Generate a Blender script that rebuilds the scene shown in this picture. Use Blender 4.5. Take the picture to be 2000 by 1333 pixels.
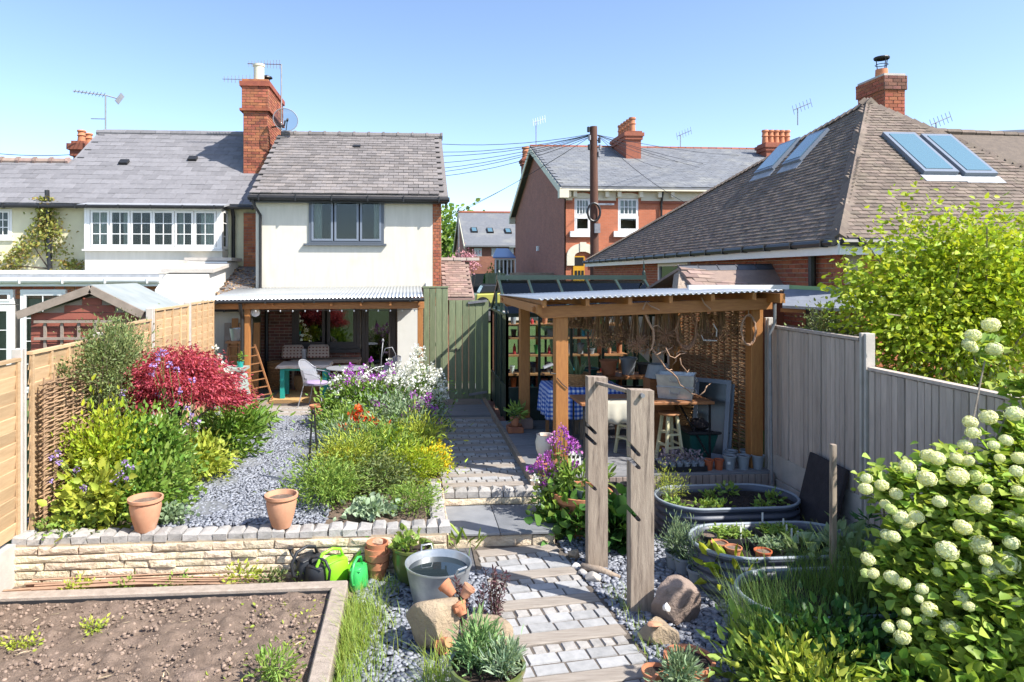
import bpy, math, random
import numpy as np
from mathutils import Vector, Matrix
for o in list(bpy.data.objects): bpy.data.objects.remove(o)
R = math.radians
SC = bpy.context.scene
COL = SC.collection
rng = random.Random(11)
nr = np.random.default_rng(11)
V = Vector
# ------------------------------------------------------------ camera
F, PX, PY, TH, H = 1333.0, 900.0, 535.0, math.atan(.075), 3.1
cd = bpy.data.cameras.new('camera'); cam = bpy.data.objects.new('camera', cd); COL.objects.link(cam)
cam.location = (0, 0, H); cam.rotation_euler = (R(90), 0, -TH)
cd.sensor_width = 36; cd.lens = 24.0; cd.shift_x = .05; cd.shift_y = -.0658
cd.clip_end = 2000; cd.clip_start = .05
SC.camera = cam
# ------------------------------------------------------------ sky and sun
SUN_EL, SUN_AZ = 47.0, math.atan2(.83, -.56)      # azimuth from +Y, clockwise: behind the camera on the right
w = bpy.data.worlds.new('World'); SC.world = w; w.use_nodes = True
nt = w.node_tree
sky = nt.nodes.new('ShaderNodeTexSky'); sky.sky_type = 'NISHITA'; sky.sun_disc = False
sky.sun_elevation = R(SUN_EL); sky.sun_rotation = SUN_AZ; sky.altitude = 100; sky.air_density = .72; sky.dust_density = .7; sky.ozone_density = 1.0
bg = nt.nodes['Background']; bg.inputs['Strength'].default_value = .14
nt.links.new(sky.outputs[0], bg.inputs['Color'])
sd = bpy.data.lights.new('sun', 'SUN'); sd.energy = 3.8; sd.angle = R(.55); sd.color = (1, .955, .88)
sun = bpy.data.objects.new('sun', sd); COL.objects.link(sun)
sdir = V((math.sin(SUN_AZ)*math.cos(R(SUN_EL)), math.cos(SUN_AZ)*math.cos(R(SUN_EL)), math.sin(R(SUN_EL))))
sun.rotation_euler = sdir.to_track_quat('Z', 'Y').to_euler(); sun.location = (8, -6, 12)
SC.view_settings.view_transform = 'Standard'; SC.view_settings.look = 'None'
SC.view_settings.exposure = 1.2; SC.view_settings.gamma = 1
SC.render.engine = 'CYCLES'
SC.cycles.use_denoising = True
SC.cycles.max_bounces = 7; SC.cycles.transparent_max_bounces = 12
SC.cycles.caustics_reflective = False; SC.cycles.caustics_refractive = False
NUM = 'first second third fourth fifth sixth seventh eighth ninth tenth eleventh twelfth thirteenth fourteenth fifteenth sixteenth seventeenth eighteenth nineteenth twentieth'.split()
# ------------------------------------------------------------ measuring helpers (photo pixel + a known depth/height -> world)
def ray(x, y):
    u = (x-PX)/F; v = -(y-PY)/F; c, s = math.cos(TH), math.sin(TH)
    return V((c*u+s, -s*u+c, v))
def at(x, y, Y=None, Z=None, X=None):
    d = ray(x, y)
    t = Y/d.y if Y is not None else ((Z-H)/d.z if Z is not None else X/d.x)
    return V((0, 0, H)) + d*t
def onplane(x, y, p0, n):
    d = ray(x, y); o = V((0, 0, H)); t = (V(p0)-o).dot(V(n))/d.dot(V(n))
    return o + d*t
# ------------------------------------------------------------ materials
MT = {}
def _mixc(nt, fac, a, b, mode='MIX'):
    m = nt.nodes.new('ShaderNodeMix'); m.data_type = 'RGBA'; m.blend_type = mode
    for k, v in ((0, fac), (6, a), (7, b)):
        if hasattr(v, 'is_linked'): nt.links.new(v, m.inputs[k])
        else: m.inputs[k].default_value = v if k == 0 else (*v, 1)
    return m.outputs[2]
def _rand(nt):
    g = nt.nodes.new('ShaderNodeNewGeometry'); oi = nt.nodes.new('ShaderNodeObjectInfo')
    a = nt.nodes.new('ShaderNodeMath'); nt.links.new(g.outputs['Random Per Island'], a.inputs[0]); nt.links.new(oi.outputs['Random'], a.inputs[1])
    f = nt.nodes.new('ShaderNodeMath'); f.operation = 'FRACT'; nt.links.new(a.outputs[0], f.inputs[0])
    return f.outputs[0]
def mat(name, c, c2=None, rough=.8, scale=6, bump=0, bscale=40, rnd=0, hue=0, metal=0, spec=.4, stretch=None, c3=None, s3=2, t3=(.55, .7), transl=0, coat=0, bdist=.01, alt=None, c3s=False):
    m = bpy.data.materials.new(name); m.use_nodes = True; MT[name] = m
    nt = m.node_tree; N = nt.nodes; L = nt.links; b = N['Principled BSDF']
    b.inputs['Roughness'].default_value = rough; b.inputs['Metallic'].default_value = metal
    b.inputs['Specular IOR Level'].default_value = spec
    if coat: b.inputs['Coat Weight'].default_value = coat; b.inputs['Coat Roughness'].default_value = .08
    g = N.new('ShaderNodeNewGeometry'); pos = g.outputs['Position']
    if stretch:
        mp = N.new('ShaderNodeMapping'); mp.inputs['Scale'].default_value = stretch; L.new(pos, mp.inputs[0]); pos = mp.outputs[0]
    def noise(s, det=5, rg=.6, p=None):
        n = N.new('ShaderNodeTexNoise'); n.inputs['Scale'].default_value = s; n.inputs['Detail'].default_value = det; n.inputs['Roughness'].default_value = rg
        L.new(p or pos, n.inputs['Vector']); return n.outputs[0]
    def ramp(f, a, z):
        r = N.new('ShaderNodeMapRange'); r.inputs[1].default_value = a; r.inputs[2].default_value = z; L.new(f, r.inputs[0]); return r.outputs[0]
    col = c
    if c2 is not None: col = _mixc(nt, ramp(noise(scale), .32, .68), c, c2)
    if alt is not None: col = _mixc(nt, ramp(_rand(nt), .45, .8), col, alt)
    if c3 is not None: col = _mixc(nt, ramp(noise(s3, 6, .65, pos if c3s else g.outputs['Position']), *t3), col, c3)
    if rnd:
        h = N.new('ShaderNodeHueSaturation'); r = _rand(nt)
        L.new(ramp2(nt, r, 1-rnd, 1+rnd), h.inputs['Value'])
        if hue:
            q = N.new('ShaderNodeMath'); q.operation = 'MULTIPLY'; q.inputs[1].default_value = 7.31; L.new(r, q.inputs[0])
            q2 = N.new('ShaderNodeMath'); q2.operation = 'FRACT'; L.new(q.outputs[0], q2.inputs[0])
            L.new(ramp2(nt, q2.outputs[0], .5-hue, .5+hue), h.inputs['Hue'])
        if hasattr(col, 'is_linked'): L.new(col, h.inputs['Color'])
        else: h.inputs['Color'].default_value = (*col, 1)
        col = h.outputs[0]
    if hasattr(col, 'is_linked'): L.new(col, b.inputs['Base Color'])
    else: b.inputs['Base Color'].default_value = (*col, 1)
    if bump:
        bp = N.new('ShaderNodeBump'); bp.inputs['Strength'].default_value = bump; bp.inputs['Distance'].default_value = bdist
        L.new(noise(bscale, 6, .65), bp.inputs['Height']); L.new(bp.outputs[0], b.inputs['Normal'])
    if transl:
        t = N.new('ShaderNodeBsdfTranslucent'); mx = N.new('ShaderNodeMixShader'); mx.inputs[0].default_value = transl
        if hasattr(col, 'is_linked'):
            L.new(_mixc(nt, .6, col, (1, 1, .25), 'MULTIPLY'), t.inputs[0])
        else: t.inputs[0].default_value = (*col, 1)
        L.new(b.outputs[0], mx.inputs[1]); L.new(t.outputs[0], mx.inputs[2]); L.new(mx.outputs[0], N['Material Output'].inputs[0])
    return m
def ramp2(nt, f, lo, hi):
    r = nt.nodes.new('ShaderNodeMapRange'); r.inputs[3].default_value = lo; r.inputs[4].default_value = hi; nt.links.new(f, r.inputs[0]); return r.outputs[0]
def glassmat(name, tint=(.9, .95, .95), refl=1.0, base=None):
    m = bpy.data.materials.new(name); m.use_nodes = True; MT[name] = m
    nt = m.node_tree; N = nt.nodes; L = nt.links
    t = N.new('ShaderNodeBsdfTransparent'); t.inputs[0].default_value = (*tint, 1)
    g = N.new('ShaderNodeBsdfGlossy'); g.inputs['Roughness'].default_value = .015
    fr = N.new('ShaderNodeFresnel'); fr.inputs[0].default_value = 1.4+refl*.5
    mx = N.new('ShaderNodeMixShader'); L.new(fr.outputs[0], mx.inputs[0]); L.new(t.outputs[0], mx.inputs[1]); L.new(g.outputs[0], mx.inputs[2])
    L.new(mx.outputs[0], N['Material Output'].inputs[0]); return m
def brickmat(name, c1, c2, mortar, axis='xz', bw=.225, bh=.075):
    m = bpy.data.materials.new(name); m.use_nodes = True; MT[name] = m
    nt = m.node_tree; N = nt.nodes; L = nt.links; b = N['Principled BSDF']; b.inputs['Roughness'].default_value = .9
    g = N.new('ShaderNodeNewGeometry'); s = N.new('ShaderNodeSeparateXYZ'); L.new(g.outputs['Position'], s.inputs[0])
    cb = N.new('ShaderNodeCombineXYZ'); L.new(s.outputs[0 if axis == 'xz' else 1], cb.inputs[0]); L.new(s.outputs[2], cb.inputs[1])
    br = N.new('ShaderNodeTexBrick'); L.new(cb.outputs[0], br.inputs['Vector'])
    for k, v in (('Color1', c1), ('Color2', c2), ('Mortar', mortar)): br.inputs[k].default_value = (*v, 1)
    br.inputs['Scale'].default_value = 1; br.inputs['Mortar Size'].default_value = .006; br.inputs['Brick Width'].default_value = bw; br.inputs['Row Height'].default_value = bh; br.inputs['Bias'].default_value = -.1
    n = N.new('ShaderNodeTexNoise'); n.inputs['Scale'].default_value = 1.3; n.inputs['Detail'].default_value = 8; L.new(g.outputs['Position'], n.inputs['Vector'])
    col = _mixc(nt, .55, br.outputs[0], _mixc(nt, n.outputs[0], (.55, .5, .5), (1.3, 1.25, 1.2)), 'MULTIPLY')
    L.new(col, b.inputs['Base Color'])
    bp = N.new('ShaderNodeBump'); bp.inputs['Strength'].default_value = .5; bp.inputs['Distance'].default_value = .01; bp.invert = True
    L.new(br.outputs[1], bp.inputs['Height']); L.new(bp.outputs[0], b.inputs['Normal'])
    return m
def checkmat(name, a, b_, c, size):
    m = bpy.data.materials.new(name); m.use_nodes = True; MT[name] = m
    nt = m.node_tree; N = nt.nodes; L = nt.links; b = N['Principled BSDF']; b.inputs['Roughness'].default_value = .9
    uv = N.new('ShaderNodeUVMap'); s = N.new('ShaderNodeSeparateXYZ'); L.new(uv.outputs[0], s.inputs[0])
    st = []
    for k in (0, 1):
        q = N.new('ShaderNodeMath'); q.operation = 'MULTIPLY'; q.inputs[1].default_value = 1/size; L.new(s.outputs[k], q.inputs[0])
        f = N.new('ShaderNodeMath'); f.operation = 'FRACT'; L.new(q.outputs[0], f.inputs[0])
        t = N.new('ShaderNodeMath'); t.operation = 'GREATER_THAN'; t.inputs[1].default_value = .5; L.new(f.outputs[0], t.inputs[0]); st.append(t.outputs[0])
    c1 = _mixc(nt, st[0], a, b_); c2 = _mixc(nt, st[0], b_, c)
    L.new(_mixc(nt, st[1], c1, c2), b.inputs['Base Color']); return m
# ------------------------------------------------------------ objects
W = {}
def _link(o, parent):
    COL.objects.link(o)
    if parent is not None: o.parent = parent; W[o.name] = W[parent.name]
    return o
def tag(o, label=None, cat=None, group=None, kind=None):
    for k, v in (('label', label), ('category', cat), ('group', group), ('kind', kind)):
        if v: o[k] = v
    return o
def thing(name, label, cat, loc=(0, 0, 0), group=None):
    o = bpy.data.objects.new(name, None); o.empty_display_size = .05; COL.objects.link(o)
    o.location = loc; W[o.name] = V(loc); return tag(o, label, cat, group)
class MB:
    def __init__(s): s.v = []; s.f = []; s.m = []
    def add(s, vs, fs, mi=0):
        n = len(s.v); s.v += [tuple(p) for p in vs]; s.f += [tuple(i+n for i in f) for f in fs]; s.m += [mi]*len(fs); return s
    def bx(s, x0, x1, y0, y1, z0, z1, mi=0):
        return s.add([(x0,y0,z0),(x1,y0,z0),(x1,y1,z0),(x0,y1,z0),(x0,y0,z1),(x1,y0,z1),(x1,y1,z1),(x0,y1,z1)],
                     [(0,3,2,1),(4,5,6,7),(0,1,5,4),(1,2,6,5),(2,3,7,6),(3,0,4,7)], mi)
    def obx(s, c, u, v, n, su, sv, sn, mi=0):
        """box centred at c with axes u,v,n (unit) and full sizes"""
        c = V(c); u = V(u)*su/2; v = V(v)*sv/2; n = V(n)*sn/2
        P = [c-u-v-n, c+u-v-n, c+u+v-n, c-u+v-n, c-u-v+n, c+u-v+n, c+u+v+n, c-u+v+n]
        return s.add(P, [(0,3,2,1),(4,5,6,7),(0,1,5,4),(1,2,6,5),(2,3,7,6),(3,0,4,7)], mi)
    def bar(s, a, b, wd, th, up=(0, 0, 1), mi=0):
        a, b = V(a), V(b); d = (b-a); l = d.length; d.normalize(); up = V(up)
        if abs(d.dot(up)) > .98: up = V((0, 1, 0))
        sd_ = d.cross(up).normalized(); n = sd_.cross(d)
        return s.obx((a+b)/2, d, sd_, n, l, wd, th, mi)
    def quad(s, a, b, c, d, mi=0): return s.add([a, b, c, d], [(0, 1, 2, 3)], mi)
    def slab(s, pts, n, mi=0):
        """polygon pts extruded by vector n"""
        k = len(pts); n = V(n); P = [V(p) for p in pts]+[V(p)+n for p in pts]
        fs = [tuple(reversed(range(k))), tuple(range(k, 2*k))]+[(i, (i+1) % k, k+(i+1) % k, k+i) for i in range(k)]
        nn = (V(pts[1])-V(pts[0])).cross(V(pts[2])-V(pts[0]))
        if nn.dot(n) < 0: fs = [tuple(reversed(f)) for f in fs]
        return s.add(P, fs, mi)
    def tube(s, pts, r, n=6, mi=0, closed=False):
        pts = [V(p) for p in pts]; k = len(pts); rr = r if hasattr(r, '__len__') else [r]*k
        base = len(s.v); pu = None
        for i, p in enumerate(pts):
            if closed: t = pts[(i+1) % k]-pts[i-1]
            else: t = pts[min(i+1, k-1)]-pts[max(i-1, 0)]
            t.normalize()
            if pu is None:
                pu = V((0, 0, 1)) if abs(t.z) < .9 else V((1, 0, 0))
            a = t.cross(pu).normalized(); bb = a.cross(t).normalized(); pu = bb
            for j in range(n):
                an = 2*math.pi*j/n; q = p+(a*math.cos(an)+bb*math.sin(an))*rr[i]; s.v.append(tuple(q))
        for i in range(k if closed else k-1):
            for j in range(n):
                i2 = (i+1) % k
                s.f.append((base+i*n+j, base+i*n+(j+1) % n, base+i2*n+(j+1) % n, base+i2*n+j)); s.m.append(mi)
        if not closed:
            s.f.append(tuple(base+j for j in reversed(range(n)))); s.m.append(mi)
            s.f.append(tuple(base+(k-1)*n+j for j in range(n))); s.m.append(mi)
        return s
    def lathe(s, prof, c=(0, 0, 0), n=24, mi=0, sx=1, sy=1, wob=0, seed=0):
        c = V(c); base = len(s.v); rg = random.Random(seed)
        for (r, z) in prof:
            q = 1+wob*(rg.random()-.5)
            for j in range(n):
                a = 2*math.pi*j/n; s.v.append((c.x+r*q*sx*math.cos(a), c.y+r*q*sy*math.sin(a), c.z+z))
        for i in range(len(prof)-1):
            for j in range(n):
                s.f.append((base+i*n+j, base+i*n+(j+1) % n, base+(i+1)*n+(j+1) % n, base+(i+1)*n+j)); s.m.append(mi)
        return s
    def disc(s, c, r, n=24, mi=0, sx=1, sy=1):
        c = V(c); return s.add([(c.x+r*sx*math.cos(2*math.pi*j/n), c.y+r*sy*math.sin(2*math.pi*j/n), c.z) for j in range(n)], [tuple(range(n))], mi)
    def build(s, name, mats, parent=None, smooth=False, bevel=0, kind=None, auto=None):
        me = bpy.data.meshes.new(name)
        off = W[parent.name] if parent is not None else V((0, 0, 0))
        me.from_pydata([(x-off.x, y-off.y, z-off.z) for x, y, z in s.v], [], s.f)
        if not isinstance(mats, (list, tuple)): mats = [mats]
        for m in mats: me.materials.append(MT[m] if isinstance(m, str) else m)
        if len(mats) > 1: me.polygons.foreach_set('material_index', s.m)
        if smooth: me.polygons.foreach_set('use_smooth', [True]*len(me.polygons))
        me.update()
        o = bpy.data.objects.new(name, me); _link(o, parent)
        if parent is None: W[o.name] = V((0, 0, 0))
        if auto:
            me.set_sharp_from_angle(angle=R(auto))
        if bevel:
            b = o.modifiers.new('bevel', 'BEVEL'); b.width = bevel; b.segments = 1; b.limit_method = 'ANGLE'
        if kind: o['kind'] = kind
        return o
def single(mb, name, mats, label, cat, group=None, **k):
    """a thing that is one mesh; origin moved to its base"""
    P = np.array(mb.v); c = V(((P[:, 0].min()+P[:, 0].max())/2, (P[:, 1].min()+P[:, 1].max())/2, P[:, 2].min()))
    mb.v = [(x-c.x, y-c.y, z-c.z) for x, y, z in mb.v]
    o = mb.build(name, mats, None, **k); o.location = c; W[o.name] = c
    return tag(o, label, cat, group)
# unit pieces: 1x1x1, x along, y up the face, z out of the face (base at z=0)
def unit_piece(name, mats, ch=.12, jit=.0, seed=0, dome=0.0, ax=(1, 1)):
    rg = random.Random(seed); j = lambda: (rg.random()-.5)*jit
    o = .5; i = .5-ch
    v = [(-o,-o,0),(o,-o,0),(o,o,0),(-o,o,0)]
    v += [(-o+j(),-o+j(),.75),(o+j(),-o+j(),.75),(o+j(),o+j(),.75),(-o+j(),o+j(),.75)]
    ix, iy = .5-ch*ax[0], .5-ch*ax[1]
    v += [(-ix+j(),-iy+j(),1+j()*2),(ix+j(),-iy+j(),1+j()*2),(ix+j(),iy+j(),1+j()*2),(-ix+j(),iy+j(),1+j()*2)]
    f = [(0,1,5,4),(1,2,6,5),(2,3,7,6),(3,0,4,7),(4,5,9,8),(5,6,10,9),(6,7,11,10),(7,4,8,11)]
    if dome: v.append((j(), j(), 1+dome)); f += [(8,9,12),(9,10,12),(10,11,12),(11,8,12)]
    else: f.append((8,9,10,11))
    me = bpy.data.meshes.new(name); me.from_pydata(v, [], f)
    for m in (mats if isinstance(mats, (list, tuple)) else [mats]): me.materials.append(MT[m])
    me.update(); return me
def flat_piece(name, m):
    me = bpy.data.meshes.new(name)
    me.from_pydata([(-.5,-.5,0),(.5,-.5,0),(.5,.5,0),(-.5,.5,0),(-.5,-.5,1),(.5,-.5,1),(.5,.5,1),(-.5,.5,1)], [], [(4,5,6,7),(0,1,5,4),(1,2,6,5),(2,3,7,6),(3,0,4,7)])
    me.materials.append(MT[m]); me.update(); return me
def M4(c, u, v, n):
    return Matrix(((u[0], v[0], n[0], c[0]), (u[1], v[1], n[1], c[1]), (u[2], v[2], n[2], c[2]), (0, 0, 0, 1)))
def pieces(parent, name, meshes, items, cap=300, stuffname=None):
    """items: (Matrix, mesh index). The nearest become parts of their own, the rest one joined part."""
    cp = V((0, 0, H)); items = sorted(items, key=lambda it: (it[0].translation-cp).length)
    def ortho(M):
        u, v, n, t = M.col[0].to_3d(), M.col[1].to_3d(), M.col[2].to_3d(), M.translation
        v2 = v-u*(v.dot(u)/u.dot(u)); w_ = u.cross(v2).normalized()*n.length
        return M4(t, u, v2.normalized()*v.length, w_ if w_.dot(n) > 0 else -w_)
    items = [(ortho(M), k) for M, k in items]
    off = W[parent.name]
    for M, k in items[:cap]:
        o = bpy.data.objects.new(name, meshes[k]); COL.objects.link(o); o.parent = parent
        M2 = M.copy(); M2.translation -= off; o.matrix_local = M2
    rest = items[cap:]
    if rest:
        vs = []; fs = []; n = 0
        cache = {}
        for M, k in rest:
            if k not in cache:
                me = meshes[k]; cache[k] = (np.array([list(v.co) for v in me.vertices]), [tuple(p.vertices) for p in me.polygons])
            P, fc = cache[k]; A = np.array(M)
            vs.append(P @ A[:3, :3].T + A[:3, 3] - np.array(off)); fs += [tuple(i+n for i in f) for f in fc]; n += len(P)
        me = bpy.data.meshes.new(stuffname or name+'_field'); me.from_pydata(np.concatenate(vs).tolist(), [], fs)
        for m in meshes[0].materials: me.materials.append(m)
        me.update()
        o = bpy.data.objects.new(stuffname or name+'_field', me); COL.objects.link(o); o.parent = parent; o['kind'] = 'stuff'
def inpoly(x, y, poly):
    c = False; j = len(poly)-1
    for i in range(len(poly)):
        if (poly[i][1] > y) != (poly[j][1] > y) and x < (poly[j][0]-poly[i][0])*(y-poly[i][1])/(poly[j][1]-poly[i][1])+poly[i][0]: c = not c
        j = i
    return c
def courses(parent, name, meshes, O, U, Vv, N, wd, ht, bl=.225, bh=.075, gap=.01, depth=.02, holes=(), jit=.12, poly=None, cap=300, vary=0, zj=.3, seed=1):
    """bonded bricks/stones laid on the face O+u*U+v*V, proud along N by depth"""
    rg = random.Random(seed); O, U, Vv, N = V(O), V(U).normalized(), V(Vv).normalized(), V(N).normalized()
    it = []; v = 0; row = 0
    while v < ht-.01:
        h = min(bh, ht-v)
        if vary: h = min(h*(1+(rg.random()-.5)*vary*.3), ht-v)
        u = -bl*(.5 if row % 2 else 0) - (rg.random()*bl*.8 if vary else 0)
        while u < wd:
            l = bl*(1+(rg.random()-.5)*vary*2); a, b = max(u, 0), min(u+l, wd); u += l
            spans = [(a, b)]
            for (h0, h1, k0, k1) in holes:
                if v+h > k0+.005 and v < k1-.005:
                    ns = []
                    for (p, q) in spans:
                        if q <= h0 or p >= h1: ns.append((p, q)); continue
                        if p < h0: ns.append((p, h0))
                        if q > h1: ns.append((h1, q))
                    spans = ns
            for (p, q) in spans:
                if q-p < gap*2.2: continue
                cu, cv = (p+q)/2, v+h/2
                if poly and not inpoly(cu, cv, poly): continue
                d = depth*(1+(rg.random()-.5)*2*zj)
                it.append((M4(O+U*cu+Vv*cv, U*(q-p-gap), Vv*(h-gap), N*d), rg.randrange(len(meshes))))
        v += h; row += 1
    pieces(parent, name, meshes, it, cap)
def tiles(parent, name, meshes, O, U, S, poly, gauge, wd, th, cap=300, jit=.03, seed=2, holes=(), lap=1.55, tilt=None, skip=0):
    """roof tiles: O eaves origin, U along eaves, S up the slope; poly in (u,s) metres"""
    rg = random.Random(seed); O, U, S = V(O), V(U).normalized(), V(S).normalized(); N = U.cross(S).normalized()
    if N.z < 0: N = -N
    us = [p[0] for p in poly]; ss = [p[1] for p in poly]; it = []; row = 0
    s = min(ss); ang = (tilt if tilt is not None else th*1.05/(gauge*lap))
    while s < max(ss):
        u = min(us) - (wd/2 if row % 2 else 0)
        while u < max(us)+wd:
            cu = u+wd/2; cs = s+gauge*.5
            if inpoly(cu, cs, poly) and inpoly(cu-wd*.34, cs, poly) and inpoly(cu+wd*.34, cs, poly) and not any(h[0] < cu < h[1] and h[2] < cs < h[3] for h in holes) and rg.random() >= skip:
                L = gauge*lap; a = ang+(rg.random()-.5)*jit; z = (rg.random()-.5)*jit*.5
                Sv = (S*math.cos(a)-N*math.sin(a)); Nv = (N*math.cos(a)+S*math.sin(a)); Uv = U*math.cos(z)+S*math.sin(z)
                c = O+U*cu+S*(s+L/2)+N*(th*.35+(rg.random()-.5)*th*.25)
                it.append((M4(c, Uv*(wd*.985), Sv*L, Nv*th), rg.randrange(len(meshes))))
            u += wd
        s += gauge; row += 1
    pieces(parent, name, meshes, it, cap)
# ------------------------------------------------------------ foliage
def _norm(a): return a/np.maximum(np.linalg.norm(a, axis=1, keepdims=True), 1e-6)
def rawmesh(name, verts, quads, mats, parent, mi=None, kind=None):
    """verts (n,3) world, quads list of (m,k) index arrays with the same k"""
    me = bpy.data.meshes.new(name); off = np.array(W[parent.name]) if parent is not None else np.zeros(3)
    verts = np.asarray(verts, dtype=np.float64)-off
    me.vertices.add(len(verts)); me.vertices.foreach_set('co', verts.ravel())
    k = quads.shape[1]; n = len(quads)
    me.loops.add(n*k); me.loops.foreach_set('vertex_index', quads.ravel().astype(np.int32))
    me.polygons.add(n); me.polygons.foreach_set('loop_start', np.arange(0, n*k, k, dtype=np.int32))
    for m in (mats if isinstance(mats, (list, tuple)) else [mats]): me.materials.append(MT[m])
    if mi is not None: me.polygons.foreach_set('material_index', mi.astype(np.int32))
    me.update(calc_edges=True); me.validate()
    o = bpy.data.objects.new(name, me); _link(o, parent)
    if parent is None: W[o.name] = V((0, 0, 0))
    if kind: o['kind'] = kind
    return o
def leafgeo(P, D, S, asp=.45, fold=.25, curl=.15, nrm=None):
    """broad pointed leaves: 6 verts, two quads each"""
    n = len(P); D = _norm(np.asarray(D, float)); S = np.asarray(S, float).reshape(-1, 1)
    rv = nr.normal(size=(n, 3)) if nrm is None else nrm+nr.normal(size=(n, 3))*.35
    B = _norm(np.cross(D, rv)); Nn = np.cross(B, D)
    w_ = S*asp*.5
    base = P; tip = P+D*S-Nn*S*curl
    L1 = P+D*S*.3+B*w_+Nn*w_*fold; R1 = P+D*S*.3-B*w_+Nn*w_*fold
    L2 = P+D*S*.68+B*w_*.75+Nn*(w_*fold-S*curl*.35); R2 = P+D*S*.68-B*w_*.75+Nn*(w_*fold-S*curl*.35)
    vs = np.stack([base, L1, L2, tip, R2, R1], 1).reshape(-1, 3)
    i = np.arange(n)[:, None]*6
    q = np.concatenate([i+np.array([[0, 3, 2, 1]]), i+np.array([[0, 5, 4, 3]])], 0)
    return vs, q
def leaves(name, m, parent, P, D, S, asp=.45, fold=.25, curl=.15, kind=None, nrm=None):
    vs, q = leafgeo(np.asarray(P, float), D, S, asp, fold, curl, nrm); return rawmesh(name, vs, q, m, parent, kind=kind)
def clump_pts(c, r, n, k=30, spread=.28, shell=.65, rnd=None):
    """n points in k clumps spread through an ellipsoid of radii r round c; also the outward directions"""
    g = rnd or nr; c = np.array(c, float); r = np.array(r, float)
    d = _norm(g.normal(size=(k, 3))); rad = (shell+(1-shell)*g.random((k, 1)))*(.8+.35*g.random((k, 1)))
    inner = g.random((k, 1)) < .25; rad = np.where(inner, rad*.5, rad)
    cc = d*rad
    idx = g.integers(0, k, n); p = cc[idx]+g.normal(size=(n, 3))*spread*(.6+.8*g.random((k, 1)))[idx]
    return c+p*r, _norm(p*r+g.normal(size=(n, 3))*.25*r.mean())
def grassgeo(P, H_, lean, wd, seg=3):
    """blades: strips bending outwards"""
    n = len(P); a = nr.random(n)*2*np.pi; dx = np.stack([np.cos(a), np.sin(a), np.zeros(n)], 1); sd_ = np.stack([-np.sin(a), np.cos(a), np.zeros(n)], 1)
    H_ = np.asarray(H_).reshape(-1, 1); lean = np.asarray(lean).reshape(-1, 1); out = []
    for k in range(seg+1):
        t = k/seg; c = P+np.array([0, 0, 1])*H_*(t-.25*lean*t*t)+dx*H_*lean*t*t; w_ = wd*(1-t*.92)
        out += [c-sd_*w_/2, c+sd_*w_/2]
    vs = np.stack(out, 1).reshape(-1, 3); m = 2*(seg+1); i = np.arange(n)[:, None]*m
    q = np.concatenate([i+np.array([[2*k, 2*k+1, 2*k+3, 2*k+2]]) for k in range(seg)], 0)
    return vs, q
def stems(name, m, parent, A, B, r=.004, n=4, bend=.06):
    mb = MB()
    for a, b in zip(A, B):
        a, b = V(a), V(b); l = (b-a).length
        mid = (a+b)/2+V((rng.uniform(-1, 1), rng.uniform(-1, 1), .3))*l*bend
        mb.tube([a, mid, b], [r, r*.8, r*.5], n)
    return mb.build(name, m, parent)
def shrub(name, label, cat, c, r, nl, ls, m, k=30, asp=.45, base=None, group=None, spread=.28, shell=.6, nst=8, bark='bark', up=.35, sr=.008, curl=.15, leafname='foliage', extra=None):
    c = V(c); base = V(base) if base is not None else V((c.x, c.y, c.z-r[2]))
    t = thing(name, label, cat, base, group)
    P, D = clump_pts(c, r, nl, k, spread, shell)
    P[:, 2] = np.maximum(P[:, 2], base.z+.02)
    if c.x > 5: P[:, 0] = np.maximum(P[:, 0], 5.05)
    D = _norm(D+np.array([0, 0, up])+nr.normal(size=D.shape)*.45)
    S = ls*(.6+.7*nr.random(nl))
    leaves(leafname, m, t, P, D, S, asp, curl=curl)
    ends = [V(P[i]) for i in nr.integers(0, nl, nst)]
    stems('stems', bark, t, [base+V((rng.uniform(-.3, .3)*r[0]*.4, rng.uniform(-.3, .3)*r[1]*.4, -.03)) for _ in ends], ends, sr, 5)
    return t, P
def petals(name, m, parent, C, n, rad, size, flat=False):
    """little flower clusters: n petals round each centre"""
    C = np.asarray(C, float); k = len(C); d = _norm(nr.normal(size=(k*n, 3)))
    P = np.repeat(C, n, 0)+d*rad*(.5+.5*nr.random((k*n, 1))); S = size*(.7+.6*nr.random(k*n))
    d2 = _norm(d+nr.normal(size=d.shape)*.8+np.array([.25, -.35, .3]))
    return leaves(name, m, parent, P, d2, S, .85, .15, .1)
# ------------------------------------------------------------ material library
mat('render_cream', (.71, .665, .57), (.63, .59, .495), .92, 2.2, .3, 50, stretch=(4, 4, .5), c3=(.55, .51, .42), s3=1.6, t3=(.55, .9))
mat('render_white', (.74, .72, .66), (.68, .66, .6), .92, 4, .35, 50)
mat('render_yellow', (.72, .68, .46), (.66, .61, .42), .92, 4, .4, 45)
mat('brick_brown', (.238, .105, .070), (.140, .070, .059), .9, 9, .5, 70, rnd=.3, hue=.012)
mat('brick_orange', (.42, .15, .07), (.33, .11, .06), .9, 9, .4, 70, rnd=.22, hue=.01)
mat('brick_chimney', (.40, .14, .07), (.26, .09, .055), .92, 6, .5, 60, rnd=.3, hue=.012, c3=(.1, .07, .06), s3=3, t3=(.62, .72))
mat('brick_bungalow', (.36, .12, .06), (.29, .095, .055), .9, 9, .4, 70, rnd=.18, hue=.01)
mat('mortar', (.42, .36, .29), (.34, .29, .24), .95, 12, .3, 60)
mat('mortar_dark', (.27, .22, .18), (.2, .16, .14), .95, 12, .3, 60)
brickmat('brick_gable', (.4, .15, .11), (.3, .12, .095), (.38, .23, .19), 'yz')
brickmat('brick_front', (.52, .17, .085), (.46, .15, .075), (.44, .22, .14), 'xz')
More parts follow.
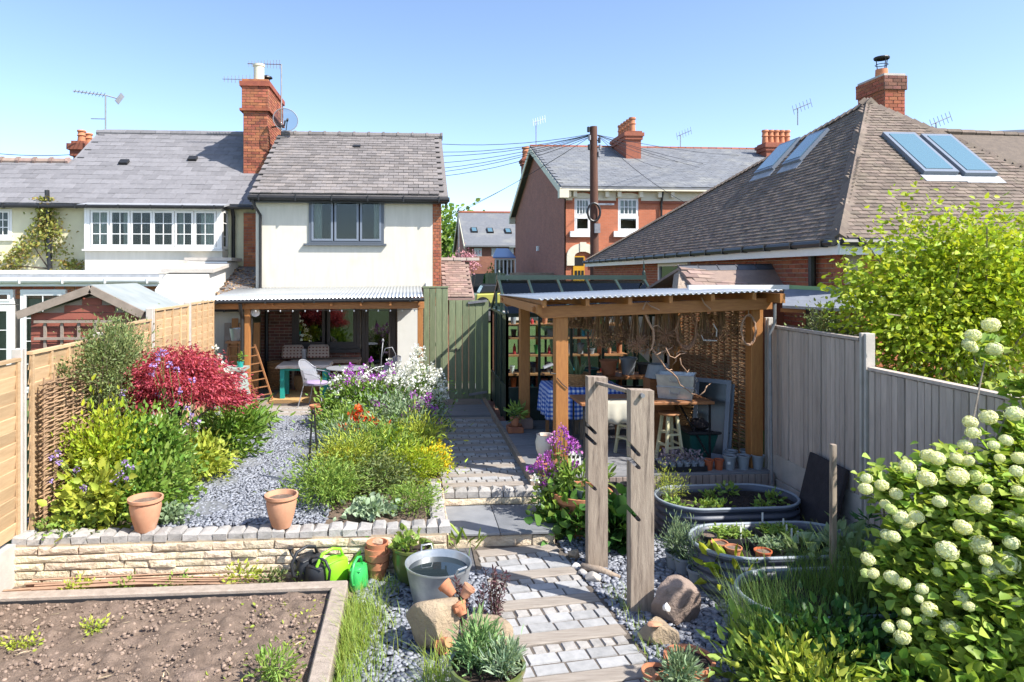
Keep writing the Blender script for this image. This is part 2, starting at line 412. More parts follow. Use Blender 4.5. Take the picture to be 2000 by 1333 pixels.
brickmat('brick_far', (.33, .14, .085), (.27, .11, .075), (.28, .19, .14), 'xz')
mat('tile_grey', (.214, .190, .181), (.157, .144, .140), .85, 14, .35, 60, rnd=.2, c3=(.058, .053, .054), s3=9, t3=(.66, .72))
mat('tile_grey_b', (.240, .208, .192), (.176, .160, .152), .85, 14, .35, 60, rnd=.2, c3=(.480, .464, .416), s3=12, t3=(.68, .76))
mat('slate_left', (.216, .208, .216), (.176, .171, .179), .75, 10, .25, 50, rnd=.13, c3=(.048, .048, .048), s3=14, t3=(.7, .75))
mat('slate_dark', (.098, .104, .124), (.072, .078, .091), .6, 10, .2, 50, rnd=.2)
mat('slate_far', (.180, .188, .203), (.143, .150, .162), .7, 5, .2, 20, rnd=.1, c3=(.240, .240, .225), s3=.8, t3=(.5, .75))
mat('tile_brown', (.203, .157, .123), (.145, .113, .093), .88, 8, .4, 60, rnd=.25, hue=.01, c3=(.348, .304, .254), s3=10, t3=(.68, .76))
mat('tile_pink', (.324, .228, .186), (.252, .180, .156), .88, 8, .4, 60, rnd=.22, hue=.012)
mat('tile_red', (.32, .105, .06), (.24, .085, .055), .88, 8, .3, 60, rnd=.2)
mat('lead', (.4, .41, .43), (.3, .31, .33), .55, 8, .2, 30)
mat('white_paint', (.8, .79, .76), (.75, .74, .71), .45, 5)
mat('cream_paint', (.72, .67, .52), (.66, .6, .46), .6, 5)
mat('grey_paint', (.1, .115, .14), None, .35)
mat('grey_sash', (.19, .22, .27), None, .35)
mat('brown_frame', (.07, .058, .052), (.055, .047, .043), .5, 8)
mat('gutter_black', (.018, .018, .02), (.03, .03, .03), .4, 20)
mat('gutter_white', (.76, .76, .75), (.68, .68, .67), .4, 5)
mat('curtain', (.66, .64, .56), (.58, .56, .48), .9, 8)
mat('blind', (.5, .4, .26), (.44, .35, .22), .8, 5)
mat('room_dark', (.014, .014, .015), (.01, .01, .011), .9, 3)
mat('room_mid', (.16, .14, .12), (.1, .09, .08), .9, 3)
glassmat('glass', (.82, .88, .88), .2)
glassmat('glass_mirror', (.5, .55, .55), 1.6)
glassmat('glass_clear', (.9, .94, .93), .2)
mat('skylight_glass', (.10, .2, .24), None, .04, spec=1.0, coat=1)
mat('oak_oiled', (.425, .188, .056), (.338, .138, .041), .6, 6, .25, 30, stretch=(6, 6, 1), c3=(.250, .100, .035), s3=2.5, t3=(.6, .8), c3s=True)
mat('oak_beam', (.425, .188, .062), (.325, .131, .044), .6, 6, .25, 30, stretch=(1, 6, 6), c3=(.213, .088, .031), s3=2.5, t3=(.6, .8))
mat('sleeper', (.419, .338, .263), (.270, .209, .162), .9, 5, .7, 24, stretch=(7, 7, .6), c3=(.135, .101, .078), s3=3, t3=(.54, .68), c3s=True)
mat('sleeper_flat', (.37, .325, .28), (.27, .23, .195), .9, 5, .7, 26, stretch=(.7, 7, 7), c3=(.12, .09, .07), s3=5, t3=(.63, .75), c3s=True)
mat('sleeper_bed', (.42, .35, .29), (.3, .245, .2), .9, 5, .7, 26, stretch=(3, 3, 5), c3=(.14, .11, .09), s3=6, t3=(.64, .75), c3s=True)
mat('fence_orange', (.58, .4, .23), (.47, .31, .17), .85, 4, .35, 30, stretch=(5, 1, 8), rnd=.2, c3=(.44, .29, .16), s3=3, t3=(.6, .8))
mat('fence_grey', (.528, .440, .376), (.400, .328, .280), .9, 4, .4, 30, stretch=(5, 6, .7), rnd=.14, c3=(.208, .160, .144), s3=3, t3=(.68, .78), c3s=True)
mat('gate_green', (.210, .240, .136), (.150, .180, .100), .85, 5, .35, 30, stretch=(6, 6, .8), rnd=.16, c3=(.320, .340, .200), s3=3, t3=(.6, .75), c3s=True)
mat('shed_red', (.3, .09, .06), (.22, .07, .05), .85, 5, .3, 30, rnd=.15)
mat('fence_gap', (.12, .1, .085), (.08, .066, .056), .95, 6)
mat('shed_trim', (.34, .27, .22), (.25, .2, .16), .9, 6, .4, 30)
mat('felt', (.299, .325, .319), (.234, .260, .260), .9, 3, .3, 120, rnd=.04)
mat('concrete', (.528, .480, .426), (.432, .396, .354), .92, 7, .35, 60, c3=(.300, .276, .240), s3=2, t3=(.62, .8))
mat('sett', (.42, .395, .37), (.3, .285, .27), .88, 16, .6, 50, rnd=.16, c3=(.5, .47, .43), s3=40, t3=(.62, .7))
mat('sett_grey', (.4, .395, .395), (.31, .31, .31), .85, 14, .5, 50, rnd=.14, c3=(.230, .230, .230), s3=4, t3=(.6, .75))
mat('joint_soil', (.15, .125, .105), (.09, .075, .062), .95, 10, .6, 40)
mat('stone_sandy', (.74, .62, .45), (.62, .5, .36), .92, 7, 1, 20, rnd=.16, hue=.012, c3=(.4, .29, .18), s3=7, t3=(.56, .72), bdist=.035)
mat('stone_mortar', (.44, .36, .26), (.36, .3, .22), .95, 9, .5, 40)
mat('slate_chip', (.28, .295, .335), (.21, .222, .26), .6, 8, .3, 40, rnd=.27, spec=.5)
mat('slate_bed', (.135, .138, .150), (.090, .093, .105), .9, 20, .7, 60)
mat('slate_slab', (.240, .247, .262), (.180, .188, .203), .65, 5, .3, 40, rnd=.12)
mat('soil', (.26, .19, .143), (.13, .093, .07), .97, 9, 1, 60, c3=(.310, .225, .178), s3=3, t3=(.55, .75), bdist=.02)
mat('soil_dark', (.035, .026, .022), (.022, .017, .015), .97, 25, 1, 70, bdist=.02)
mat('compost', (.06, .04, .03), (.035, .025, .02), .97, 25, 1, 70, bdist=.02)
mat('clod', (.32, .235, .18), (.2, .145, .112), .97, 20, .8, 60, rnd=.35)
mat('grass_ground', (.07, .12, .03), (.1, .13, .045), .95, 4, .5, 30)
mat('asphalt', (.09, .09, .09), (.07, .07, .07), .9, 8, .3, 50)
mat('terracotta', (.52, .215, .11), (.44, .17, .085), .85, 7, .2, 40, rnd=.1, c3=(.6, .33, .2), s3=6, t3=(.6, .8))
mat('terracotta_pale', (.58, .3, .18), (.5, .24, .14), .85, 6, .2, 40, rnd=.06, c3=(.64, .4, .27), s3=4, t3=(.55, .75))
mat('glaze_green', (.13, .15, .04), (.08, .12, .03), .3, 5, .1, 30, coat=.6, c3=(.24, .17, .05), s3=7, t3=(.58, .7))
mat('zinc', (.575, .598, .609), (.437, .460, .483), .42, 9, .12, 30, metal=.75, c3=(.690, .690, .667), s3=5, t3=(.6, .8))
mat('zinc_dull', (.38, .41, .44), (.3, .33, .36), .6, 9, .12, 30, metal=.3)
mat('corrugated', (.56, .585, .6), (.48, .5, .52), .4, 7, .08, 30, metal=.6)
mat('planter_dark', (.083, .098, .128), (.068, .078, .105), .38, 6, .05, 30)
mat('rim_grey', (.3, .34, .38), (.25, .29, .33), .45, 6)
mat('plastic_grey', (.28, .31, .34), (.25, .28, .31), .55, 8, rnd=.05)
mat('plastic_black', (.03, .032, .036), (.022, .023, .026), .45, 8)
mat('plastic_lime', (.27, .66, .03), (.24, .6, .025), .35, 5, spec=.5)
mat('plastic_green', (.05, .46, .11), (.045, .41, .095), .35, 5, spec=.5)
mat('plastic_orange', (.5, .13, .05), (.43, .11, .045), .55, 8)
mat('plastic_tote', (.015, .09, .075), (.012, .07, .06), .45, 6)
mat('water', (.02, .03, .035), None, .02, spec=.6)
mat('metal_black', (.015, .015, .016), None, .5)
mat('metal_green', (.030, .053, .045), (.022, .041, .036), .35, 5)
mat('metal_grey', (.3, .3, .31), (.22, .22, .23), .5, 8, metal=.5)
mat('metal_mesh', (.36, .37, .4), None, .5, metal=.3)
mat('rust_pole', (.14, .065, .042), (.09, .045, .032), .85, 3, .4, 20, stretch=(4, 4, .6), c3=(.28, .2, .16), s3=3, t3=(.66, .78))
mat('boulder', (.420, .324, .216), (.312, .240, .168), .92, 5, .9, 22, c3=(.204, .156, .108), s3=6, t3=(.58, .72), bdist=.03)
mat('boulder_pink', (.360, .264, .216), (.264, .204, .168), .92, 5, .9, 22, c3=(.168, .132, .108), s3=6, t3=(.58, .72), bdist=.03)
mat('pebble', (.5, .47, .44), (.4, .38, .36), .8, 12)
mat('shell', (.75, .72, .68), None, .5)
mat('wicker', (.420, .238, .105), (.280, .154, .070), .85, 25, .5, 80, rnd=.2)
mat('wattle', (.360, .232, .135), (.240, .150, .090), .9, 10, .4, 60, rnd=.3)
mat('dried', (.42, .27, .16), (.3, .185, .105), .95, 10, rnd=.35, hue=.02)
mat('twig', (.390, .221, .130), (.286, .156, .098), .85, 10, .3, 60, rnd=.15)
mat('twig_pale', (.42, .27, .18), (.34, .21, .14), .85, 10, .3, 60)
mat('bark', (.13, .1, .07), (.08, .06, .045), .95, 14, .6, 50)
mat('bark_birch', (.32, .27, .22), (.2, .16, .13), .9, 14, .5, 50)
mat('stem_green', (.1, .17, .04), None, .7)
mat('teal', (.02, .34, .3), (.02, .3, .265), .5, 8)
mat('linen', (.62, .56, .5), (.55, .5, .45), .95, 20, .1, 200)
mat('canvas_pale', (.5, .47, .38), (.43, .4, .32), .95, 6, .15, 90)
mat('rug', (.55, .33, .14), (.48, .28, .12), .95, 20, .3, 120)
mat('cushion', (.55, .47, .38), (.4, .3, .25), .95, 60)
mat('cushion_dot', (.16, .06, .05), None, .95)
mat('ladder_wood', (.45, .21, .09), (.37, .17, .07), .7, 8, rnd=.1)
mat('deck_grey', (.240, .240, .248), (.184, .184, .192), .8, 4, .25, 30, stretch=(1, 8, 8), rnd=.12)
mat('deck_fascia', (.375, .300, .255), (.270, .217, .188), .88, 4, .35, 30, stretch=(7, 7, .8), rnd=.14)
mat('table_wood', (.392, .175, .070), (.280, .119, .049), .5, 5, .15, 30, stretch=(1, 6, 6))
mat('stool_cream', (.62, .58, .36), (.55, .5, .3), .6, 8)
mat('hive_grey', (.33, .38, .34), (.28, .33, .3), .8, 8, rnd=.08)
mat('door_white', (.7, .7, .66), (.66, .66, .62), .5, 5)
mat('door_yellow', (.62, .33, .02), (.55, .28, .02), .4, 5)
mat('rope', (.55, .5, .4), None, .9)
mat('label_white', (.8, .8, .78), None, .6)
mat('bottle_blue', (.02, .3, .42), None, .4)
mat('bottle_red', (.5, .05, .06), None, .4)
mat('cloud_mat', (.5, .5, .5), None, .9)
mat('car_yellow', (.42, .42, .1), None, .3, coat=.5)
mat('car_dark', (.03, .035, .04), None, .25, coat=.5)
mat('mat_rubber', (.045, .038, .042), (.03, .025, .028), .9, 10, .9, 40)
checkmat('gingham', (.75, .78, .85), (.13, .25, .62), (.02, .07, .4), .07)
def leafmat(n, c, hue=.02, rnd=.35, tr=.3, rough=.5, alt=None):
    c = tuple(min(.85, v*(1.45 if n[0] in 'lg' else 1)) for v in c); mat(n, c, None, rough, rnd=rnd, hue=hue, transl=tr, spec=.35, alt=alt)
leafmat('leaf_lime', (.29, .35, .03), .025, .35, .42)
leafmat('leaf_yellowgreen', (.29, .33, .05), .02, .35, .35)
leafmat('leaf_mid', (.12, .2, .03), .02, .4, .3, .4)
leafmat('leaf_glossy', (.115, .195, .03), .02, .4, .22, .3)
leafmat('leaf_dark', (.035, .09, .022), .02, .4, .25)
leafmat('leaf_olive', (.125, .155, .055), .025, .4, .25)
leafmat('leaf_grey', (.16, .22, .12), .02, .35, .25)
leafmat('leaf_silver', (.24, .31, .2), .015, .3, .25)
leafmat('leaf_soft', (.17, .25, .05), .02, .35, .35)
leafmat('leaf_red', (.3, .035, .05), .012, .4, .42, alt=(.62, .13, .17))
leafmat('leaf_purple', (.07, .03, .035), .02, .4, .2)
leafmat('leaf_vine', (.24, .26, .06), .03, .4, .3, alt=(.24, .18, .05))
leafmat('leaf_tree', (.045, .1, .02), .025, .45, .25)
leafmat('leaf_viburnum', (.25, .33, .06), .025, .4, .42)
leafmat('grass_blade', (.21, .28, .05), .025, .35, .35)
leafmat('grass_dark', (.1, .165, .035), .02, .35, .3)
leafmat('petal_white', (.8, .8, .76), 0, .1, .2)
leafmat('petal_purple', (.42, .1, .5), .02, .25, .25)
leafmat('petal_lilac', (.46, .32, .68), .02, .2, .25)
leafmat('petal_orange', (.75, .13, .035), .012, .25, .2)
leafmat('petal_amber', (.8, .38, .04), .015, .2, .2)
leafmat('petal_yellow', (.8, .62, .02), .01, .2, .2)
leafmat('petal_cream', (.84, .84, .56), .01, .1, .35)
leafmat('petal_pink', (.6, .3, .35), .02, .3, .2)
# ------------------------------------------------------------ terrain
gz = [(-60, -.03), (12.25, -.03), (12.6, .28), (14.5, .32), (19, .34), (23, 1.0), (33, 1.3), (80, 1.5), (200, 5), (900, 14)]
mb = MB(); xs = [-600, -60, -20, 0, 20, 60, 600]
for y, z in gz:
    for x in xs: mb.v.append((x, y, z))
k = len(xs)
for i in range(len(gz)-1):
    for j in range(k-1): mb.f.append((i*k+j, i*k+j+1, (i+1)*k+j+1, (i+1)*k+j)); mb.m.append(0)
tag(mb.build('ground', 'grass_ground'), kind='structure')
mb = MB(); mb.bx(-30, 40, 27.2, 33, 1.2, 1.42); tag(mb.build('road', 'asphalt'), kind='structure')
GA = 'brick'
def unit_set(prefix, ms, n=3, **k): return [unit_piece(f'{prefix}_{m}_{i}', m, seed=i*7+len(m), **k) for m in (ms if isinstance(ms, list) else [ms]) for i in range(n)]
# ------------------------------------------------------------ windows
def window(parent, x0, x1, z0, z1, y, frame='white_paint', cols=1, rows=1, fw=.05, bar=.02, d=.06, curtain=None, glass='glass', lights=None, room=True, sub=True, back='room_dark'):
    """casement window on a wall facing -Y whose face is y. lights: list of (x0,x1) fractions with own sash"""
    m = MB(); m.bx(x0, x1, y-d, y+.02, z0, z0+fw).bx(x0, x1, y-d, y+.02, z1-fw, z1).bx(x0, x0+fw, y-d+.002, y+.018, z0+fw, z1-fw).bx(x1-fw, x1, y-d+.002, y+.018, z0+fw, z1-fw)
    o = m.build('window', frame, parent)
    L = lights or [(0, 1, cols, rows, frame)]
    for (a, b, c, r, fm) in L:
        xa, xb = x0+fw+(x1-x0-2*fw)*a+.004, x0+fw+(x1-x0-2*fw)*b-.004; za, zb = z0+fw+.003, z1-fw-.003
        s = MB(); t = fw*.8; yy = y-d-.012
        s.bx(xa, xb, yy, y-.01, za, za+t).bx(xa, xb, yy, y-.01, zb-t, zb).bx(xa, xa+t, yy+.002, y-.012, za+t, zb-t).bx(xb-t, xb, yy+.002, y-.012, za+t, zb-t)
        xa += t; xb -= t; za += t; zb -= t
        for i in range(1, c): xx = xa+(xb-xa)*i/c; s.bx(xx-bar/2, xx+bar/2, y-d-.004, y-d+.03, za, zb)
        for i in range(1, r): zz = za+(zb-za)*i/r; s.bx(xa, xb, y-d-.002, y-d+.028, zz-bar/2, zz+bar/2)
        s.build('sash', fm, o)
        MB().bx(xa, xb, y-d+.006, y-d+.012, za, zb).build('pane', glass, o)
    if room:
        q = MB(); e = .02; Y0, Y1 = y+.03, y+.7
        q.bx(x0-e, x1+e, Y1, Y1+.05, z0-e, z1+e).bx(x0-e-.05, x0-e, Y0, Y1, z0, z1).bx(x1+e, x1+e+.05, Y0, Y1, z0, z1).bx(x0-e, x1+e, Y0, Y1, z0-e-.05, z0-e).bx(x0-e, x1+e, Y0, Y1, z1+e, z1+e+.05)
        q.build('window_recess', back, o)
    if curtain:
        for (a, b) in curtain:
            q = MB(); n = 24; xa, xb = x0+(x1-x0)*a, x0+(x1-x0)*b
            for i in range(n+1):
                xx = xa+(xb-xa)*i/n; yy = y+.12+.03*math.sin(i*1.9)
                q.v += [(xx, yy, z0+.02), (xx, yy, z1-.02)]
            for i in range(n): q.f.append((2*i, 2*i+2, 2*i+3, 2*i+1)); q.m.append(0)
            q.build('curtain', 'curtain', o, smooth=True)
    return o
def wall_with_holes(m, x0, x1, y0, y1, z0, z1, holes, mi=0):
    """boxes of a wall facing -Y leaving rectangular openings (non-overlapping in x)"""
    xx = x0
    for (a, b, c, d) in sorted(holes):
        if a > xx: m.bx(xx, a, y0, y1, z0, z1, mi)
        m.bx(a, b, y0, y1, z0, c, mi); m.bx(a, b, y0, y1, d, z1, mi); xx = b
    if xx < x1: m.bx(xx, x1, y0, y1, z0, z1, mi)
    return m
def gutter(parent, a, b, r=.06, m='gutter_black', name='gutter'):
    mb = MB(); a, b = V(a), V(b); mb.tube([a, b], r, 8); l = (b-a).length; n = max(2, int(l/.9))
    d = (b-a).normalized(); s = V((d.y, -d.x, 0))
    for i in range(n+1):
        p = a.lerp(b, (i+.3)/(n+.6)); mb.obx(p, d, s, (0, 0, 1), .03, r*2.3, r*2.3)
    return mb.build(name, m, parent)
def downpipe(parent, pts, r=.035, m='gutter_black'):
    return MB().tube(pts, r, 8).build('downpipe', m, parent, smooth=True, auto=40)
# ------------------------------------------------------------ the cream house
hs = thing('cream_house', 'two-storey cream rendered house with grey tiled roof and grey window', 'house', (-1.45, 16.7, .34))
HX0, HX1, HY = -3.68, .775, 16.7
EZ, RZ, RY = 5.02, 7.08, 20.0
WU = (-2.42, -.62, 3.83, 4.96)
wl = MB(); wall_with_holes(wl, HX0, .56, HY, HY+.25, 2.76, 5.02, [WU]); wl.bx(HX0, HX0+.25, HY+.25, 23.2, 2.76, 5.02); house_wall = wl.build('render_wall', 'render_cream', hs)
gf = MB(); GW = (-2.83, -1.2, 1.28, 2.62); wall_with_holes(gf, HX0+.1, .56, HY+.06, HY+.3, .34, 2.755, [(GW[0], GW[1], GW[2], GW[3]), (-1.18, -.32, .36, 2.62)])
gwall = gf.build('brick_wall', 'mortar', hs)
BR = unit_set('brick', 'brick_brown', 3, ch=.05, jit=.02)
courses(gwall, 'brick', BR, (HX0+.1, HY+.06, .36), (1, 0, 0), (0, 0, 1), (0, -1, 0), 4.1, 2.36, .225, .076, .011, .012, holes=[(GW[0]-HX0-.1, GW[1]-HX0-.1, GW[2]-.36, GW[3]-.36), (-1.18-HX0-.1, -.32-HX0-.1, 0, 2.3)], cap=300, seed=3)
ge = MB(); ge.bx(.562, HX1, HY+.03, 23.2, .34, 5.0); ge.slab([(.57, HY+.06, 5.0), (.57, RY, RZ-.05), (.57, 23.2, 5.0)], (.2, 0, 0)); gable = ge.build('gable_wall', 'mortar', hs)
BO = unit_set('brick', 'brick_orange', 3, ch=.05, jit=.02)
courses(gable, 'brick', BO, (.562, HY+.03, 2.3), (1, 0, 0), (0, 0, 1), (0, -1, 0), .213, 2.7, .1065, .076, .01, .014, cap=300, seed=4)
courses(gable, 'brick', BO, (HX1, 17.0, 2.3), (0, 1, 0), (0, 0, 1), (1, 0, 0), 5.9, 2.6, .225, .076, .01, .012, cap=0, seed=5)
# roof
ov = .22; RX0, RX1 = -3.78, .93
S = V((0, RY-(HY-ov), RZ-4.98)); sl = S.length; S.normalize(); O = V((RX0, HY-ov, 4.98))
rf = MB(); rf.slab([(RX0, HY-ov, 4.98), (RX1, HY-ov, 4.98), (RX1, RY, RZ), (RX0, RY, RZ)], (0, 0, -.07)); rf.slab([(RX0, RY, RZ), (RX1, RY, RZ), (RX1, 23.4, 4.98), (RX0, 23.4, 4.98)], (0, 0, -.07)); roof = rf.build('roof', 'tile_grey', hs)
TG = unit_set('roof_tile', ['tile_grey', 'tile_grey_b'], 2, ch=.02, jit=.03)
tiles(roof, 'roof_tile', TG, O, (1, 0, 0), S, [(0, 0), (RX1-RX0, 0), (RX1-RX0, sl), (0, sl)], .19, .25, .03, cap=300)
for i in range(11):
    x = RX0+.1+i*.422; m = MB()
    m.tube([(x, RY, RZ+.03), (x+.40, RY, RZ+.03)], .1, 8).tube([(x+.36, RY, RZ+.035), (x+.42, RY, RZ+.035)], .118, 8); m.build('ridge_tile', 'tile_grey', roof)
m = MB(); p = onplane(697, 291, O, S.cross(V((1, 0, 0)))); m.obx(p+V((0, 0, .05)), (1, 0, 0), S, V((1, 0, 0)).cross(S), .2, .14, .09); m.build('roof_vent', 'gutter_black', roof)
MB().bx(RX0, RX1, HY-ov+.01, HY-ov+.035, 4.8, 4.93).build('fascia', 'gutter_black', hs)
MB().bx(RX0+.02, RX1-.02, HY-ov+.04, HY, 4.8, 4.83).build('soffit', 'grey_paint', hs)
gutter(hs, (RX0-.02, HY-ov-.05, 4.9), (RX1+.03, HY-ov-.05, 4.88), .06)
downpipe(hs, [(HX0-.02, HY-ov-.05, 4.85), (HX0+.03, HY-.2, 4.68), (HX0+.12, HY-.06, 4.5), (HX0+.12, HY-.06, 2.6)])
MB().bx(RX1-.07, RX1-.03, HY-ov+.06, HY-ov+.2, 4.7, 4.97).build('box_end', 'gutter_black', hs)
lt = [(0, .31, 1, 1, 'grey_sash'), (.325, .675, 1, 1, 'grey_sash'), (.69, 1, 1, 1, 'grey_sash')]
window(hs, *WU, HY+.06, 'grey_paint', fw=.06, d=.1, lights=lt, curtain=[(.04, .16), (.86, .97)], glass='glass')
MB().bx(WU[0]-.12, WU[1]+.06, HY-.09, HY+.05, WU[2]-.05, WU[2]-.005).build('window_sill', 'grey_paint', hs)
m = MB(); pz = at(835, 556, Y=HY-.05); m.bx(pz.x-.05, pz.x+.05, HY-.1, HY, pz.z-.05, pz.z+.05); m.build('outdoor_light', 'white_paint', hs, bevel=.01)
# ground floor window, door, pipes
window(hs, GW[0], GW[1], GW[2], GW[3], HY+.1, 'brown_frame', fw=.09, d=.08, lights=[(0, .485, 1, 1, 'brown_frame'), (.515, 1, 1, 1, 'brown_frame')], glass='glass_mirror', back='room_mid')
MB().bx(GW[0]-.05, GW[1]+.02, HY-.06, HY+.1, GW[2]-.09, GW[2]-.006).build('window_sill', 'brown_frame', hs)
window(hs, -1.16, -.34, .42, 2.6, HY+.1, 'brown_frame', fw=.09, d=.08, glass='glass_mirror', back='room_mid').name = 'glazed_door'
MB().bx(-.3, .3, HY-.12, HY-.05, .44, 2.36).build('store_door', 'door_white', hs, bevel=.01)
downpipe(hs, [(-3.42, HY-.03, 2.7), (-3.42, HY-.03, .36)], .045)
# ------------------------------------------------------------ main chimney stack
ch = thing('chimney_stack', 'tall red brick chimney with cream pot and cowl between the two roofs', 'chimney', (-4.37, 20.8, 5.3))
CX0, CX1, CY0, CY1 = -4.71, -4.04, 19.8, 21.95
CS = MB().bx(CX0, CX1, CY0, CY1, 4.4, 8.5).build('stack', 'mortar_dark', ch)
BC = unit_set('brick', 'brick_chimney', 3, ch=.05, jit=.03)
for (ox, zz0, zz1) in ((0, 5.55, 7.72), (.035, 7.72, 8.42)):
    MB().bx(CX0-ox, CX1+ox, CY0-ox, CY1+ox, zz0, zz1).build('stack_course', 'mortar_dark', ch) if ox else None
    courses(CS, 'brick', BC, (CX0-ox, CY0-ox, zz0), (1, 0, 0), (0, 0, 1), (0, -1, 0), .67+2*ox, zz1-zz0, .225, .078, .01, .014, cap=300, seed=6)
    courses(CS, 'brick', BC, (CX1+ox, CY0-ox, zz0), (0, 1, 0), (0, 0, 1), (1, 0, 0), 2.15+2*ox, zz1-zz0, .225, .078, .01, .014, cap=0 if not ox else 120, seed=7)
MB().bx(CX0-.09, CX1+.09, CY0-.09, CY1+.09, 7.72, 7.79).bx(CX0-.09, CX1+.09, CY0-.09, CY1+.09, 8.42, 8.56).bx(CX0-.03, CX1+.03, CY0-.03, CY1+.03, 8.56, 8.63).build('corbel', 'brick_chimney', ch)
MB().bx(CX0-.03, CX1+.03, CY0-.06, CY0-.02, 5.35, 5.62).bx(CX0-.05, CX1+.12, CY0-.3, CY0-.02, 5.32, 5.36).build('flashing', 'lead', ch)
m = MB(); m.lathe([(.15, 0), (.15, .42), (.17, .44), (.17, .5), (.12, .5), (.12, .3)], (-4.33, 20.05, 8.62), 16); m.build('chimney_pot', 'cream_paint', ch, smooth=True, auto=40)
m = MB(); m.lathe([(.11, 0), (.11, .2)], (-4.3, 21.0, 8.62), 12).tube([(-4.38, 21, 8.8), (-4.38, 21, 9.0)], .012).tube([(-4.22, 21, 8.8), (-4.22, 21, 9.0)], .012).lathe([(.17, .38), (.16, .42), (.02, .48)], (-4.3, 21, 8.62), 14); m.build('cowl', 'gutter_black', ch)
# aerials and dish
def aerial(loc, length, n, label, mast=None, rz=0, vert=True, boom_r=.012, el=.22):
    t = thing('television_aerial', label, 'aerial', loc, 'television aerials'); x, y, z = loc
    d = V((math.cos(rz), math.sin(rz), 0)); s = V((0, 0, 1)) if vert else V((-d.y, d.x, 0))
    a = MB(); top = V(loc)+V((0, 0, mast)); a.tube([V(loc), top], .022, 6); a.build('mast', 'metal_grey', t)
    a = MB(); a.tube([top, top+d*length], boom_r, 5)
    a.build('boom', 'metal_grey', t); a = MB()
    for i in range(n):
        p = top+d*(length*(i+.5)/n); e = el*(1.25-.5*i/n); a.tube([p-s*e/2, p+s*e/2], .009, 4)
    a.build('elements', 'metal_grey', t); return t
t = aerial((-3.85, 20.9, 7.2), -1.0, 11, 'rusty mast beside the brick chimney with comb aerial pointing left', mast=2.2)
t.children[0].data.materials[0] = MT['rust_pole']
aerial((-4.65, 20.6, 8.6), -.85, 8, 'small comb aerial just above the brick chimney top', mast=.24)
t = aerial((-9.6, 22.4, 7.0), .9, 9, 'long thin aerial on a white mast above the left roof', mast=1.75, rz=-2.6, vert=False, el=.5, boom_r=.02)
MB().tube([(-9.6, 22.4, 8.75), (-9.25, 22.6, 8.68)], .02, 5).bar((-9.3, 22.5, 8.55), (-9.2, 22.7, 8.85), .02, .16).tube([(-9.6, 22.4, 8.0), (-10.05, 22.4, 8.0)], .015, 5).build('reflector', 'metal_grey', t)
t = thing('satellite_dish', 'round see-through mesh satellite dish on the brick chimney', 'satellite dish', (-3.85, 20.2, 7.3))
m = MB(); c = at(558, 234, Y=19.6); ax = V((.35, -1, .25)).normalized(); ux = ax.cross(V((0, 0, 1))).normalized(); uy = ux.cross(ax)
n = 20; rings = [0, .12, .24, .34]
for i, r_ in enumerate(rings):
    for j in range(n): a = 2*math.pi*j/n; m.v.append(tuple(c+(ux*math.cos(a)+uy*math.sin(a))*r_ - ax*(.1-.75*r_*r_)))
for i in range(3):
    for j in range(n): m.f.append((i*n+j, i*n+(j+1) % n, (i+1)*n+(j+1) % n, (i+1)*n+j)); m.m.append(0)
glassmat('dish_mesh', (.62, .64, .62), .1)
m.build('dish', 'dish_mesh', t, smooth=True)
m = MB(); m.tube([c+(ux*math.cos(a)+uy*math.sin(a))*.345-ax*.01 for a in np.linspace(0, 2*math.pi, 24, endpoint=False)], .012, 5, closed=True); m.build('dish_rim', 'metal_grey', t)
m = MB(); m.tube([c-ax*.1, c-ax*.25+V((-.05, .3, 0)), V((-4.0, 20.2, c.z-.1))], .025, 6).tube([c-uy*.33, c+ax*.25-uy*.15], .012, 5).tube([c+ax*.22-uy*.15, c+ax*.32-uy*.13], .03, 6); m.build('bracket', 'metal_black', t)
# ------------------------------------------------------------ left terrace house
th = thing('terrace_house', 'cream terrace house with white bay window and long slate roof', 'house', (-8, 18.6, .34))
LY, LE = 18.6, 4.92
pitch = .70
Lx0, Lx1 = -16, -3.75
wl = MB(); WB = (-9.75, -9.15, 4.05, 4.75)
wb = at(12, 437, Y=LY); WL2 = (wb.x-.42, at(24, 437, Y=LY).x, 4.02, 4.78)
wall_with_holes(wl, Lx0, Lx1, LY, LY+.25, .34, LE-.05, [WL2]); wl.bx(Lx0, Lx0+.2, LY+.25, 25, .34, LE); wl.build('render_wall', 'render_yellow', th)
window(th, *WL2, LY+.05, 'white_paint', cols=3, rows=3, fw=.05, d=.07, curtain=[(.05, .3), (.75, .95)])
MB().bx(WL2[0]-.05, WL2[1]+.05, LY-.06, LY+.03, WL2[2]-.06, WL2[2]-.004).build('window_sill', 'white_paint', th)
# roof: low part and high part share one plane
eo = .25; Y0 = LY-eo; Z0 = LE-.02
lo_Y, hi_Y = 20.3, 22.0
zat = lambda y: Z0+(y-Y0)*pitch
vx = at(190, 262, Y=hi_Y).x
S = V((0, 1, pitch)).normalized(); O = V((Lx0, Y0, Z0)); sl = lambda y: (y-Y0)*math.sqrt(1+pitch*pitch)
rf = MB(); rf.slab([(Lx0, Y0, Z0), (Lx1, Y0, Z0), (Lx1, hi_Y, zat(hi_Y)), (vx, hi_Y, zat(hi_Y)), (vx, lo_Y, zat(lo_Y)), (Lx0, lo_Y, zat(lo_Y))], (0, 0, -.08))
rf.slab([(vx, hi_Y, zat(hi_Y)), (Lx1, hi_Y, zat(hi_Y)), (Lx1, 25.4, Z0), (vx, 25.4, Z0)], (0, 0, -.08)); rf.slab([(vx, lo_Y, zat(lo_Y)-.1), (vx, hi_Y, zat(hi_Y)-.1), (vx, 24, zat(lo_Y)-.1)], (.1, 0, 0))
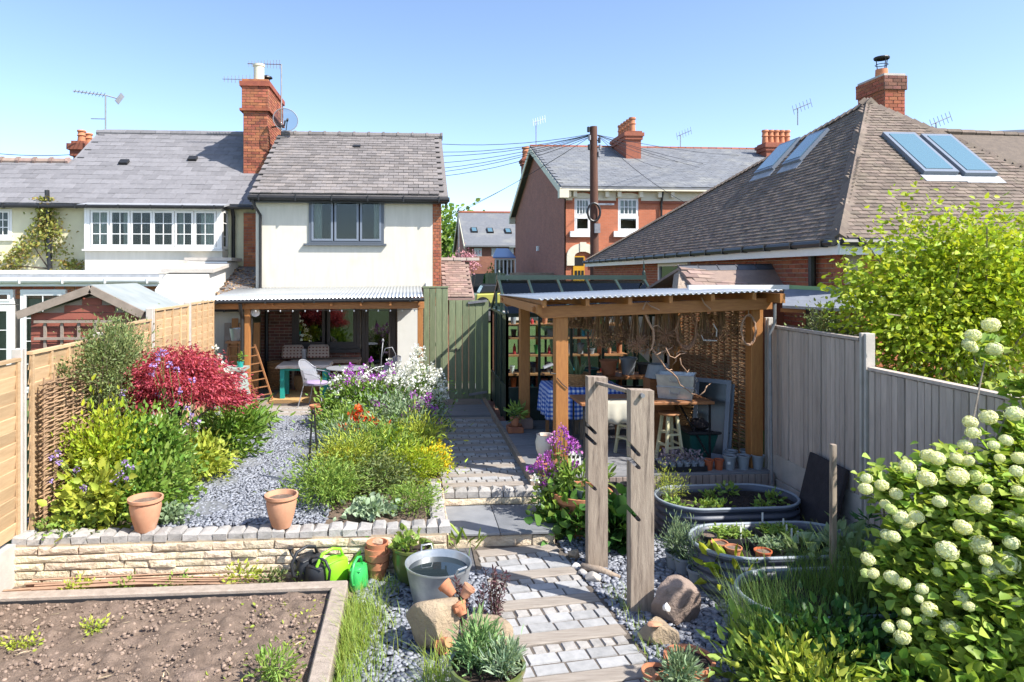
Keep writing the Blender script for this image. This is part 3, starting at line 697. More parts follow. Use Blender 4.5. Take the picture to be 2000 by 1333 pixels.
rf.slab([(Lx0, lo_Y, zat(lo_Y)), (vx, lo_Y, zat(lo_Y)), (vx, 22, Z0), (Lx0, 22, Z0)], (0, 0, -.08))
lroof = rf.build('roof', 'slate_left', th)
SL = unit_set('roof_slate', 'slate_left', 3, ch=.01, jit=.02)
tiles(lroof, 'roof_slate', SL, O, (1, 0, 0), S, [(0, 0), (Lx1-Lx0, 0), (Lx1-Lx0, sl(hi_Y)), (vx-Lx0, sl(hi_Y)), (vx-Lx0, sl(lo_Y)), (0, sl(lo_Y))], .27, .4, .022, cap=300, seed=8, tilt=.03)
for i in range(15):
    x = vx+i*.45
    if x < Lx1-.9: MB().tube([(x, hi_Y, zat(hi_Y)+.02), (x+.44, hi_Y, zat(hi_Y)+.02)], .1, 8).build('ridge_tile', 'slate_left', lroof)
for i in range(14):
    x = vx-.45*(i+1); MB().tube([(x, lo_Y, zat(lo_Y)+.03), (x+.36, lo_Y, zat(lo_Y)+.03)], .1, 8).tube([(x+.36, lo_Y, zat(lo_Y)+.035), (x+.44, lo_Y, zat(lo_Y)+.035)], .13, 8).build('ridge_tile', 'tile_pink', lroof)
for px_, py_ in ((243, 322), (377, 315)):
    p = onplane(px_, py_, O, S.cross(V((1, 0, 0)))); MB().obx(p+V((0, -.02, .06)), (1, 0, 0), S, V((1, 0, 0)).cross(S), .24, .22, .1).build('roof_vent', 'gutter_black', lroof)
gutter(th, (Lx0, Y0-.05, Z0-.06), (Lx1-.1, Y0-.05, Z0-.06), .05)
# bay window
bx0, bx1, by = at(166, 450, Y=18.0).x, at(434, 450, Y=18.0).x, 18.0
bz0, bz1 = at(300, 487, Y=by).z, at(300, 408, Y=by).z
ls = []; edges = [(180, 212), (218, 252), (258, 296), (301, 338), (344, 376), (382, 420)]
b = MB(); b.bx(bx0, bx1, by, LY, 3.1, bz0-.02); b.build('bay_base', 'render_cream', th)
fx = lambda q: at(q, 450, Y=by).x
span = bx1-bx0-.12
lights = [((fx(a)-bx0-.08)/span, (fx(c_)-bx0-.02)/span, 2, 3, 'white_paint') for a, c_ in edges]
window(th, bx0, bx1, bz0, bz1, by+.04, 'white_paint', fw=.06, d=.08, lights=lights, curtain=[(.04, .17), (.26, .31), (.66, .71), (.83, .96)], room=False)
mul = [(fx(a[1])+.045, fx(c_[0])-.045) for a, c_ in zip(edges[:-1], edges[1:])]+[(bx0+.06, fx(180)-.045), (fx(420)+.045, bx1-.06)]
for a, c_ in mul: MB().bx(a, c_, by-.03, by+.06, bz0+.06, bz1-.06).build('mullion', 'white_paint', th)
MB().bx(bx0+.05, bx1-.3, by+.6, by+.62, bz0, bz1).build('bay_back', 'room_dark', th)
r_ = MB(); r_.bx(bx1-.05, bx1, by+.05, LY, bz0, bz0+.08).bx(bx1-.05, bx1, by+.05, LY, bz1-.08, bz1).bx(bx1-.05, bx1, by+.05, by+.14, bz0+.08, bz1-.08).bx(bx1-.05, bx1, LY-.09, LY, bz0+.08, bz1-.08)
for i in (1, 2): r_.bx(bx1-.03, bx1-.01, by+.14, LY-.09, bz0+(bz1-bz0)*i/3-.012, bz0+(bz1-bz0)*i/3+.012)
r_.build('bay_return', 'white_paint', th); MB().bx(bx1-.04, bx1-.034, by+.14, LY-.09, bz0+.08, bz1-.08).build('pane', 'glass', th)
MB().bx(bx0-.02, bx1+.04, by-.12, by+.1, bz0-.05, bz0-.008).build('bay_sill', 'white_paint', th)
MB().slab([(bx0-.1, by-.2, bz1+.03), (bx1+.1, by-.2, bz1+.03), (bx1+.1, Y0+.15, bz1+.15), (bx0-.1, Y0+.15, bz1+.15)], (0, 0, .05)).build('bay_roof', 'lead', th)
gutter(th, (bx0-.1, by-.22, bz1+.03), (bx1+.1, by-.22, bz1+.03), .04)
MB().bx(bx1+.42, -3.75, LY-.1, LY+.02, 2.6, LE-.2).build('brick_pier', 'mortar_dark', th)
courses(th.children[-1], 'brick', BO, (bx1+.42, LY-.1, 2.6), (1, 0, 0), (0, 0, 1), (0, -1, 0), -3.75-bx1-.42, 2.1, .225, .076, .01, .012, cap=200, seed=9)
downpipe(th, [(bx1+.16, Y0, Z0-.08), (bx1+.16, LY-.12, Z0-.3), (bx1+.16, LY-.12, 3.0)], .05)
# soil pipe with vine
downpipe(th, [at(92, 372, Y=LY-.15), at(98, 530, Y=LY-.15)], .06)
# low flat-roofed extension in front of it
ex = thing('white_extension', 'flat-roofed garden room with white gutter, doors and brick strip', 'extension', (-8, 15.6, .34))
EY = 15.6; exr = at(305, 560, Y=EY).x
ezt, ezb = at(150, 531, Y=EY).z, at(150, 556, Y=EY).z
wl = MB(); wl.bx(-14, exr, EY+.06, EY+.3, .34, ezb-.02).bx(exr-.2, exr, EY+.3, 18.5, .34, ezb+.05); wl.build('brick_wall', 'mortar', ex)
courses(ex.children[-1], 'brick', BO, (-9.6, EY+.06, ezb-.32), (1, 0, 0), (0, 0, 1), (0, -1, 0), exr+9.6, .3, .225, .1, .012, .014, cap=120, seed=10)
MB().bx(-14, exr+.1, EY-.1, EY+.05, ezb-.04, ezb+.1).build('fascia', 'white_paint', ex)
MB().bx(-14, exr+.1, EY-.1, 18.5, ezb+.1, ezt-.06).build('roof', 'lead', ex)
MB().bx(-14, exr, EY-.06, EY+.12, ezt-.05, ezt+.03).build('roof_edge', 'gutter_white', ex)
gutter(ex, (-14, EY-.16, ezb+.09), (exr+.15, EY-.16, ezb+.09), .06, 'gutter_white')
for i, (a, c_, zt) in enumerate(((-30, 28, 566), (42, 130, 566))):
    xa, xb = at(a, 600, Y=EY).x, at(c_, 600, Y=EY).x; zt = at(60, zt, Y=EY).z
    window(ex, xa, xb, .5, zt-.34 if i == 0 else zt, EY+.02, 'white_paint', cols=2, rows=4, fw=.07, d=.07, glass='glass', back='room_mid')
    if i == 0: window(ex, xa, xb, zt-.32, zt, EY+.02, 'white_paint', cols=2, rows=1, fw=.06, d=.07, glass='glass', back='room_mid')
# rendered parapet wall stepping down
pw = thing('parapet_wall', 'sloping white rendered party wall with stone coping', 'wall', (-6, 16.5, .34))
a0, a1, a2 = at(302, 520, Y=16.2), at(398, 508, Y=17.9), at(385, 590, Y=15.3)
m = MB(); m.slab([(exr+.12, 15.2, .34), (exr+.12, 18.5, .34), (exr+.12, 18.5, 3.4), (exr+.12, 17.4, 3.4), (exr+.12, 17.3, 3.25), (exr+.12, 15.9, 3.1), (exr+.12, 15.2, 2.75)], (.95, 0, 0)); m.build('wall', 'render_white', pw)
MB().slab([(exr+.02, 17.42, 3.42), (exr+.02, 18.5, 3.42), (exr+.02, 18.5, 3.5), (exr+.02, 17.42, 3.5)], (1.15, 0, 0)).slab([(exr+.02, 15.85, 3.12), (exr+.02, 17.38, 3.28), (exr+.02, 17.38, 3.36), (exr+.02, 15.85, 3.2)], (1.15, 0, 0)).build('coping', 'concrete', pw)
# lean-to between
lt_ = thing('lean_to', 'mossy grey tiled lean-to roof between the two houses', 'lean-to', (-4.5, 16.5, .34))
xa, xb = exr+1.08, -3.70
m = MB(); m.slab([(xa, 15.6, 2.36), (xb, 15.6, 2.36), (xb, 18.5, 3.25), (xa, 18.5, 3.25)], (0, 0, -.08)); lr = m.build('roof', 'tile_grey', lt_)
S2 = V((0, 2.9, .89)).normalized()
tiles(lr, 'roof_tile', TG, (xa, 15.6, 2.36), (1, 0, 0), S2, [(0, 0), (xb-xa, 0), (xb-xa, 3.03), (0, 3.03)], .2, .25, .03, cap=200, seed=12)
MB().bx(xa, xb-.05, 15.75, 15.95, .34, 2.3).build('wall', 'render_cream', lt_); gutter(lt_, (xa, 15.55, 2.3), (xb, 15.55, 2.3), .05)
P = np.stack([nr.uniform(xa, xb, 500), nr.uniform(15.7, 18.2, 500), np.zeros(500)], 1); P = P[(nr.random(500) < np.exp(-((P[:, 0]-xa-.35)/.5)**2))]; P[:, 2] = 2.36+(P[:, 1]-15.6)*.307+.045
leaves('moss', 'dried', lt_, P, nr.normal(size=P.shape)*[1, 1, .2], np.full(len(P), .07), .9, kind='stuff')
# ------------------------------------------------------------ red brick villa
rh = thing('brick_villa', 'tall red brick villa with grey slate roof, white sash windows and yellow door', 'house', (14, 36, 1.3))
VX0, VY0, VY1, VX1 = at(1105, 450, Y=34).x, 34.0, 50.5, 34.0
VE = at(1105, 375, Y=34).z; VRY = 42.3; VR = at(1040, 290, Y=VRY).z
win = []
for a, b in ((1122, 1153), (1207, 1247)):
    win.append((at(a, 420, Y=VY0).x, at(b, 420, Y=VY0).x, at(a, 452, Y=VY0).z, at(a, 387, Y=VY0).z))
dx0, dx1 = at(1117, 500, Y=VY0).x, at(1158, 500, Y=VY0).x; dzt = at(1140, 492, Y=VY0).z
wl = MB(); wall_with_holes(wl, VX0, VX1, VY0, VY0+.3, 1.2, VE, [win[0], win[1]]); fw_ = wl.build('front_wall', 'brick_front', rh)
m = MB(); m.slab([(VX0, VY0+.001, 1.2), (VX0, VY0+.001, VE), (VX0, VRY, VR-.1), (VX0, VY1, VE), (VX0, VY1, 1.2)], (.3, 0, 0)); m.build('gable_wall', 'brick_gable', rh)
m = MB(); o1 = .35
yo = VY0-.45; zo = VE-.05+.15
m.slab([(VX0-.35, yo, zo), (VX1, yo, zo), (VX1, VRY, VR), (VX0-.35, VRY, VR)], (0, 0, .1)); m.slab([(VX0-.35, VRY, VR), (VX1, VRY, VR), (VX1, VY1+.5, zo), (VX0-.35, VY1+.5, zo)], (0, 0, .1)); vroof = m.build('roof', 'slate_far', rh)
S = V((0, VRY-yo, VR-zo)); sl = S.length; SF = unit_set('roof_slate', 'slate_far', 2, ch=.01, jit=.02)
tiles(vroof, 'roof_slate', SF, (VX0-.35, yo, zo+.1), (1, 0, 0), S, [(0, 0), (24, 0), (24, sl), (0, sl)], .32, .42, .03, cap=0, seed=21, tilt=.03)
for i in range(40):
    x = VX0-.35+i*.5; MB().tube([(x, VRY, VR+.1), (x+.47, VRY, VR+.1)], .13, 6).build('ridge_tile', 'tile_red', vroof)
# barge boards
for s_ in (0, 1):
    a = (VX0-.37, yo if s_ == 0 else VY1+.5, zo-.12); b = (VX0-.37, VRY, VR-.1)
    MB().bar(a, b, .06, .32).build('bargeboard', 'cream_paint', rh)
MB().bx(VX0-.42, VX0+.05, yo-.05, yo+.4, zo-.45, zo-.02).build('eaves_box', 'cream_paint', rh); MB().bx(VX0-.42, VX0+.05, VY1+.1, VY1+.5, zo-.5, zo-.02).build('eaves_box', 'cream_paint', rh)
MB().bx(VX0-.3, VX1, yo-.02, VY0-.003, zo-.08, zo-.005).build('soffit', 'cream_paint', rh)
fz1, fz0 = zo-.08, at(1130, 392, Y=VY0).z
hs_ = [(w_[0]-.12, w_[1]+.12) for w_ in win]
xx = VX0
for (a, b) in hs_+[(VX1, VX1)]:
    if a > xx+.05: MB().bx(xx, a, VY0-.05, VY0-.003, fz0, fz1).build('frieze', 'cream_paint', rh); MB().bx(xx, a, VY0-.07, VY0-.003, fz0-.14, fz0-.04).build('dentil_course', 'tile_red', rh)
    xx = b
    if b > VX1: break
for q in (1109, 1121, 1160, 1183, 1207, 1249, 1285, 1310):
    x = at(q, 380, Y=VY0).x; MB().bx(x-.09, x+.09, VY0-.3, VY0-.055, fz1-.3, fz1-.003).build('bracket', 'cream_paint', rh)
for w_ in win:
    zm = w_[2]+(w_[3]-w_[2])*.47
    window(rh, w_[0], w_[1], zm-.03, w_[3], VY0+.12, 'white_paint', cols=4, rows=2, fw=.07, bar=.04, d=.1, curtain=[(.08, .4), (.62, .92)], back='blind')
    window(rh, w_[0], w_[1], w_[2], zm-.03, VY0+.1, 'white_paint', fw=.07, d=.1, back='blind')
    MB().bx(w_[0]-.25, w_[1]+.15, VY0-.15, VY0+.1, w_[2]-.3, w_[2]-.004).build('window_sill', 'white_paint', rh)
    m = MB(); n = 10; c0 = (w_[0]+w_[1])/2; hw = (w_[1]-w_[0])/2+.12
    arc = [(c0+hw*math.cos(math.pi*(1-i/n)), VY0-.06, w_[3]-.02+.28*math.sin(math.pi*i/n)) for i in range(n+1)]
    m.slab(arc, (0, .055, 0)); m.build('window_arch', 'cream_paint', rh)
# door arch
m = MB(); n = 14; c0 = (dx0+dx1)/2; hw = (dx1-dx0)/2; zc = at(1140, 500, Y=VY0).z
out = [(c0+(hw+.28)*math.cos(math.pi*(1-i/n)), VY0-.12, zc+.62*math.sin(math.pi*i/n)) for i in range(n+1)]
inn = [(c0+(hw-.12)*math.cos(math.pi*(1-i/n)), VY0-.12, zc+.22*math.sin(math.pi*i/n)-.02) for i in range(n+1)]
for i in range(n): m.slab([out[i], out[i+1], inn[i+1], inn[i]], (0, .115, 0))
m.bx(c0-hw-.28, c0-hw+.1, VY0-.13, VY0-.004, zc-.5, zc-.01).bx(c0+hw-.1, c0+hw+.28, VY0-.13, VY0-.004, zc-.5, zc-.01).bx(c0-.16, c0+.16, VY0-.16, VY0-.11, zc+.2, zc+.68)
m.build('porch_arch', 'cream_paint', rh)
MB().bx(c0-hw+.1, c0+hw-.1, VY0-.01, VY0-.004, 1.3, zc).build('porch_recess', 'tile_red', rh)
da, db = at(1119, 520, Y=VY0).x, at(1141, 520, Y=VY0).x
d = MB(); d.bx(da, db, VY0-.06, VY0-.015, 1.4, zc-.02); dr = d.build('front_door', 'door_yellow', rh)
for i in range(3): MB().bx(da+.08+i*.17, da+.2+i*.17, VY0-.075, VY0-.062, zc-1.15, zc-.75).build('door_light', 'room_dark', dr)
for i in range(2): MB().bx(da+.06+i*.27, da+.26+i*.27, VY0-.075, VY0-.062, zc-2.4, zc-1.35).build('door_light', 'grey_sash', dr)
MB().bx(da+.05, db-.05, VY0-.075, VY0-.062, zc-.5, zc-.08).build('fanlight', 'room_dark', dr)
# plaque
px0, px1 = at(1167, 400, Y=VY0).x, at(1199, 400, Y=VY0).x; pz = at(1180, 399, Y=VY0).z
pl = MB().bx(px0-.5, px1, VY0-.06, VY0-.003, pz-.06, pz+.06).build('name_plaque', 'white_paint', rh)
cu = bpy.data.curves.new('plaque_text', 'FONT'); cu.body = 'VILLAS'; cu.size = .11; cu.extrude = .004; cu.materials.append(MT['metal_grey'])
tmp = bpy.data.objects.new('plaque_text', cu); COL.objects.link(tmp); bpy.context.view_layer.update()
tm = bpy.data.meshes.new_from_object(tmp.evaluated_get(bpy.context.evaluated_depsgraph_get())); bpy.data.objects.remove(tmp); to = bpy.data.objects.new('lettering', tm); COL.objects.link(to); to.parent = pl; to.location = V((px0+.38, VY0-.063, pz-.04))-W[rh.name]; to.rotation_euler = (R(90), 0, 0)
m = MB(); q = at(1052, 486, X=VX0); m.bx(q.x-.12, q.x-.001, q.y-.15, q.y+.15, q.z-.15, q.z+.15); m.build('wall_vent', 'white_paint', rh)
downpipe(rh, [(at(1294, 380, Y=VY0-.2).x, VY0-.25, VE), (at(1293, 380, Y=VY0-.2).x, VY0-.1, VE-.6), (at(1293, 380, Y=VY0-.2).x, VY0-.1, 2)], .06)
# chimney with pots
def chimney(parent_label, x0, x1, y0, y1, z0, z1, pots, potr=.15, poth=.7, m_='brick_front', m2='brick_gable', name='chimney_stack', npots_along='y'):
    t = thing(name, parent_label, 'chimney', ((x0+x1)/2, (y0+y1)/2, z0))
    MB().bx(x0, x1, y0, y1, z0, z1-.35).build('stack', 'tile_red', t); MB().bx(x0-.08, x1+.08, y0-.08, y1+.08, z1-.5, z1-.3).bx(x0-.15, x1+.15, y0-.15, y1+.15, z1-.3, z1-.1).bx(x0-.05, x1+.05, y0-.05, y1+.05, z1-.1, z1).build('corbel', 'tile_red', t)
    for i in range(pots):
        f_ = (i+.5)/pots; cx, cy = ((x0+x1)/2, y0+(y1-y0)*f_) if npots_along == 'y' else (x0+(x1-x0)*f_, (y0+y1)/2)
        MB().lathe([(potr, 0), (potr*.85, poth*.5), (potr*1.1, poth*.55), (potr*.9, poth*.62), (potr*.85, poth*.85), (potr*1.1, poth*.88), (potr, poth), (potr*.7, poth), (potr*.6, poth*.6)], (cx, cy, z1), 12).build('chimney_pot', 'terracotta', t, smooth=True, auto=40)
    return t
chimney('red brick chimney with a row of clay pots on the slate roof', at(1223, 300, Y=39.3).x, at(1252, 300, Y=39.3).x, 39.3, 42.0, 9.0, at(1237, 258, Y=39.5).z, 5, .2, .85)
chimney('narrow red chimney at the far gable end of the brick villa', at(1022, 330, Y=50).x, at(1036, 330, Y=50).x, 50, 51, 7, at(1030, 308, Y=50).z, 1, .28, .85)
chimney('clay pots and chimney showing over the bungalow roof hip', at(1497, 270, Y=40).x, at(1551, 270, Y=40).x, 40, 41, 8, at(1520, 279, Y=40).z, 5, .19, .85, npots_along='x')
chimney('small distant chimney with two pots behind the villa ridge', at(1327, 300, Y=44).x, at(1345, 300, Y=44).x, 44, 45, 8, at(1336, 302, Y=44).z, 2, .2, .5, npots_along='x')
chimney('small red chimney behind the slate roof on the far left', at(152, 300, Y=23.5).x, at(170, 300, Y=23.5).x, 23.2, 24.2, 5.0, at(160, 276, Y=23.2).z, 2, .13, .4)
def pole_aerial(x, y0, y1, Y, label, kind=0):
    a, b = at(x, y0, Y=Y), at(x, y1, Y=Y); t = thing('television_aerial', label, 'aerial', b, 'television aerials')
    MB().tube([b, a], .03, 5).build('mast', 'metal_grey', t); m = MB()
    d = V((.9, -.2, .25)) if kind == 0 else V((1.2, 0, .5)); m.tube([a-d*.2, a+d*.6], .02, 4)
    for i in range(6):
        p = a-d*.2+d*.16*i; m.tube([p+V((0, -.1, -.25)), p+V((0, .1, .25))], .014, 4)
    m.build('boom', 'white_paint' if kind == 0 else 'metal_grey', t); return t
pole_aerial(1047, 238, 292, 42.3, 'white topped aerial on the villa ridge')
pole_aerial(1329, 264, 290, 44, 'thin aerial on the small distant chimney', 1)
pole_aerial(1558, 212, 245, 34, 'thin aerial above the clay pots behind the bungalow', 1)
pole_aerial(1828, 240, 268, 30, 'thin aerial on the skyline right of the bungalow', 1)
# ------------------------------------------------------------ far terrace
fh = thing('far_terrace', 'distant brick terrace with grey roof, three rooflights and pale windows', 'house', (3, 58, 1.5))
FY = 56.0; fx0, fx1 = at(918, 500, Y=FY).x, at(1040, 500, Y=FY).x; fe = at(918, 483, Y=FY).z
FRY = 63.0; fr = at(893, 418, Y=FRY).z; FX = at(891, 418, Y=FRY).x
fx0 = at(912, 480, Y=FY).x
wn = [(at(a, 500, Y=FY).x, at(b, 500, Y=FY).x, at(a, 501, Y=FY).z, at(a, 485, Y=FY).z) for a, b in ((926, 941), (960, 973), (994, 1003))]
wl = MB(); wall_with_holes(wl, fx0, fx1, FY, FY+.3, 1.4, fe, wn); wl.build('front_wall', 'brick_far', fh)
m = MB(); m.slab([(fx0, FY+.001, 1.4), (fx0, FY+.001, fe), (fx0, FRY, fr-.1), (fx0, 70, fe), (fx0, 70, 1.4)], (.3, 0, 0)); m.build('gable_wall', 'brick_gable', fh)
m = MB(); m.slab([(fx0-.2, FY-.4, fe), (fx1, FY-.4, fe), (fx1, FRY, fr), (fx0-.2, FRY, fr)], (0, 0, .12)); m.slab([(fx0-.2, FRY, fr), (fx1, FRY, fr), (fx1, 70.4, fe), (fx0-.2, 70.4, fe)], (0, 0, .12)); froof = m.build('roof', 'slate_far', fh)
MB().tube([(fx0-.2, FRY, fr+.12), (fx1, FRY, fr+.12)], .16, 6).build('ridge', 'tile_red', froof)
Sn = V((0, FRY-FY+.4, fr-fe)).normalized(); nn = V((1, 0, 0)).cross(Sn)
for a, b in ((926, 451), (957, 452), (992, 453)):
    p = onplane(a, b, (fx0, FY-.4, fe+.12), nn); q = MB(); q.obx(p+nn*.06, (1, 0, 0), Sn, nn, .55, 1.05, .12); o = q.build('rooflight', 'room_dark', froof); MB().obx(p+nn*.125, (1, 0, 0), Sn, nn, .38, .85, .01).build('pane', 'skylight_glass', o)
for w_ in wn: window(fh, *w_, FY+.1, 'white_paint', cols=2, rows=1, fw=.1, bar=.16, d=.12)
for s_ in (0, 1): MB().bar((fx0-.24, FY-.4 if s_ == 0 else 70.4, fe-.05), (fx0-.24, FRY, fr-.05), .06, .25).build('bargeboard', 'cream_paint', fh)
p = at(945, 535, Y=FY-2); MB().bx(p.x-1.0, p.x+3, FY-2.2, FY-.01, 1.4, p.z).build('porch', 'car_dark', fh)
m = MB(); a, b = at(895, 408, Y=50), at(897, 512, Y=50); t = thing('street_lamp', 'thin grey pole in front of the distant terrace gable', 'pole', (b.x, b.y, 1.4)); MB().tube([(b.x, b.y, 1.4), a], .06, 6).build('pole', 'metal_grey', t); MB().tube([a, a+V((.25, -.2, .1))], .03, 5).build('arm', 'metal_grey', t)
# blue conservatory beside the villa
cv = thing('conservatory', 'blue-roofed glass conservatory beside the brick villa', 'conservatory', (8, 44, 1.4))
cx0, cx1 = at(968, 520, Y=42).x, at(1006, 520, Y=42).x; cz0, cz1 = 2.0, at(970, 507, Y=42).z
for i in range(6):
    x = cx0+(cx1-cx0)*i/5; MB().bx(x-.04, x+.04, 41.96, 42.06, cz0, cz1).build('mullion', 'white_paint', cv)
for z in (cz0, (cz0+cz1)/2, cz1): MB().bx(cx0-.04, cx1+.04, 41.94, 42.08, z-.05, z+.05).build('rail', 'white_paint', cv)
MB().bx(cx0, cx1, 42.0, 42.02, cz0, cz1).build('pane', 'glass', cv); MB().bx(cx0, cx1, 42.5, 42.6, 1.4, cz1).build('back_wall', 'room_mid', cv); MB().bx(cx0, cx1, 41.99, 42.4, 1.3, cz0-.05).build('dwarf_wall', 'brick_far', cv)
mat('poly_blue', (.12, .22, .42), None, .3); MB().slab([(cx0-.2, 41.8, cz1+.06), (cx1, 41.8, cz1+.06), (cx1, 45, at(1004, 488, Y=45).z), (cx1-.8, 45, at(1004, 488, Y=45).z)], (0, 0, .08)).build('roof', 'poly_blue', cv)
# timber fence by the villa, yellow vehicle, outbuilding roof behind the gate
def boarded(name, label, cat, p0, p1, z0, z1, bw, m, th=.02, group=None, rail=True, step=None, kind='board', back=.03):
    p0, p1 = V((*p0, 0)), V((*p1, 0)); d = p1-p0; L = d.length; d.normalize(); n = V((d.y, -d.x, 0))
    t = thing(name, label, cat, (p0.x, p0.y, z0), group)
    k = max(1, round(L/bw)); bw = L/k
    me = unit_piece(kind, m, ch=.06, jit=.01, seed=3, ax=(1, .02)); it = []
    for i in range(k):
        c = p0+d*(bw*(i+.5)); it.append((M4((c.x, c.y, (z0+z1)/2), d*(bw*.94), V((0, 0, z1-z0+rng.uniform(-.01, .01))), n*th*rng.uniform(.8, 1.3)), 0))
    pieces(t, kind, [me], it, 300)
    if rail:
        for z in (z0+.2, (z0+z1)/2, z1-.15): MB().obx((p0+p1)/2+V((0, 0, z))-n*back, d, n, (0, 0, 1), L, .04, .08).build('rail', m, t)
    return t
a, b = at(970, 545, Y=33), at(1003, 545, Y=33)
boarded('panel_fence', 'pale green timber fence in front of the blue conservatory', 'fence', (a.x, 38), (b.x+.3, 38), 1.35, at(980, 534, Y=38).z, .2, 'gate_green')
a, b = at(1010, 545, Y=36), at(1082, 545, Y=36)
MB_ = boarded('panel_fence', 'brown timber fence against the villa gable wall', 'fence', (VX0-2.5, 36.5), (VX0-.06, 36.5), 1.35, at(1040, 533, Y=36.5).z, .2, 'shed_trim')
va = thing('parked_van', 'yellow and black vehicle parked beyond the garden gate', 'vehicle', (at(955, 545, Y=31).x, 31, 1.42))
c = at(965, 558, Y=31)
m = MB(); m.slab([(c.x-.95, 30.2, 1.75), (c.x+.9, 30.2, 1.75), (c.x+.9, 30.2, 2.15), (c.x+.6, 30.2, 2.25), (c.x-.9, 30.2, 2.2)], (0, 1.6, 0)); m.build('body', 'car_yellow', va, bevel=.06)
MB().slab([(c.x-.75, 30.3, 2.21), (c.x+.55, 30.3, 2.25), (c.x+.35, 30.3, 2.6), (c.x-.55, 30.3, 2.6)], (0, 1.4, 0)).build('cab', 'car_dark', va, bevel=.05)
for dx in (-.6, .55):
    MB().tube([(c.x+dx, 30.1, 1.75), (c.x+dx, 30.3, 1.75)], .32, 16).build('wheel', 'gutter_black', va)
for i in range(3): MB().bx(c.x-.8, c.x+.5, 30.4+i*.4, 30.44+i*.4, 2.602, 2.64).build('roof_bar', 'metal_black', va)
ob = thing('outbuilding', 'low outbuilding with weathered pinkish clay tile roof behind the gate', 'outbuilding', (1.5, 18.5, .34))
o0, o1 = .85, at(925, 560, Y=17.6).x; zt, zb = at(900, 508, Y=18.8).z, at(900, 582, Y=17.3).z
MB().bx(o0, o1-.1, 17.5, 20, .34, zb-.05).build('wall', 'brick_brown', ob); m = MB(); m.slab([(o0, 17.3, zb), (o1, 17.3, zb), (o1-.05, 18.8, zt-.12), (o1-.35, 18.8, zt), (o0, 18.8, zt)], (0, 0, -.06)); orf = m.build('roof', 'tile_pink', ob)
m = MB(); m.slab([(o0, 18.8, zt), (o1, 18.8, zt-.05), (o1, 20.3, zb), (o0, 20.3, zb)], (0, 0, -.06)); m.build('roof_back', 'tile_pink', ob)
TP = unit_set('roof_tile', 'tile_pink', 3, ch=.02, jit=.04); S = V((0, 1.5, zt-zb)); tiles(orf, 'roof_tile', TP, (o0, 17.3, zb), (1, 0, 0), S, [(0, 0), (o1-o0, 0), (o1-o0-.05, S.length*.88), (o1-o0-.4, S.length), (0, S.length)], .1, .19, .02, cap=300, seed=31)
for i in range(3): MB().bx(o0+i*.36, o0+i*.36+.34, 18.66, 18.94, zt-.02, zt+.06).build('ridge_tile', 'concrete', orf)
# ------------------------------------------------------------ bungalow with brown tiled hip roof
bu = thing('bungalow', 'red brick bungalow with steep brown tiled hipped roof and skylights', 'house', (9, 16, .34))
A = V((6.3, 9.6, 3.6)); Cc = V((11.94, 9.6, 3.6)); Pk = V((9.12, 13.0, 6.5)); B = at(1143, 511, Z=3.6); D = V((12.5, B.y, 3.6))
m = MB(); m.add([A, Cc, D, B, Pk], [(0, 1, 4), (1, 2, 4), (2, 3, 4), (3, 0, 4), (0, 3, 2, 1)]); broof = m.build('roof', 'tile_brown', bu)
TB = unit_set('roof_tile', 'tile_brown', 3, ch=.03, jit=.05)
def face_tiles(p, q, k, cap, holes=(), seed=41):
    U = (q-p); L = U.length; U.normalize(); f = (k-p); u = f.dot(U); Sv = f-U*u; sl = Sv.length; Sv.normalize()
    tiles(broof, 'roof_tile', TB, p, U, Sv, [(-.02, 0), (L+.02, 0), (u+.1, sl), (u-.1, sl)], .1, .165, .022, cap=cap, jit=.05, seed=seed, holes=holes, lap=1.5)
    N = U.cross(Sv); return (U, Sv, N if N.z > 0 else -N)
U1 = face_tiles(B, A, Pk, 150, seed=41); U2 = face_tiles(A, Cc, Pk, 150, seed=42)
face_tiles(Cc, D, Pk, 0, seed=43)
for p, q in ((A, Pk), (Cc, Pk), (B, Pk)):
    d = (q-p); n = int(d.length/.17); it = []
    for i in range(n):
        c = p.lerp(q, (i+.5)/n); dn = d.normalized(); s_ = dn.cross(V((0, 0, 1))).normalized(); up = s_.cross(dn)
        MB().slab([c-s_*.14-up*.07, c+up*.06, c+s_*.14-up*.07], dn*.2+up*.025).build('hip_tile', 'tile_brown', broof)
def skylight(cs, pl):
    U, Sv, N = pl; p0 = A; pts = [onplane(x, y, p0, N) for x, y in cs]
    c = sum(pts, V())/4; uu = ((pts[1]-pts[0])+(pts[2]-pts[3]))/2; ll = ((pts[3]-pts[0])+(pts[2]-pts[1]))/2
    w_ = abs(uu.dot(U)); l_ = abs(ll.dot(Sv))
    q = MB(); q.obx(c+N*.05, U, Sv, N, w_, l_, .12); o = q.build('skylight', 'grey_sash', broof); MB().obx(c+N*.115, U, Sv, N, w_-.14, l_-.16, .012).build('pane', 'skylight_glass', o)
    MB().obx(c+N*.035-Sv*(l_/2+.1), U, Sv, N, w_+.1, .2, .02).build('flashing', 'lead', o)
skylight([(1537, 284), (1576, 273), (1502, 341), (1476, 343)], U1)
skylight([(1600, 265), (1632, 254), (1558, 323), (1523, 330)], U1)
skylight([(1715, 268), (1780, 270), (1870, 347), (1803, 345)], U2)
skylight([(1790, 270), (1850, 275), (1948, 350), (1880, 348)], U2)
MB().slab([A+V((.02, .02, -.06)), B+V((.02, 0, -.06)), B+V((.3, 0, -.06)), A+V((.3, .3, -.06))], (0, 0, -.03)).build('soffit', 'white_paint', bu)
dv = (B-A).normalized(); nv = V((-dv.y, dv.x, 0))
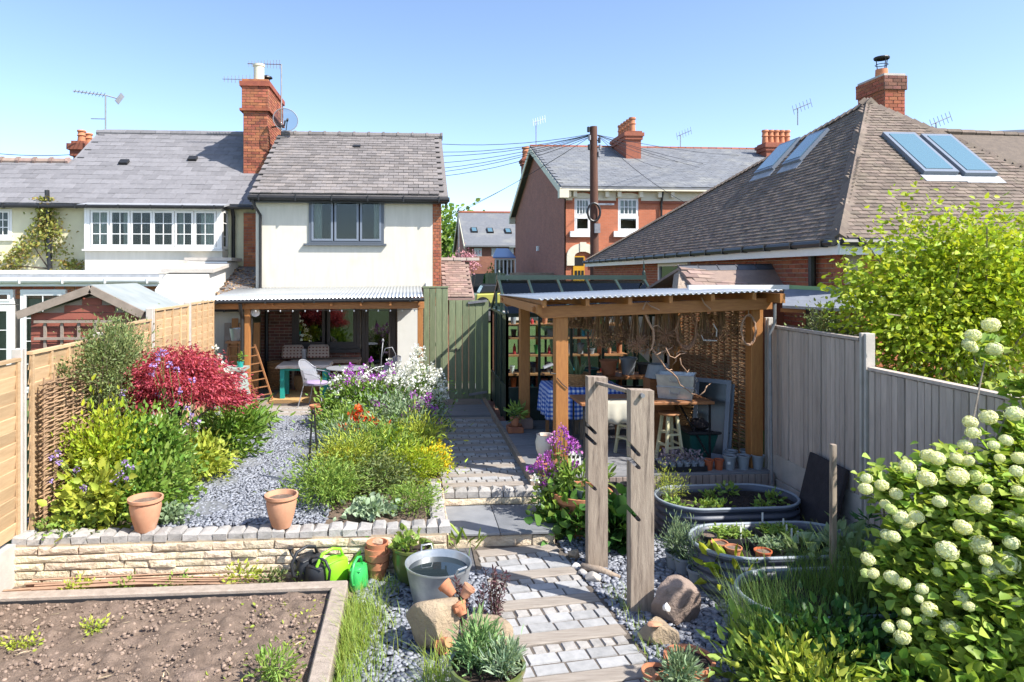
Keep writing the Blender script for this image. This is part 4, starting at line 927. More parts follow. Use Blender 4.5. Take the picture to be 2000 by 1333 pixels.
for p, q in ((A, B), (A, Cc)):
    d = (q-p).normalized(); MB().bar(p+V((0, 0, -.12)), q+V((0, 0, -.12)), .03, .2).build('fascia', 'white_paint', bu); s_ = V((d.y, -d.x, 0)); s_ = -s_ if s_.dot(V((-1, -1, 0))) < 0 else s_
    gutter(bu, p+s_*.07+V((0, 0, -.04)), q+s_*.07+V((0, 0, -.04)), .055)
ins = .3
wA, wB = A+V((ins, ins, 0)), B+V((ins, -ins, 0)); wd_ = (wB-wA); wL = V((wd_.x, wd_.y, 0)).length; wd_.normalize(); wn_ = V((-wd_.y, wd_.x, 0))
if wn_.x > 0: wn_ = -wn_
def wall_u(px, py):
    p = onplane(px, py, wA, wn_); return (p-wA).dot(wd_), p
ua, p1 = wall_u(1349, 512); ub, p2 = wall_u(1290, 517); wz1 = p1.z; wz0 = 2.3
m = MB(); m.obx(wA+wd_*(wL/2)+V((0, 0, -1.68))-wn_*.12, wd_, wn_, (0, 0, 1), wL, .24, 3.2); bw = m.build('side_wall', 'mortar', bu)
BB = unit_set('brick', 'brick_bungalow', 3, ch=.05, jit=.02)
courses(bw, 'brick', BB, (wA.x, wA.y, 2.2), wd_, (0, 0, 1), wn_, wL, 1.32, .225, .076, .011, .013, holes=[(ua, ub, wz0-2.2, wz1-2.2)], cap=300, seed=44)
m = MB(); wc = wA+wd_*((ua+ub)/2); hw = (ub-ua)/2; zc = (wz0+wz1)/2
wo = MB().obx(V((wc.x, wc.y, wz1-.05))+wn_*.03, wd_, wn_, (0, 0, 1), hw*2, .1, .08).obx(V((wc.x, wc.y, wz0+.05))+wn_*.03, wd_, wn_, (0, 0, 1), hw*2, .1, .08).obx(V((wc.x, wc.y, zc))+wd_*(hw-.05)+wn_*.031, wd_, wn_, (0, 0, 1), .08, .1, wz1-wz0-.18).obx(V((wc.x, wc.y, zc))-wd_*(hw-.05)+wn_*.031, wd_, wn_, (0, 0, 1), .08, .1, wz1-wz0-.18).build('window', 'white_paint', bu)
MB().obx(V((wc.x, wc.y, zc))+wn_*.03, wd_, wn_, (0, 0, 1), hw*2-.16, .01, wz1-wz0-.18).build('pane', 'glass_mirror', wo); MB().obx(V((wc.x, wc.y, zc))+wn_*.015, wd_, wn_, (0, 0, 1), hw*2-.16, .01, wz1-wz0-.18).build('blind', 'blind', wo)
MB().bx(wA.x, Cc.x-.3, wA.y, wA.y+.25, .34, 3.5).build('front_wall', 'brick_front', bu)
p = onplane(1586, 540, wA+wn_*.1, wn_); downpipe(bu, [(p.x, p.y, 3.5), (p.x, p.y, 1.2)], .06)
# bungalow chimney
t = thing('chimney_stack', 'brown brick chimney with weathered white band on the bungalow', 'chimney', (10.6, 14.5, 5.3))
q0 = at(1727, 150, Y=13.8); cx = q0.x; xw = at(1767, 150, Y=13.8).x
z1 = at(1727, 148, Y=13.8).z; z0 = 5.2; y1 = 14.65
xl = at(1727, 150, Y=13.8).x
MB().bx(xl, xw, 13.8, y1, z0, z1-.3).build('stack', 'mortar_dark', t); st = t.children[-1]
BK = unit_set('brick', 'brick_bungalow', 3, ch=.05, jit=.03)
courses(st, 'brick', BK, (xl, 13.8, z0+.6), (1, 0, 0), (0, 0, 1), (0, -1, 0), xw-xl, z1-.3-z0-.6, .19, .076, .01, .012, cap=160, seed=51)
courses(st, 'brick', BK, (xl, y1, z0+.6), (0, -1, 0), (0, 0, 1), (-1, 0, 0), y1-13.8, z1-.3-z0-.6, .19, .076, .01, .012, cap=160, seed=52)
MB().bx(xl-.03, xw+.03, 13.77, y1+.03, z1-.3, z1).build('corbel', 'mortar_dark', t); courses(t.children[-1], 'brick', unit_set('brick', 'brick_brown', 3, ch=.05, jit=.03), (xl-.03, 13.77, z1-.3), (1, 0, 0), (0, 0, 1), (0, -1, 0), xw-xl+.06, .3, .19, .075, .01, .012, cap=40, seed=53); courses(t.children[-1], 'brick', BK, (xl-.03, y1+.03, z1-.3), (0, -1, 0), (0, 0, 1), (-1, 0, 0), y1-13.74, .3, .19, .075, .01, .012, cap=40, seed=54); MB().bx(xl-.01, xw+.01, 13.79, y1+.01, z1, z1+.05).build('flaunching', 'concrete', t)
cc = V(((xl+xw)/2, 14.2, z1+.05)); MB().lathe([(.13, 0), (.12, .2), (.1, .2)], cc, 14).build('chimney_pot', 'terracotta', t, smooth=True, auto=40)
m = MB(); m.lathe([(.15, .42), (.16, .45), (.15, .47), (.01, .48)], cc, 14).tube([cc+V((.1, 0, .2)), cc+V((.13, 0, .43))], .012, 4).tube([cc+V((-.1, 0, .2)), cc+V((-.13, 0, .43))], .012, 4).tube([cc+V((0, -.1, .2)), cc+V((0, -.13, .43))], .012, 4)
m.tube([cc+V((.125*math.cos(a), .125*math.sin(a), .3)) for a in np.linspace(0, 6.28, 12, endpoint=False)], .008, 4, closed=True); m.build('cowl', 'metal_black', t)
# neighbouring roof, far right
nb = thing('neighbour_house', 'grey slate roof of a house beyond the bungalow at the right edge', 'house', (22, 24, .34))
a, b, c_, d_ = at(1905, 262, Y=24), at(2150, 215, Y=27), at(2150, 300, Y=21), at(1985, 303, Y=21.5)
N_ = V((-.2, -1, 1)); p_ = a
m = MB(); e0, e1 = V((17.2, 21.0, 7.0)), V((30, 21.0, 7.0)); r0, r1 = V((19.4, 25.5, 8.6)), V((30, 25.5, 8.6))
r0 = at(1905, 258, Y=24); e0 = at(1925, 305, Y=20.5); r1 = r0+V((10, 0, .6)); e1 = V((30, e0.y-.2, e0.z+.1))
m.slab([e0, e1, r1, r0], (0, 0, -.1)); nrf = m.build('roof', 'slate_dark', nb)
S = (r0-e0); Uu = (e1-e0).normalized(); Sv = S-Uu*S.dot(Uu); sl = Sv.length; SD = unit_set('roof_slate', 'slate_dark', 2, ch=.01, jit=.02)
tiles(nrf, 'roof_slate', SD, e0, Uu, Sv, [(0, 0), (9, 0), (9, sl), (S.dot(Uu), sl)], .2, .3, .02, cap=120, seed=55)
MB().bx(e0.x+.3, 30, e0.y+.4, e0.y+.7, .3, e0.z-.12).build('wall', 'brick_front', nb); MB().bar(e0+V((0, -.02, -.15)), e1+V((0, -.02, -.15)), .03, .18).build('fascia', 'white_paint', nb); gutter(nb, e0+V((0, -.08, -.04)), e1+V((0, -.08, -.04)), .06)
lw = thing('roof_wing', 'low ridge of the bungalow rear wing against the sky', 'house', (14, 20, .34))
a, b = at(1790, 256, Y=18), at(1908, 262, Y=18); MB().slab([a+V((-3, 0, -.05)), b+V((2, 0, 0)), b+V((2, -2.5, -2)), a+V((-3, -2.5, -2))], (0, 0, -.1)).build('roof', 'tile_brown', lw)
MB().bx(a.x-2.8, b.x+1.8, 16, 20, .34, a.z-1.9).build('wall', 'brick_bungalow', lw)
for i in range(14): x = a.x-2.5+i*.42; MB().tube([(x, 18, a.z+(b.z-a.z)*(x-a.x)/(b.x-a.x)), (x+.4, 18, a.z+(b.z-a.z)*(x-a.x)/(b.x-a.x))], .1, 6).build('ridge_tile', 'tile_brown', lw)
# ------------------------------------------------------------ telegraph pole and cables
tp = thing('telegraph_pole', 'rusty brown wooden telegraph pole with cables fanning from its top', 'pole', (at(1161, 520, Y=28.6).x, 28.6, 1.2))
top = at(1159, 248, Y=28.6); bx_ = W[tp.name].x
MB().tube([(bx_, 28.6, 1.2), (bx_, 28.6, 4), top], [.2, .19, .16], 12).build('shaft', 'rust_pole', tp, smooth=True, auto=40)
for i, (dx, z) in enumerate(((-.25, .15), (-.2, .5), (.22, .6), (.25, .9), (-.22, .9), (.2, 1.2))):
    p = top+V((dx, -.12, -z)); m = MB(); m.lathe([(.03, -.12), (.06, -.1), (.06, .1), (.03, .12)], p, 8).tube([p, top+V((0, 0, -z))], .02, 4); m.build('insulator', 'metal_grey' if i % 2 else 'gutter_black', tp)
p = at(1166, 442, Y=28.38); MB().bx(p.x-.12, p.x+.12, 28.3, 28.42, p.z-.3, p.z+.1).build('junction_box', 'metal_grey', tp)
p = at(1160, 415, Y=28.35); MB().tube([p+V((.27*math.cos(a), 0, .38*math.sin(a))) for a in np.linspace(0, 6.28, 20, endpoint=False)], .05, 6, closed=True).build('cable_coil', 'gutter_black', tp)
def cable(x0, y0, Y0, x1, y1, Y1, label, sag=.25):
    a, b = at(x0, y0, Y=Y0), at(x1, y1, Y=Y1); pts = [a.lerp(b, i/8)-V((0, 0, sag*4*(i/8)*(1-i/8))) for i in range(9)]
    return single(MB().tube(pts, .012, 4), 'overhead_cable', 'gutter_black', label, 'cable', 'overhead cables')
ORD = ['topmost', 'second highest', 'third highest', 'fourth highest', 'fifth highest', 'lowest']
for i, (y, yy) in enumerate(((276, 263), (294, 264), (303, 264), (318, 264), (330, 265), (338, 266))):
    cable(1152, yy, 28.6, 820, y+3, 30, f'{ORD[i]} cable of the six running left from the pole behind the cream house')
for (x, y, Y, l) in ((893, 412, 50, 'cable from the pole down to the thin grey pole'), (830, 445, 40, 'lowest cable sloping left past the cream house gable'), (862, 345, 30, 'cable sloping left beneath the upper bundle')):
    cable(1152, 268, 28.6, x, y, Y, l)
for i, (x, y, Y) in enumerate(((1495, 305, 44), (1450, 330, 44), (1460, 345, 44), (1340, 318, 40), (1300, 330, 38), (1345, 400, 30))):
    cable(1166, 264, 28.6, x, y, Y, f'{ORD[i]} cable of the six running right from the pole over the villa')
cable(0, 301, 24, 150, 302, 23.6, 'lone cable running left from the small far left chimney', .05)
# ------------------------------------------------------------ terrace ground, retaining wall, steps, paths
mb = MB(); mb.bx(-3.95, .4, 7.3, 13.0, .2, .41); tag(mb.build('planting_soil', 'soil'), kind='structure')
mb = MB(); mb.bx(-4.2, 1.62, 13.0, 16.8, .2, .395); patio = tag(mb.build('patio', 'deck_grey'), kind='structure')
mb = MB(); mb.bx(.4, 1.64, 8.62, 14.7, .1, .344); upath = tag(mb.build('upper_path', 'joint_soil'), kind='structure')
# slate chippings
def chips(name, label, xr, yr, z, n, smin=.03, smax=.085, test=None):
    P = np.stack([nr.uniform(*xr, n), nr.uniform(*yr, n), z+nr.uniform(0, .03, n)], 1)
    if test is not None: P = P[test(P)]
    n = len(P); a = nr.random(n)*6.28; s = smin+(smax-smin)*nr.random(n)**1.8; asp = .45+.5*nr.random(n)
    u = np.stack([np.cos(a), np.sin(a), nr.normal(size=n)*.1], 1); v = np.stack([-np.sin(a), np.cos(a), nr.normal(size=n)*.1], 1); nn = _norm(np.cross(u, v))
    u *= s[:, None]/2; v *= (s*asp)[:, None]/2; th_ = (.006+.008*nr.random(n))[:, None]*nn
    j = lambda: .75+.5*nr.random((n, 1))
    c = [P-u*j()-v*j(), P+u*j()-v*j(), P+u*j()*1.1+v*j()*.2, P+u*j()*.6+v*j(), P-u*j()*.8+v*j()]
    vs = np.stack(c+[q+th_ for q in c], 1).reshape(-1, 3); i = np.arange(n)[:, None]*10
    top = i+np.array([[5, 6, 7, 8]]); top2 = i+np.array([[5, 8, 9, 9]])
    tri = np.concatenate([i+np.array([[5, 6, 7]]), i+np.array([[5, 7, 8]]), i+np.array([[5, 8, 9]])]+[i+np.array([[k, (k+1) % 5, 5+(k+1) % 5]]) for k in range(5)]+[i+np.array([[k, 5+(k+1) % 5, 5+k]]) for k in range(5)], 0)
    o = rawmesh(name, vs, tri, 'slate_chip', None, kind='stuff'); return tag(o, label, 'gravel', kind='stuff')
MB().bx(-.55, 4.9, 3.2, 8.8, -.1, -.004).build('slate_ground', 'slate_bed')['kind'] = 'structure'
chips('slate_chippings', 'blue grey slate chippings covering the lower garden floor', (-.5, 4.85), (4.2, 8.76), 0, 34000, .022, .07,
      test=lambda P: ~((P[:, 0] > .78) & (P[:, 0] < 1.7+.1*(7.6-P[:, 1])) & (P[:, 1] < 7.75)) & ~((P[:, 1] > 7.05) & (P[:, 0] < 1.72)))
MB().bx(-2.75, -1.1, 7.36, 13.0, .3, .425).build('slate_path_bed', 'slate_bed')['kind'] = 'structure'
chips('slate_chippings', 'slate chippings of the garden path on the upper terrace', (-2.9, -.9), (7.36, 12.9), .425, 24000, .018, .055)
for i, (x, y) in enumerate(((400, 992), (560, 930), (430, 940), (590, 880), (480, 905), (560, 848), (500, 862), (570, 820))):
    p = at(x, y, Z=.45); a = rng.uniform(-.4, .4); k = 7
    pts = [(p.x+(.24+.05*rng.random())*math.cos(a+6.28*j/k), p.y+(.2+.05*rng.random())*math.sin(a+6.28*j/k), .435) for j in range(k)]
    single(MB().slab(pts, (0, 0, .025)), 'stepping_stone', 'slate_slab', ['flat slate stepping stone %s' % w_ for w_ in ('nearest the left terracotta pot', 'nearest the flower border, front', 'second on the left side of the path', 'beside the metal obelisk', 'in the middle of the slate path', 'far right of the slate path', 'far left of the slate path', 'farthest, before the patio')][i], 'paving slab', 'stepping stones in the slate path')
# retaining wall
rw = thing('retaining_wall', 'low sandstone retaining wall with granite sett coping', 'wall', (-1.8, 7.2, 0))
WX0, WX1 = -3.95, .385
core = MB().bx(WX0, WX1, 7.1, 7.33, -.03, .40).build('wall_core', 'stone_mortar', rw)
ST = unit_set('stone', 'stone_sandy', 8, ch=.1, jit=.16, dome=.25)
courses(core, 'stone', ST, (WX0, 7.1, -.02), (1, 0, 0), (0, 0, 1), (0, -1, 0), WX1-WX0, .41, .36, .082, .012, .035, vary=.45, zj=.4, seed=61)
SE = unit_set('sett', 'sett', 5, ch=.14, jit=.12, dome=.06)
it = []; x = WX0
while x < WX1-.05:
    l = rng.uniform(.125, .16); it.append((M4((x+l/2, 7.19+rng.uniform(-.008, .008), .395), V((l-.012, rng.uniform(-.006, .006), 0)), V((0, .19, 0)), V((0, 0, .085*rng.uniform(.85, 1.15)))), rng.randrange(5))); x += l
pieces(rw, 'coping_sett', SE, it)
it = []; y = 7.35
while y < 8.6:
    l = rng.uniform(.13, .17); it.append((M4((.31, y+l/2, .40), V((.16, 0, 0)), V((0, l-.012, 0)), V((0, 0, .07*rng.uniform(.85, 1.15)))), rng.randrange(5))); y += l
pieces(rw, 'coping_sett', SE, it)
MB().bx(.2, .396, 7.335, 8.66, -.03, .398).build('return_wall', 'stone_mortar', rw); courses(rw.children[-1], 'stone', ST, (.397, 7.34, 0), (0, 1, 0), (0, 0, 1), (1, 0, 0), 1.3, .4, .34, .1, .012, .02, vary=.4, seed=62)
# steps
sp = thing('garden_steps', 'two garden steps with slate treads and stone risers', 'steps', (1.0, 8.1, 0))
MB().bx(.43, 1.66, 7.72, 8.64, -.03, .135).build('step_core', 'stone_mortar', sp)
courses(sp.children[-1], 'stone', ST, (.43, 7.72, -.02), (1, 0, 0), (0, 0, 1), (0, -1, 0), 1.23, .15, .5, .15, .015, .03, vary=.3, seed=63)
for a, b in ((.425, 1.02), (1.026, 1.7)): MB().bx(a, b, 7.66, 8.6, .14, .172).build('slate_tread', 'slate_slab', sp, bevel=.006)
MB().bx(.4, 1.66, 8.6, 8.68, .16, .26).build('upper_riser', 'stone_mortar', sp); courses(sp.children[-1], 'stone', ST, (.42, 8.6, .175), (1, 0, 0), (0, 0, 1), (0, -1, 0), 1.22, .09, .6, .09, .015, .025, vary=.3, seed=64)
it = []; x = .42
while x < 1.58:
    l = rng.uniform(.13, .165); it.append((M4((x+l/2, 8.66, .27), V((l-.012, 0, 0)), V((0, .16, 0)), V((0, 0, .1))), rng.randrange(5))); x += l
pieces(sp, 'edging_sett', SE, it)
# paths of setts and timber rows
SG = unit_set('sett', 'sett_grey', 6, ch=.025, jit=.025, dome=.01, ax=(.6, 1.3)); SB = unit_set('sett', 'sett', 6, ch=.07, jit=.05, dome=.02)
def rows(parent, xl, xr, y0, y1, z, skew, per=(('w', .17), ('s', .115), ('b', .135), ('b', .135)), bl=.24, seed=1, wood='sleeper_flat'):
    rg = random.Random(seed); y = y1; k = 0; it_s = []; it_b = []
    while y > y0:
        kd, h = per[k % len(per)]; k += 1; yc = y-h/2; y -= h+.012
        a, b = xl(yc), xr(yc); d = V((1, skew, 0)).normalized(); up = V((-skew, 1, 0)).normalized(); base = lambda x: V((x, yc+(x-(a+b)/2)*skew, z))
        if kd == 'w':
            m = MB(); m.obx(base((a+b)/2)+V((0, 0, -.027+rg.uniform(-.006, .006))), d, up, (0, 0, 1), b-a, h, .1); m.build('sleeper_row', wood, parent, bevel=.008); continue
        x = a-rg.random()*.1
        while x < b:
            l = rg.uniform(.85, 1.15)*(.125 if kd == 's' else bl); p, q = max(a, x), min(b, x+l); x += l
            if q-p < .04: continue
            (it_s if kd == 's' else it_b).append((M4(base((p+q)/2)+V((0, 0, -.05)), d*(q-p-.012), up*(h*rg.uniform(.93, 1)), V((0, 0, .07+rg.uniform(-.006, .006)))+d*rg.uniform(-.003, .003)), rg.randrange(5)))
    if it_s: pieces(parent, 'small_sett', SB, it_s)
    if it_b: pieces(parent, 'sett_block', SG, it_b)
lpath = tag(MB().bx(.7, 2.05, 3.0, 7.72, -.1, .009).build('lower_path', 'joint_soil'), kind='structure')
rows(lpath, lambda y: .74+.06*(7.6-y)*.3, lambda y: 1.66+.1*(7.6-y), 3.6, 7.62, 0, .13, seed=5)
rows(upath, lambda y: .42, lambda y: 1.6, 8.78, 14.62, .335, .02, per=(('w', .15), ('b', .12), ('s', .1)), bl=.2, seed=6)
rows(patio, lambda y: -2.9, lambda y: -1.4, 13.02, 14.05, .405, .0, per=(('w', .2), ('s', .12)), seed=7)
it = []
for i in range(19):
    y = 14.12+i*.138; it.append((M4((-1.3, y, .395), V((5.6, 0, 0)), V((0, .128, 0)), V((0, 0, .02))), 0))
mat('deck_warm', (.3, .25, .2), (.22, .18, .15), .85, 4, .25, 30, stretch=(1, 8, 8), rnd=.12)
pieces(patio, 'deck_board', [unit_piece('deck_board', 'deck_warm', ch=.03)], it)
# ------------------------------------------------------------ raised vegetable bed
rb = thing('raised_bed', 'large timber-edged vegetable bed of bare brown soil', 'raised bed', (-2.3, 5.4, 0))
MB().bx(-4.6, -.59, 6.50, 6.63, -.02, .155).build('timber_edge', 'sleeper_bed', rb, bevel=.012); MB().bx(-.735, -.585, 3.2, 6.498, -.02, .158).build('timber_edge', 'sleeper_bed', rb, bevel=.012)
MB().bx(-.742, -.737, 3.2, 6.49, 0, .14).bx(-4.6, -.742, 6.49, 6.497, 0, .12).build('liner', 'plastic_black', rb)
nx, ny = 150, 120; X_ = np.linspace(-4.6, -.74, nx); Y_ = np.linspace(3.4, 6.49, ny); XX, YY = np.meshgrid(X_, Y_); ZZ = np.full_like(XX, .095)
for k_ in range(2600):
    cx_, cy_, rr, hh = nr.uniform(-4.6, -.8), nr.uniform(3.4, 6.45), nr.uniform(.02, .09), nr.uniform(-.7, .8)
    dd = ((XX-cx_)**2+(YY-cy_)**2)/rr**2; ZZ += np.where(dd < 6, np.exp(-dd)*rr*hh*.42, 0)
ZZ += nr.normal(size=ZZ.shape)*.003; ZZ = np.clip(ZZ, .04, .148)
ii = np.arange((ny-1)*(nx)).reshape(ny-1, nx)[:, :-1].ravel(); q = np.stack([ii, ii+1, ii+1+nx, ii+nx], 1)
o = rawmesh('soil', np.stack([XX, YY, ZZ], -1).reshape(-1, 3), q, 'soil', rb)
o.data.polygons.foreach_set('use_smooth', [True]*len(o.data.polygons))
def lumps(name, m, parent, n, xr, yr, z, s0, s1, kind='stuff', sq=.7):
    ico = [V(p).normalized() for p in ((0,0,1),(.89,0,.45),(.28,.85,.45),(-.72,.53,.45),(-.72,-.53,.45),(.28,-.85,.45),(.72,.53,-.45),(-.28,.85,-.45),(-.89,0,-.45),(-.28,-.85,-.45),(.72,-.53,-.45),(0,0,-1))]
    fc = [(0,1,2),(0,2,3),(0,3,4),(0,4,5),(0,5,1),(1,6,2),(2,7,3),(3,8,4),(4,9,5),(5,10,1),(6,7,2),(7,8,3),(8,9,4),(9,10,5),(10,6,1)]
    B_ = np.array([list(p) for p in ico]); P = np.stack([nr.uniform(*xr, n), nr.uniform(*yr, n), np.full(n, z)], 1)
    s = (s0+(s1-s0)*nr.random(n)**2.5)[:, None, None]; vs = (P[:, None, :]+B_[None]*s*(.7+.6*nr.random((n, 12, 1)))*np.array([1, 1, sq])).reshape(-1, 3)
    q = (np.arange(n)[:, None, None]*12+np.array(fc)[None]).reshape(-1, 3); return rawmesh(name, vs, q, m, parent, kind=kind)
lumps('clods', 'clod', rb, 7000, (-4.5, -.78), (3.5, 6.46), .105, .003, .022)
# dry straw bits
P = np.stack([nr.uniform(-4.3, -.8, 160), nr.uniform(3.6, 6.4, 160), np.full(160, .125)], 1); mat('straw', (.42, .33, .22), None, .9, rnd=.3)
leaves('straw', 'straw', rb, P, np.stack([nr.normal(size=160), nr.normal(size=160), nr.normal(size=160)*.15], 1), .03+.09*nr.random(160), .1, kind='stuff')
# soil strip between bed and wall with prunings
MB().bx(-4.4, -.5, 6.63, 7.1, -.1, .0).build('soil_strip', 'soil')['kind'] = 'structure'
for i in range(16):
    x0 = rng.uniform(-3.9, -3.3); x1 = rng.uniform(-2.3, -1.3); y = rng.uniform(6.8, 7.05); z = .02+.02*(i % 5)
    single(MB().tube([(x0, y, z), ((x0+x1)/2, y+rng.uniform(-.03, .03), z+.02), (x1, y+rng.uniform(-.05, .05), z)], [.011, .01, .005], 5), 'pruned_stick', 'twig_pale', 'long brown pruned stick in the bundle along the wall foot', 'stick', 'bundle of pruned sticks at the wall foot')
# ------------------------------------------------------------ fences
def lap_panel(y0, y1, z0, z1, label, x=-3.9):
    t = thing('fence_panel', label, 'fence panel', (x, y0, z0), 'orange lap panels of the left fence')
    n = int((z1-z0-.1)/.13); h = (z1-z0-.1)/n; me = unit_piece('slat', 'fence_orange', ch=.03, jit=.03, seed=5); it = []
    for i in range(n):
        z = z0+.05+h*(i+.5); N_ = V((1, 0, -.12)); it.append((M4((x+.005, (y0+y1)/2, z), V((0, y1-y0-.02, rng.uniform(-.015, .015))), V((.02, 0, h*1.1)), V((.014, 0, 0))), 0))
    pieces(t, 'slat', [me], it)
    for y in np.linspace(y0+.03, y1-.03, 5): MB().bx(x+.02, x+.045, y-.02, y+.02, z0, z1-.03).build('batten', 'fence_orange', t)
    MB().bx(x-.02, x+.05, y0, y1, z1-.03, z1).build('cap_rail', 'fence_orange', t)
def conc_post(x, y, z0, z1, label, s=.1):
    t = thing('concrete_post', label, 'post', (x, y, z0), 'concrete fence posts')
    m = MB(); m.bx(x-s/2, x+s/2, y-s/2, y-s*.18, z0, z1).bx(x-s/2, x+s/2, y+s*.18, y+s/2, z0, z1).bx(x-s*.2, x+s*.2, y-s*.17, y+s*.17, z0, z1-.004); m.build('shaft', 'concrete', t, bevel=.006)
lap_panel(5.3, 7.19, .42, 2.25, 'near lap panel cut by the left edge of the picture', -3.95); lap_panel(7.3, 8.85, .42, 2.3, 'lap panel behind the climbing evergreen')
lap_panel(8.95, 10.55, .42, 2.42, 'lap panel left of the paired concrete posts'); lap_panel(10.7, 12.3, .42, 2.56, 'tall lap panel behind the red maple'); lap_panel(12.4, 13.85, .42, 2.58, 'far lap panel next to the patio roof')
for y, z, l in ((7.24, 2.34, 'concrete post at the end of the stone retaining wall'), (8.9, 2.36, 'concrete post hidden in the climbing evergreen'), (10.62, 2.58, 'concrete post behind the left of the red maple'), (12.35, 2.6, 'concrete post behind the right of the red maple')): conc_post(-3.95 if y < 8 else -3.9, y, .2, z, l)
MB().bx(-4.0, -3.9, 5.2, 7.09, -.02, .418).build('gravel_board', 'concrete'); tag(bpy.data.objects['gravel_board'], 'concrete base board under the near left fence panel', 'gravel board')
# wattle hurdle
wt = thing('wattle_hurdle', 'brown woven wattle hurdle against the left fence', 'wattle fence', (-3.8, 8.8, .41))
ys = np.arange(7.4, 10.3, .2)
for y in ys: MB().tube([(-3.79, y, .4), (-3.79, y, 2.05+rng.uniform(-.1, .1))], .012, 5).build('upright', 'wattle', wt)
m = MB()
for i in range(62):
    z = .44+i*.025; m.tube([(-3.79+.02*(1 if (k_+i) % 2 else -1), y, z+rng.uniform(-.01, .01)) for k_, y in enumerate(np.arange(7.35, 10.4, .2))], .011, 4)
m.build('weave', 'wattle', wt, kind='stuff')
# right fence
FXR = 4.91
def close_panel(y0, y1, z0, z1, label):
    t = thing('fence_panel', label, 'fence panel', (FXR, y0, z0), 'grey closeboard panels of the right fence'); n = round((y1-y0)/.088); w_ = (y1-y0)/n
    me = unit_piece('board', 'fence_grey', ch=.05, jit=.02, seed=8, ax=(1, .02)); it = []
    for i in range(n):
        y = y0+w_*(i+.5); it.append((M4((FXR, y, (z0+z1)/2-.015), V((rng.uniform(.002, .01), -w_*.85, 0)), V((0, 0, z1-z0-.03+rng.uniform(-.008, .004))), V((-.03*rng.uniform(.7, 1.2), 0, 0))), 0))
    pieces(t, 'board', [me], it); MB().bx(FXR-.002, FXR+.03, y0, y1, z0, z1-.03).build('backing', 'fence_gap', t); MB().bx(FXR-.045, FXR+.05, y0, y1, z1-.028, z1+.004).build('cap_rail', 'fence_grey', t)
close_panel(7.08, 8.92, .69, 2.40, 'tall grey closeboard panel beside the pergola'); close_panel(5.1, 6.93, .42, 2.1, 'lower grey closeboard panel behind the snowball bush'); close_panel(3.2, 5.0, .4, 2.08, 'grey closeboard panel at the right picture edge')
for y, z, l in ((8.98, 2.5, 'concrete post where the right fence meets the pergola'), (7.0, 2.46, 'concrete post at the step in the right fence'), (5.05, 2.12, 'concrete post behind the snowball bush')): conc_post(FXR, y, -.03, z, l, .11)
def gboard(y0, y1, z0, z1, l): single(MB().bx(FXR-.025, FXR+.03, y0, y1, z0, z1), 'gravel_board', 'concrete', l, 'gravel board', 'concrete gravel boards of the right fence', bevel=.01)
gboard(7.07, 8.92, .36, .685, 'upper concrete gravel board below the tall right panel'); gboard(7.07, 8.92, -.03, .355, 'lower concrete gravel board below the tall right panel'); gboard(5.11, 6.93, .1, .415, 'concrete gravel board below the lower right panel'); gboard(5.11, 6.93, -.03, .095, 'buried concrete gravel board below the lower right panel')
# ------------------------------------------------------------ gate and screen
gt = thing('garden_gate', 'dark green boarded gate at the end of the sett path', 'gate', (1.25, 14.65, .34))
gx0, gx1 = .84, 1.7; me = unit_piece('board', 'gate_green', ch=.06, jit=.015, seed=9, ax=(1, .02))
it = [(M4((gx0+(i+.5)*.1433, 14.64, 1.46), V((.137, 0, 0)), V((0, 0, 2.13)), V((0, -.022, 0))), 0) for i in range(6)]; pieces(gt, 'board', [me], it)
MB().bx(gx0+.01, gx1-.01, 14.645, 14.68, .5, .62).bx(gx0+.01, gx1-.01, 14.645, 14.68, 2.2, 2.32).build('ledge', 'gate_green', gt)
MB().bx(.98, 1.02, 14.59, 14.615, 1.44, 1.5).tube([(.86, 14.6, 1.47), (1.08, 14.6, 1.47)], .008, 5).build('latch', 'metal_black', gt)
MB().bar((1.25, 14.6, 2.47), (1.66, 14.58, 2.52), .02, .05).build('hinge', 'metal_grey', gt); MB().bar((1.27, 14.6, .5), (1.66, 14.58, .56), .02, .05).build('hinge', 'metal_grey', gt)
sc_ = boarded('timber_screen', 'fixed green boarded screen beside the patio roof', 'fence', (.29, 14.62), (.82, 14.62), .36, 2.8, .13, 'gate_green', .025)
MB().bx(.28, .83, 14.58, 14.7, 2.8, 2.83).build('cap', 'gate_green', sc_)
# ------------------------------------------------------------ patio pergola
pp = thing('patio_pergola', 'oiled timber patio roof with corrugated metal sheet against the cream house', 'pergola', (-1.7, 15, .4))
for x, y in ((-3.28, 14.15), (.22, 14.3)): MB().bx(x-.055, x+.055, y-.055, y+.055, .4, 2.5).build('post', 'oak_oiled', pp, bevel=.006)
MB().bx(-4.05, .3, 14.06, 14.14, 2.38, 2.52).build('beam', 'oak_beam', pp, bevel=.006)
for x in np.linspace(-3.95, .2, 8): MB().bar((x, 14.0, 2.50), (x, 16.65, 2.66), .05, .1).build('rafter', 'oak_beam', pp)
def corrugated(parent, x0, x1, y0, y1, zf, per=.076, amp=.012, axis='y', th=.002, name='corrugated_sheet', m='corrugated'):
    n = int((x1-x0)/per*8); mm = MB()
    for i in range(n+1):
        x = x0+(x1-x0)*i/n; dz = amp*math.sin(2*math.pi*(x-x0)/per)
        mm.v += [(x, y0, zf(x, y0)+dz), (x, y1, zf(x, y1)+dz)]
    for i in range(n): mm.f.append((2*i, 2*i+2, 2*i+3, 2*i+1)); mm.m.append(0)
    o = mm.build(name, m, parent, smooth=True); s_ = o.modifiers.new('solid', 'SOLIDIFY'); s_.thickness = .004; return o
corrugated(pp, -4.1, .28, 13.93, 16.68, lambda x, y: 2.575+(y-13.93)*.062+ (x+4.1)*.012)
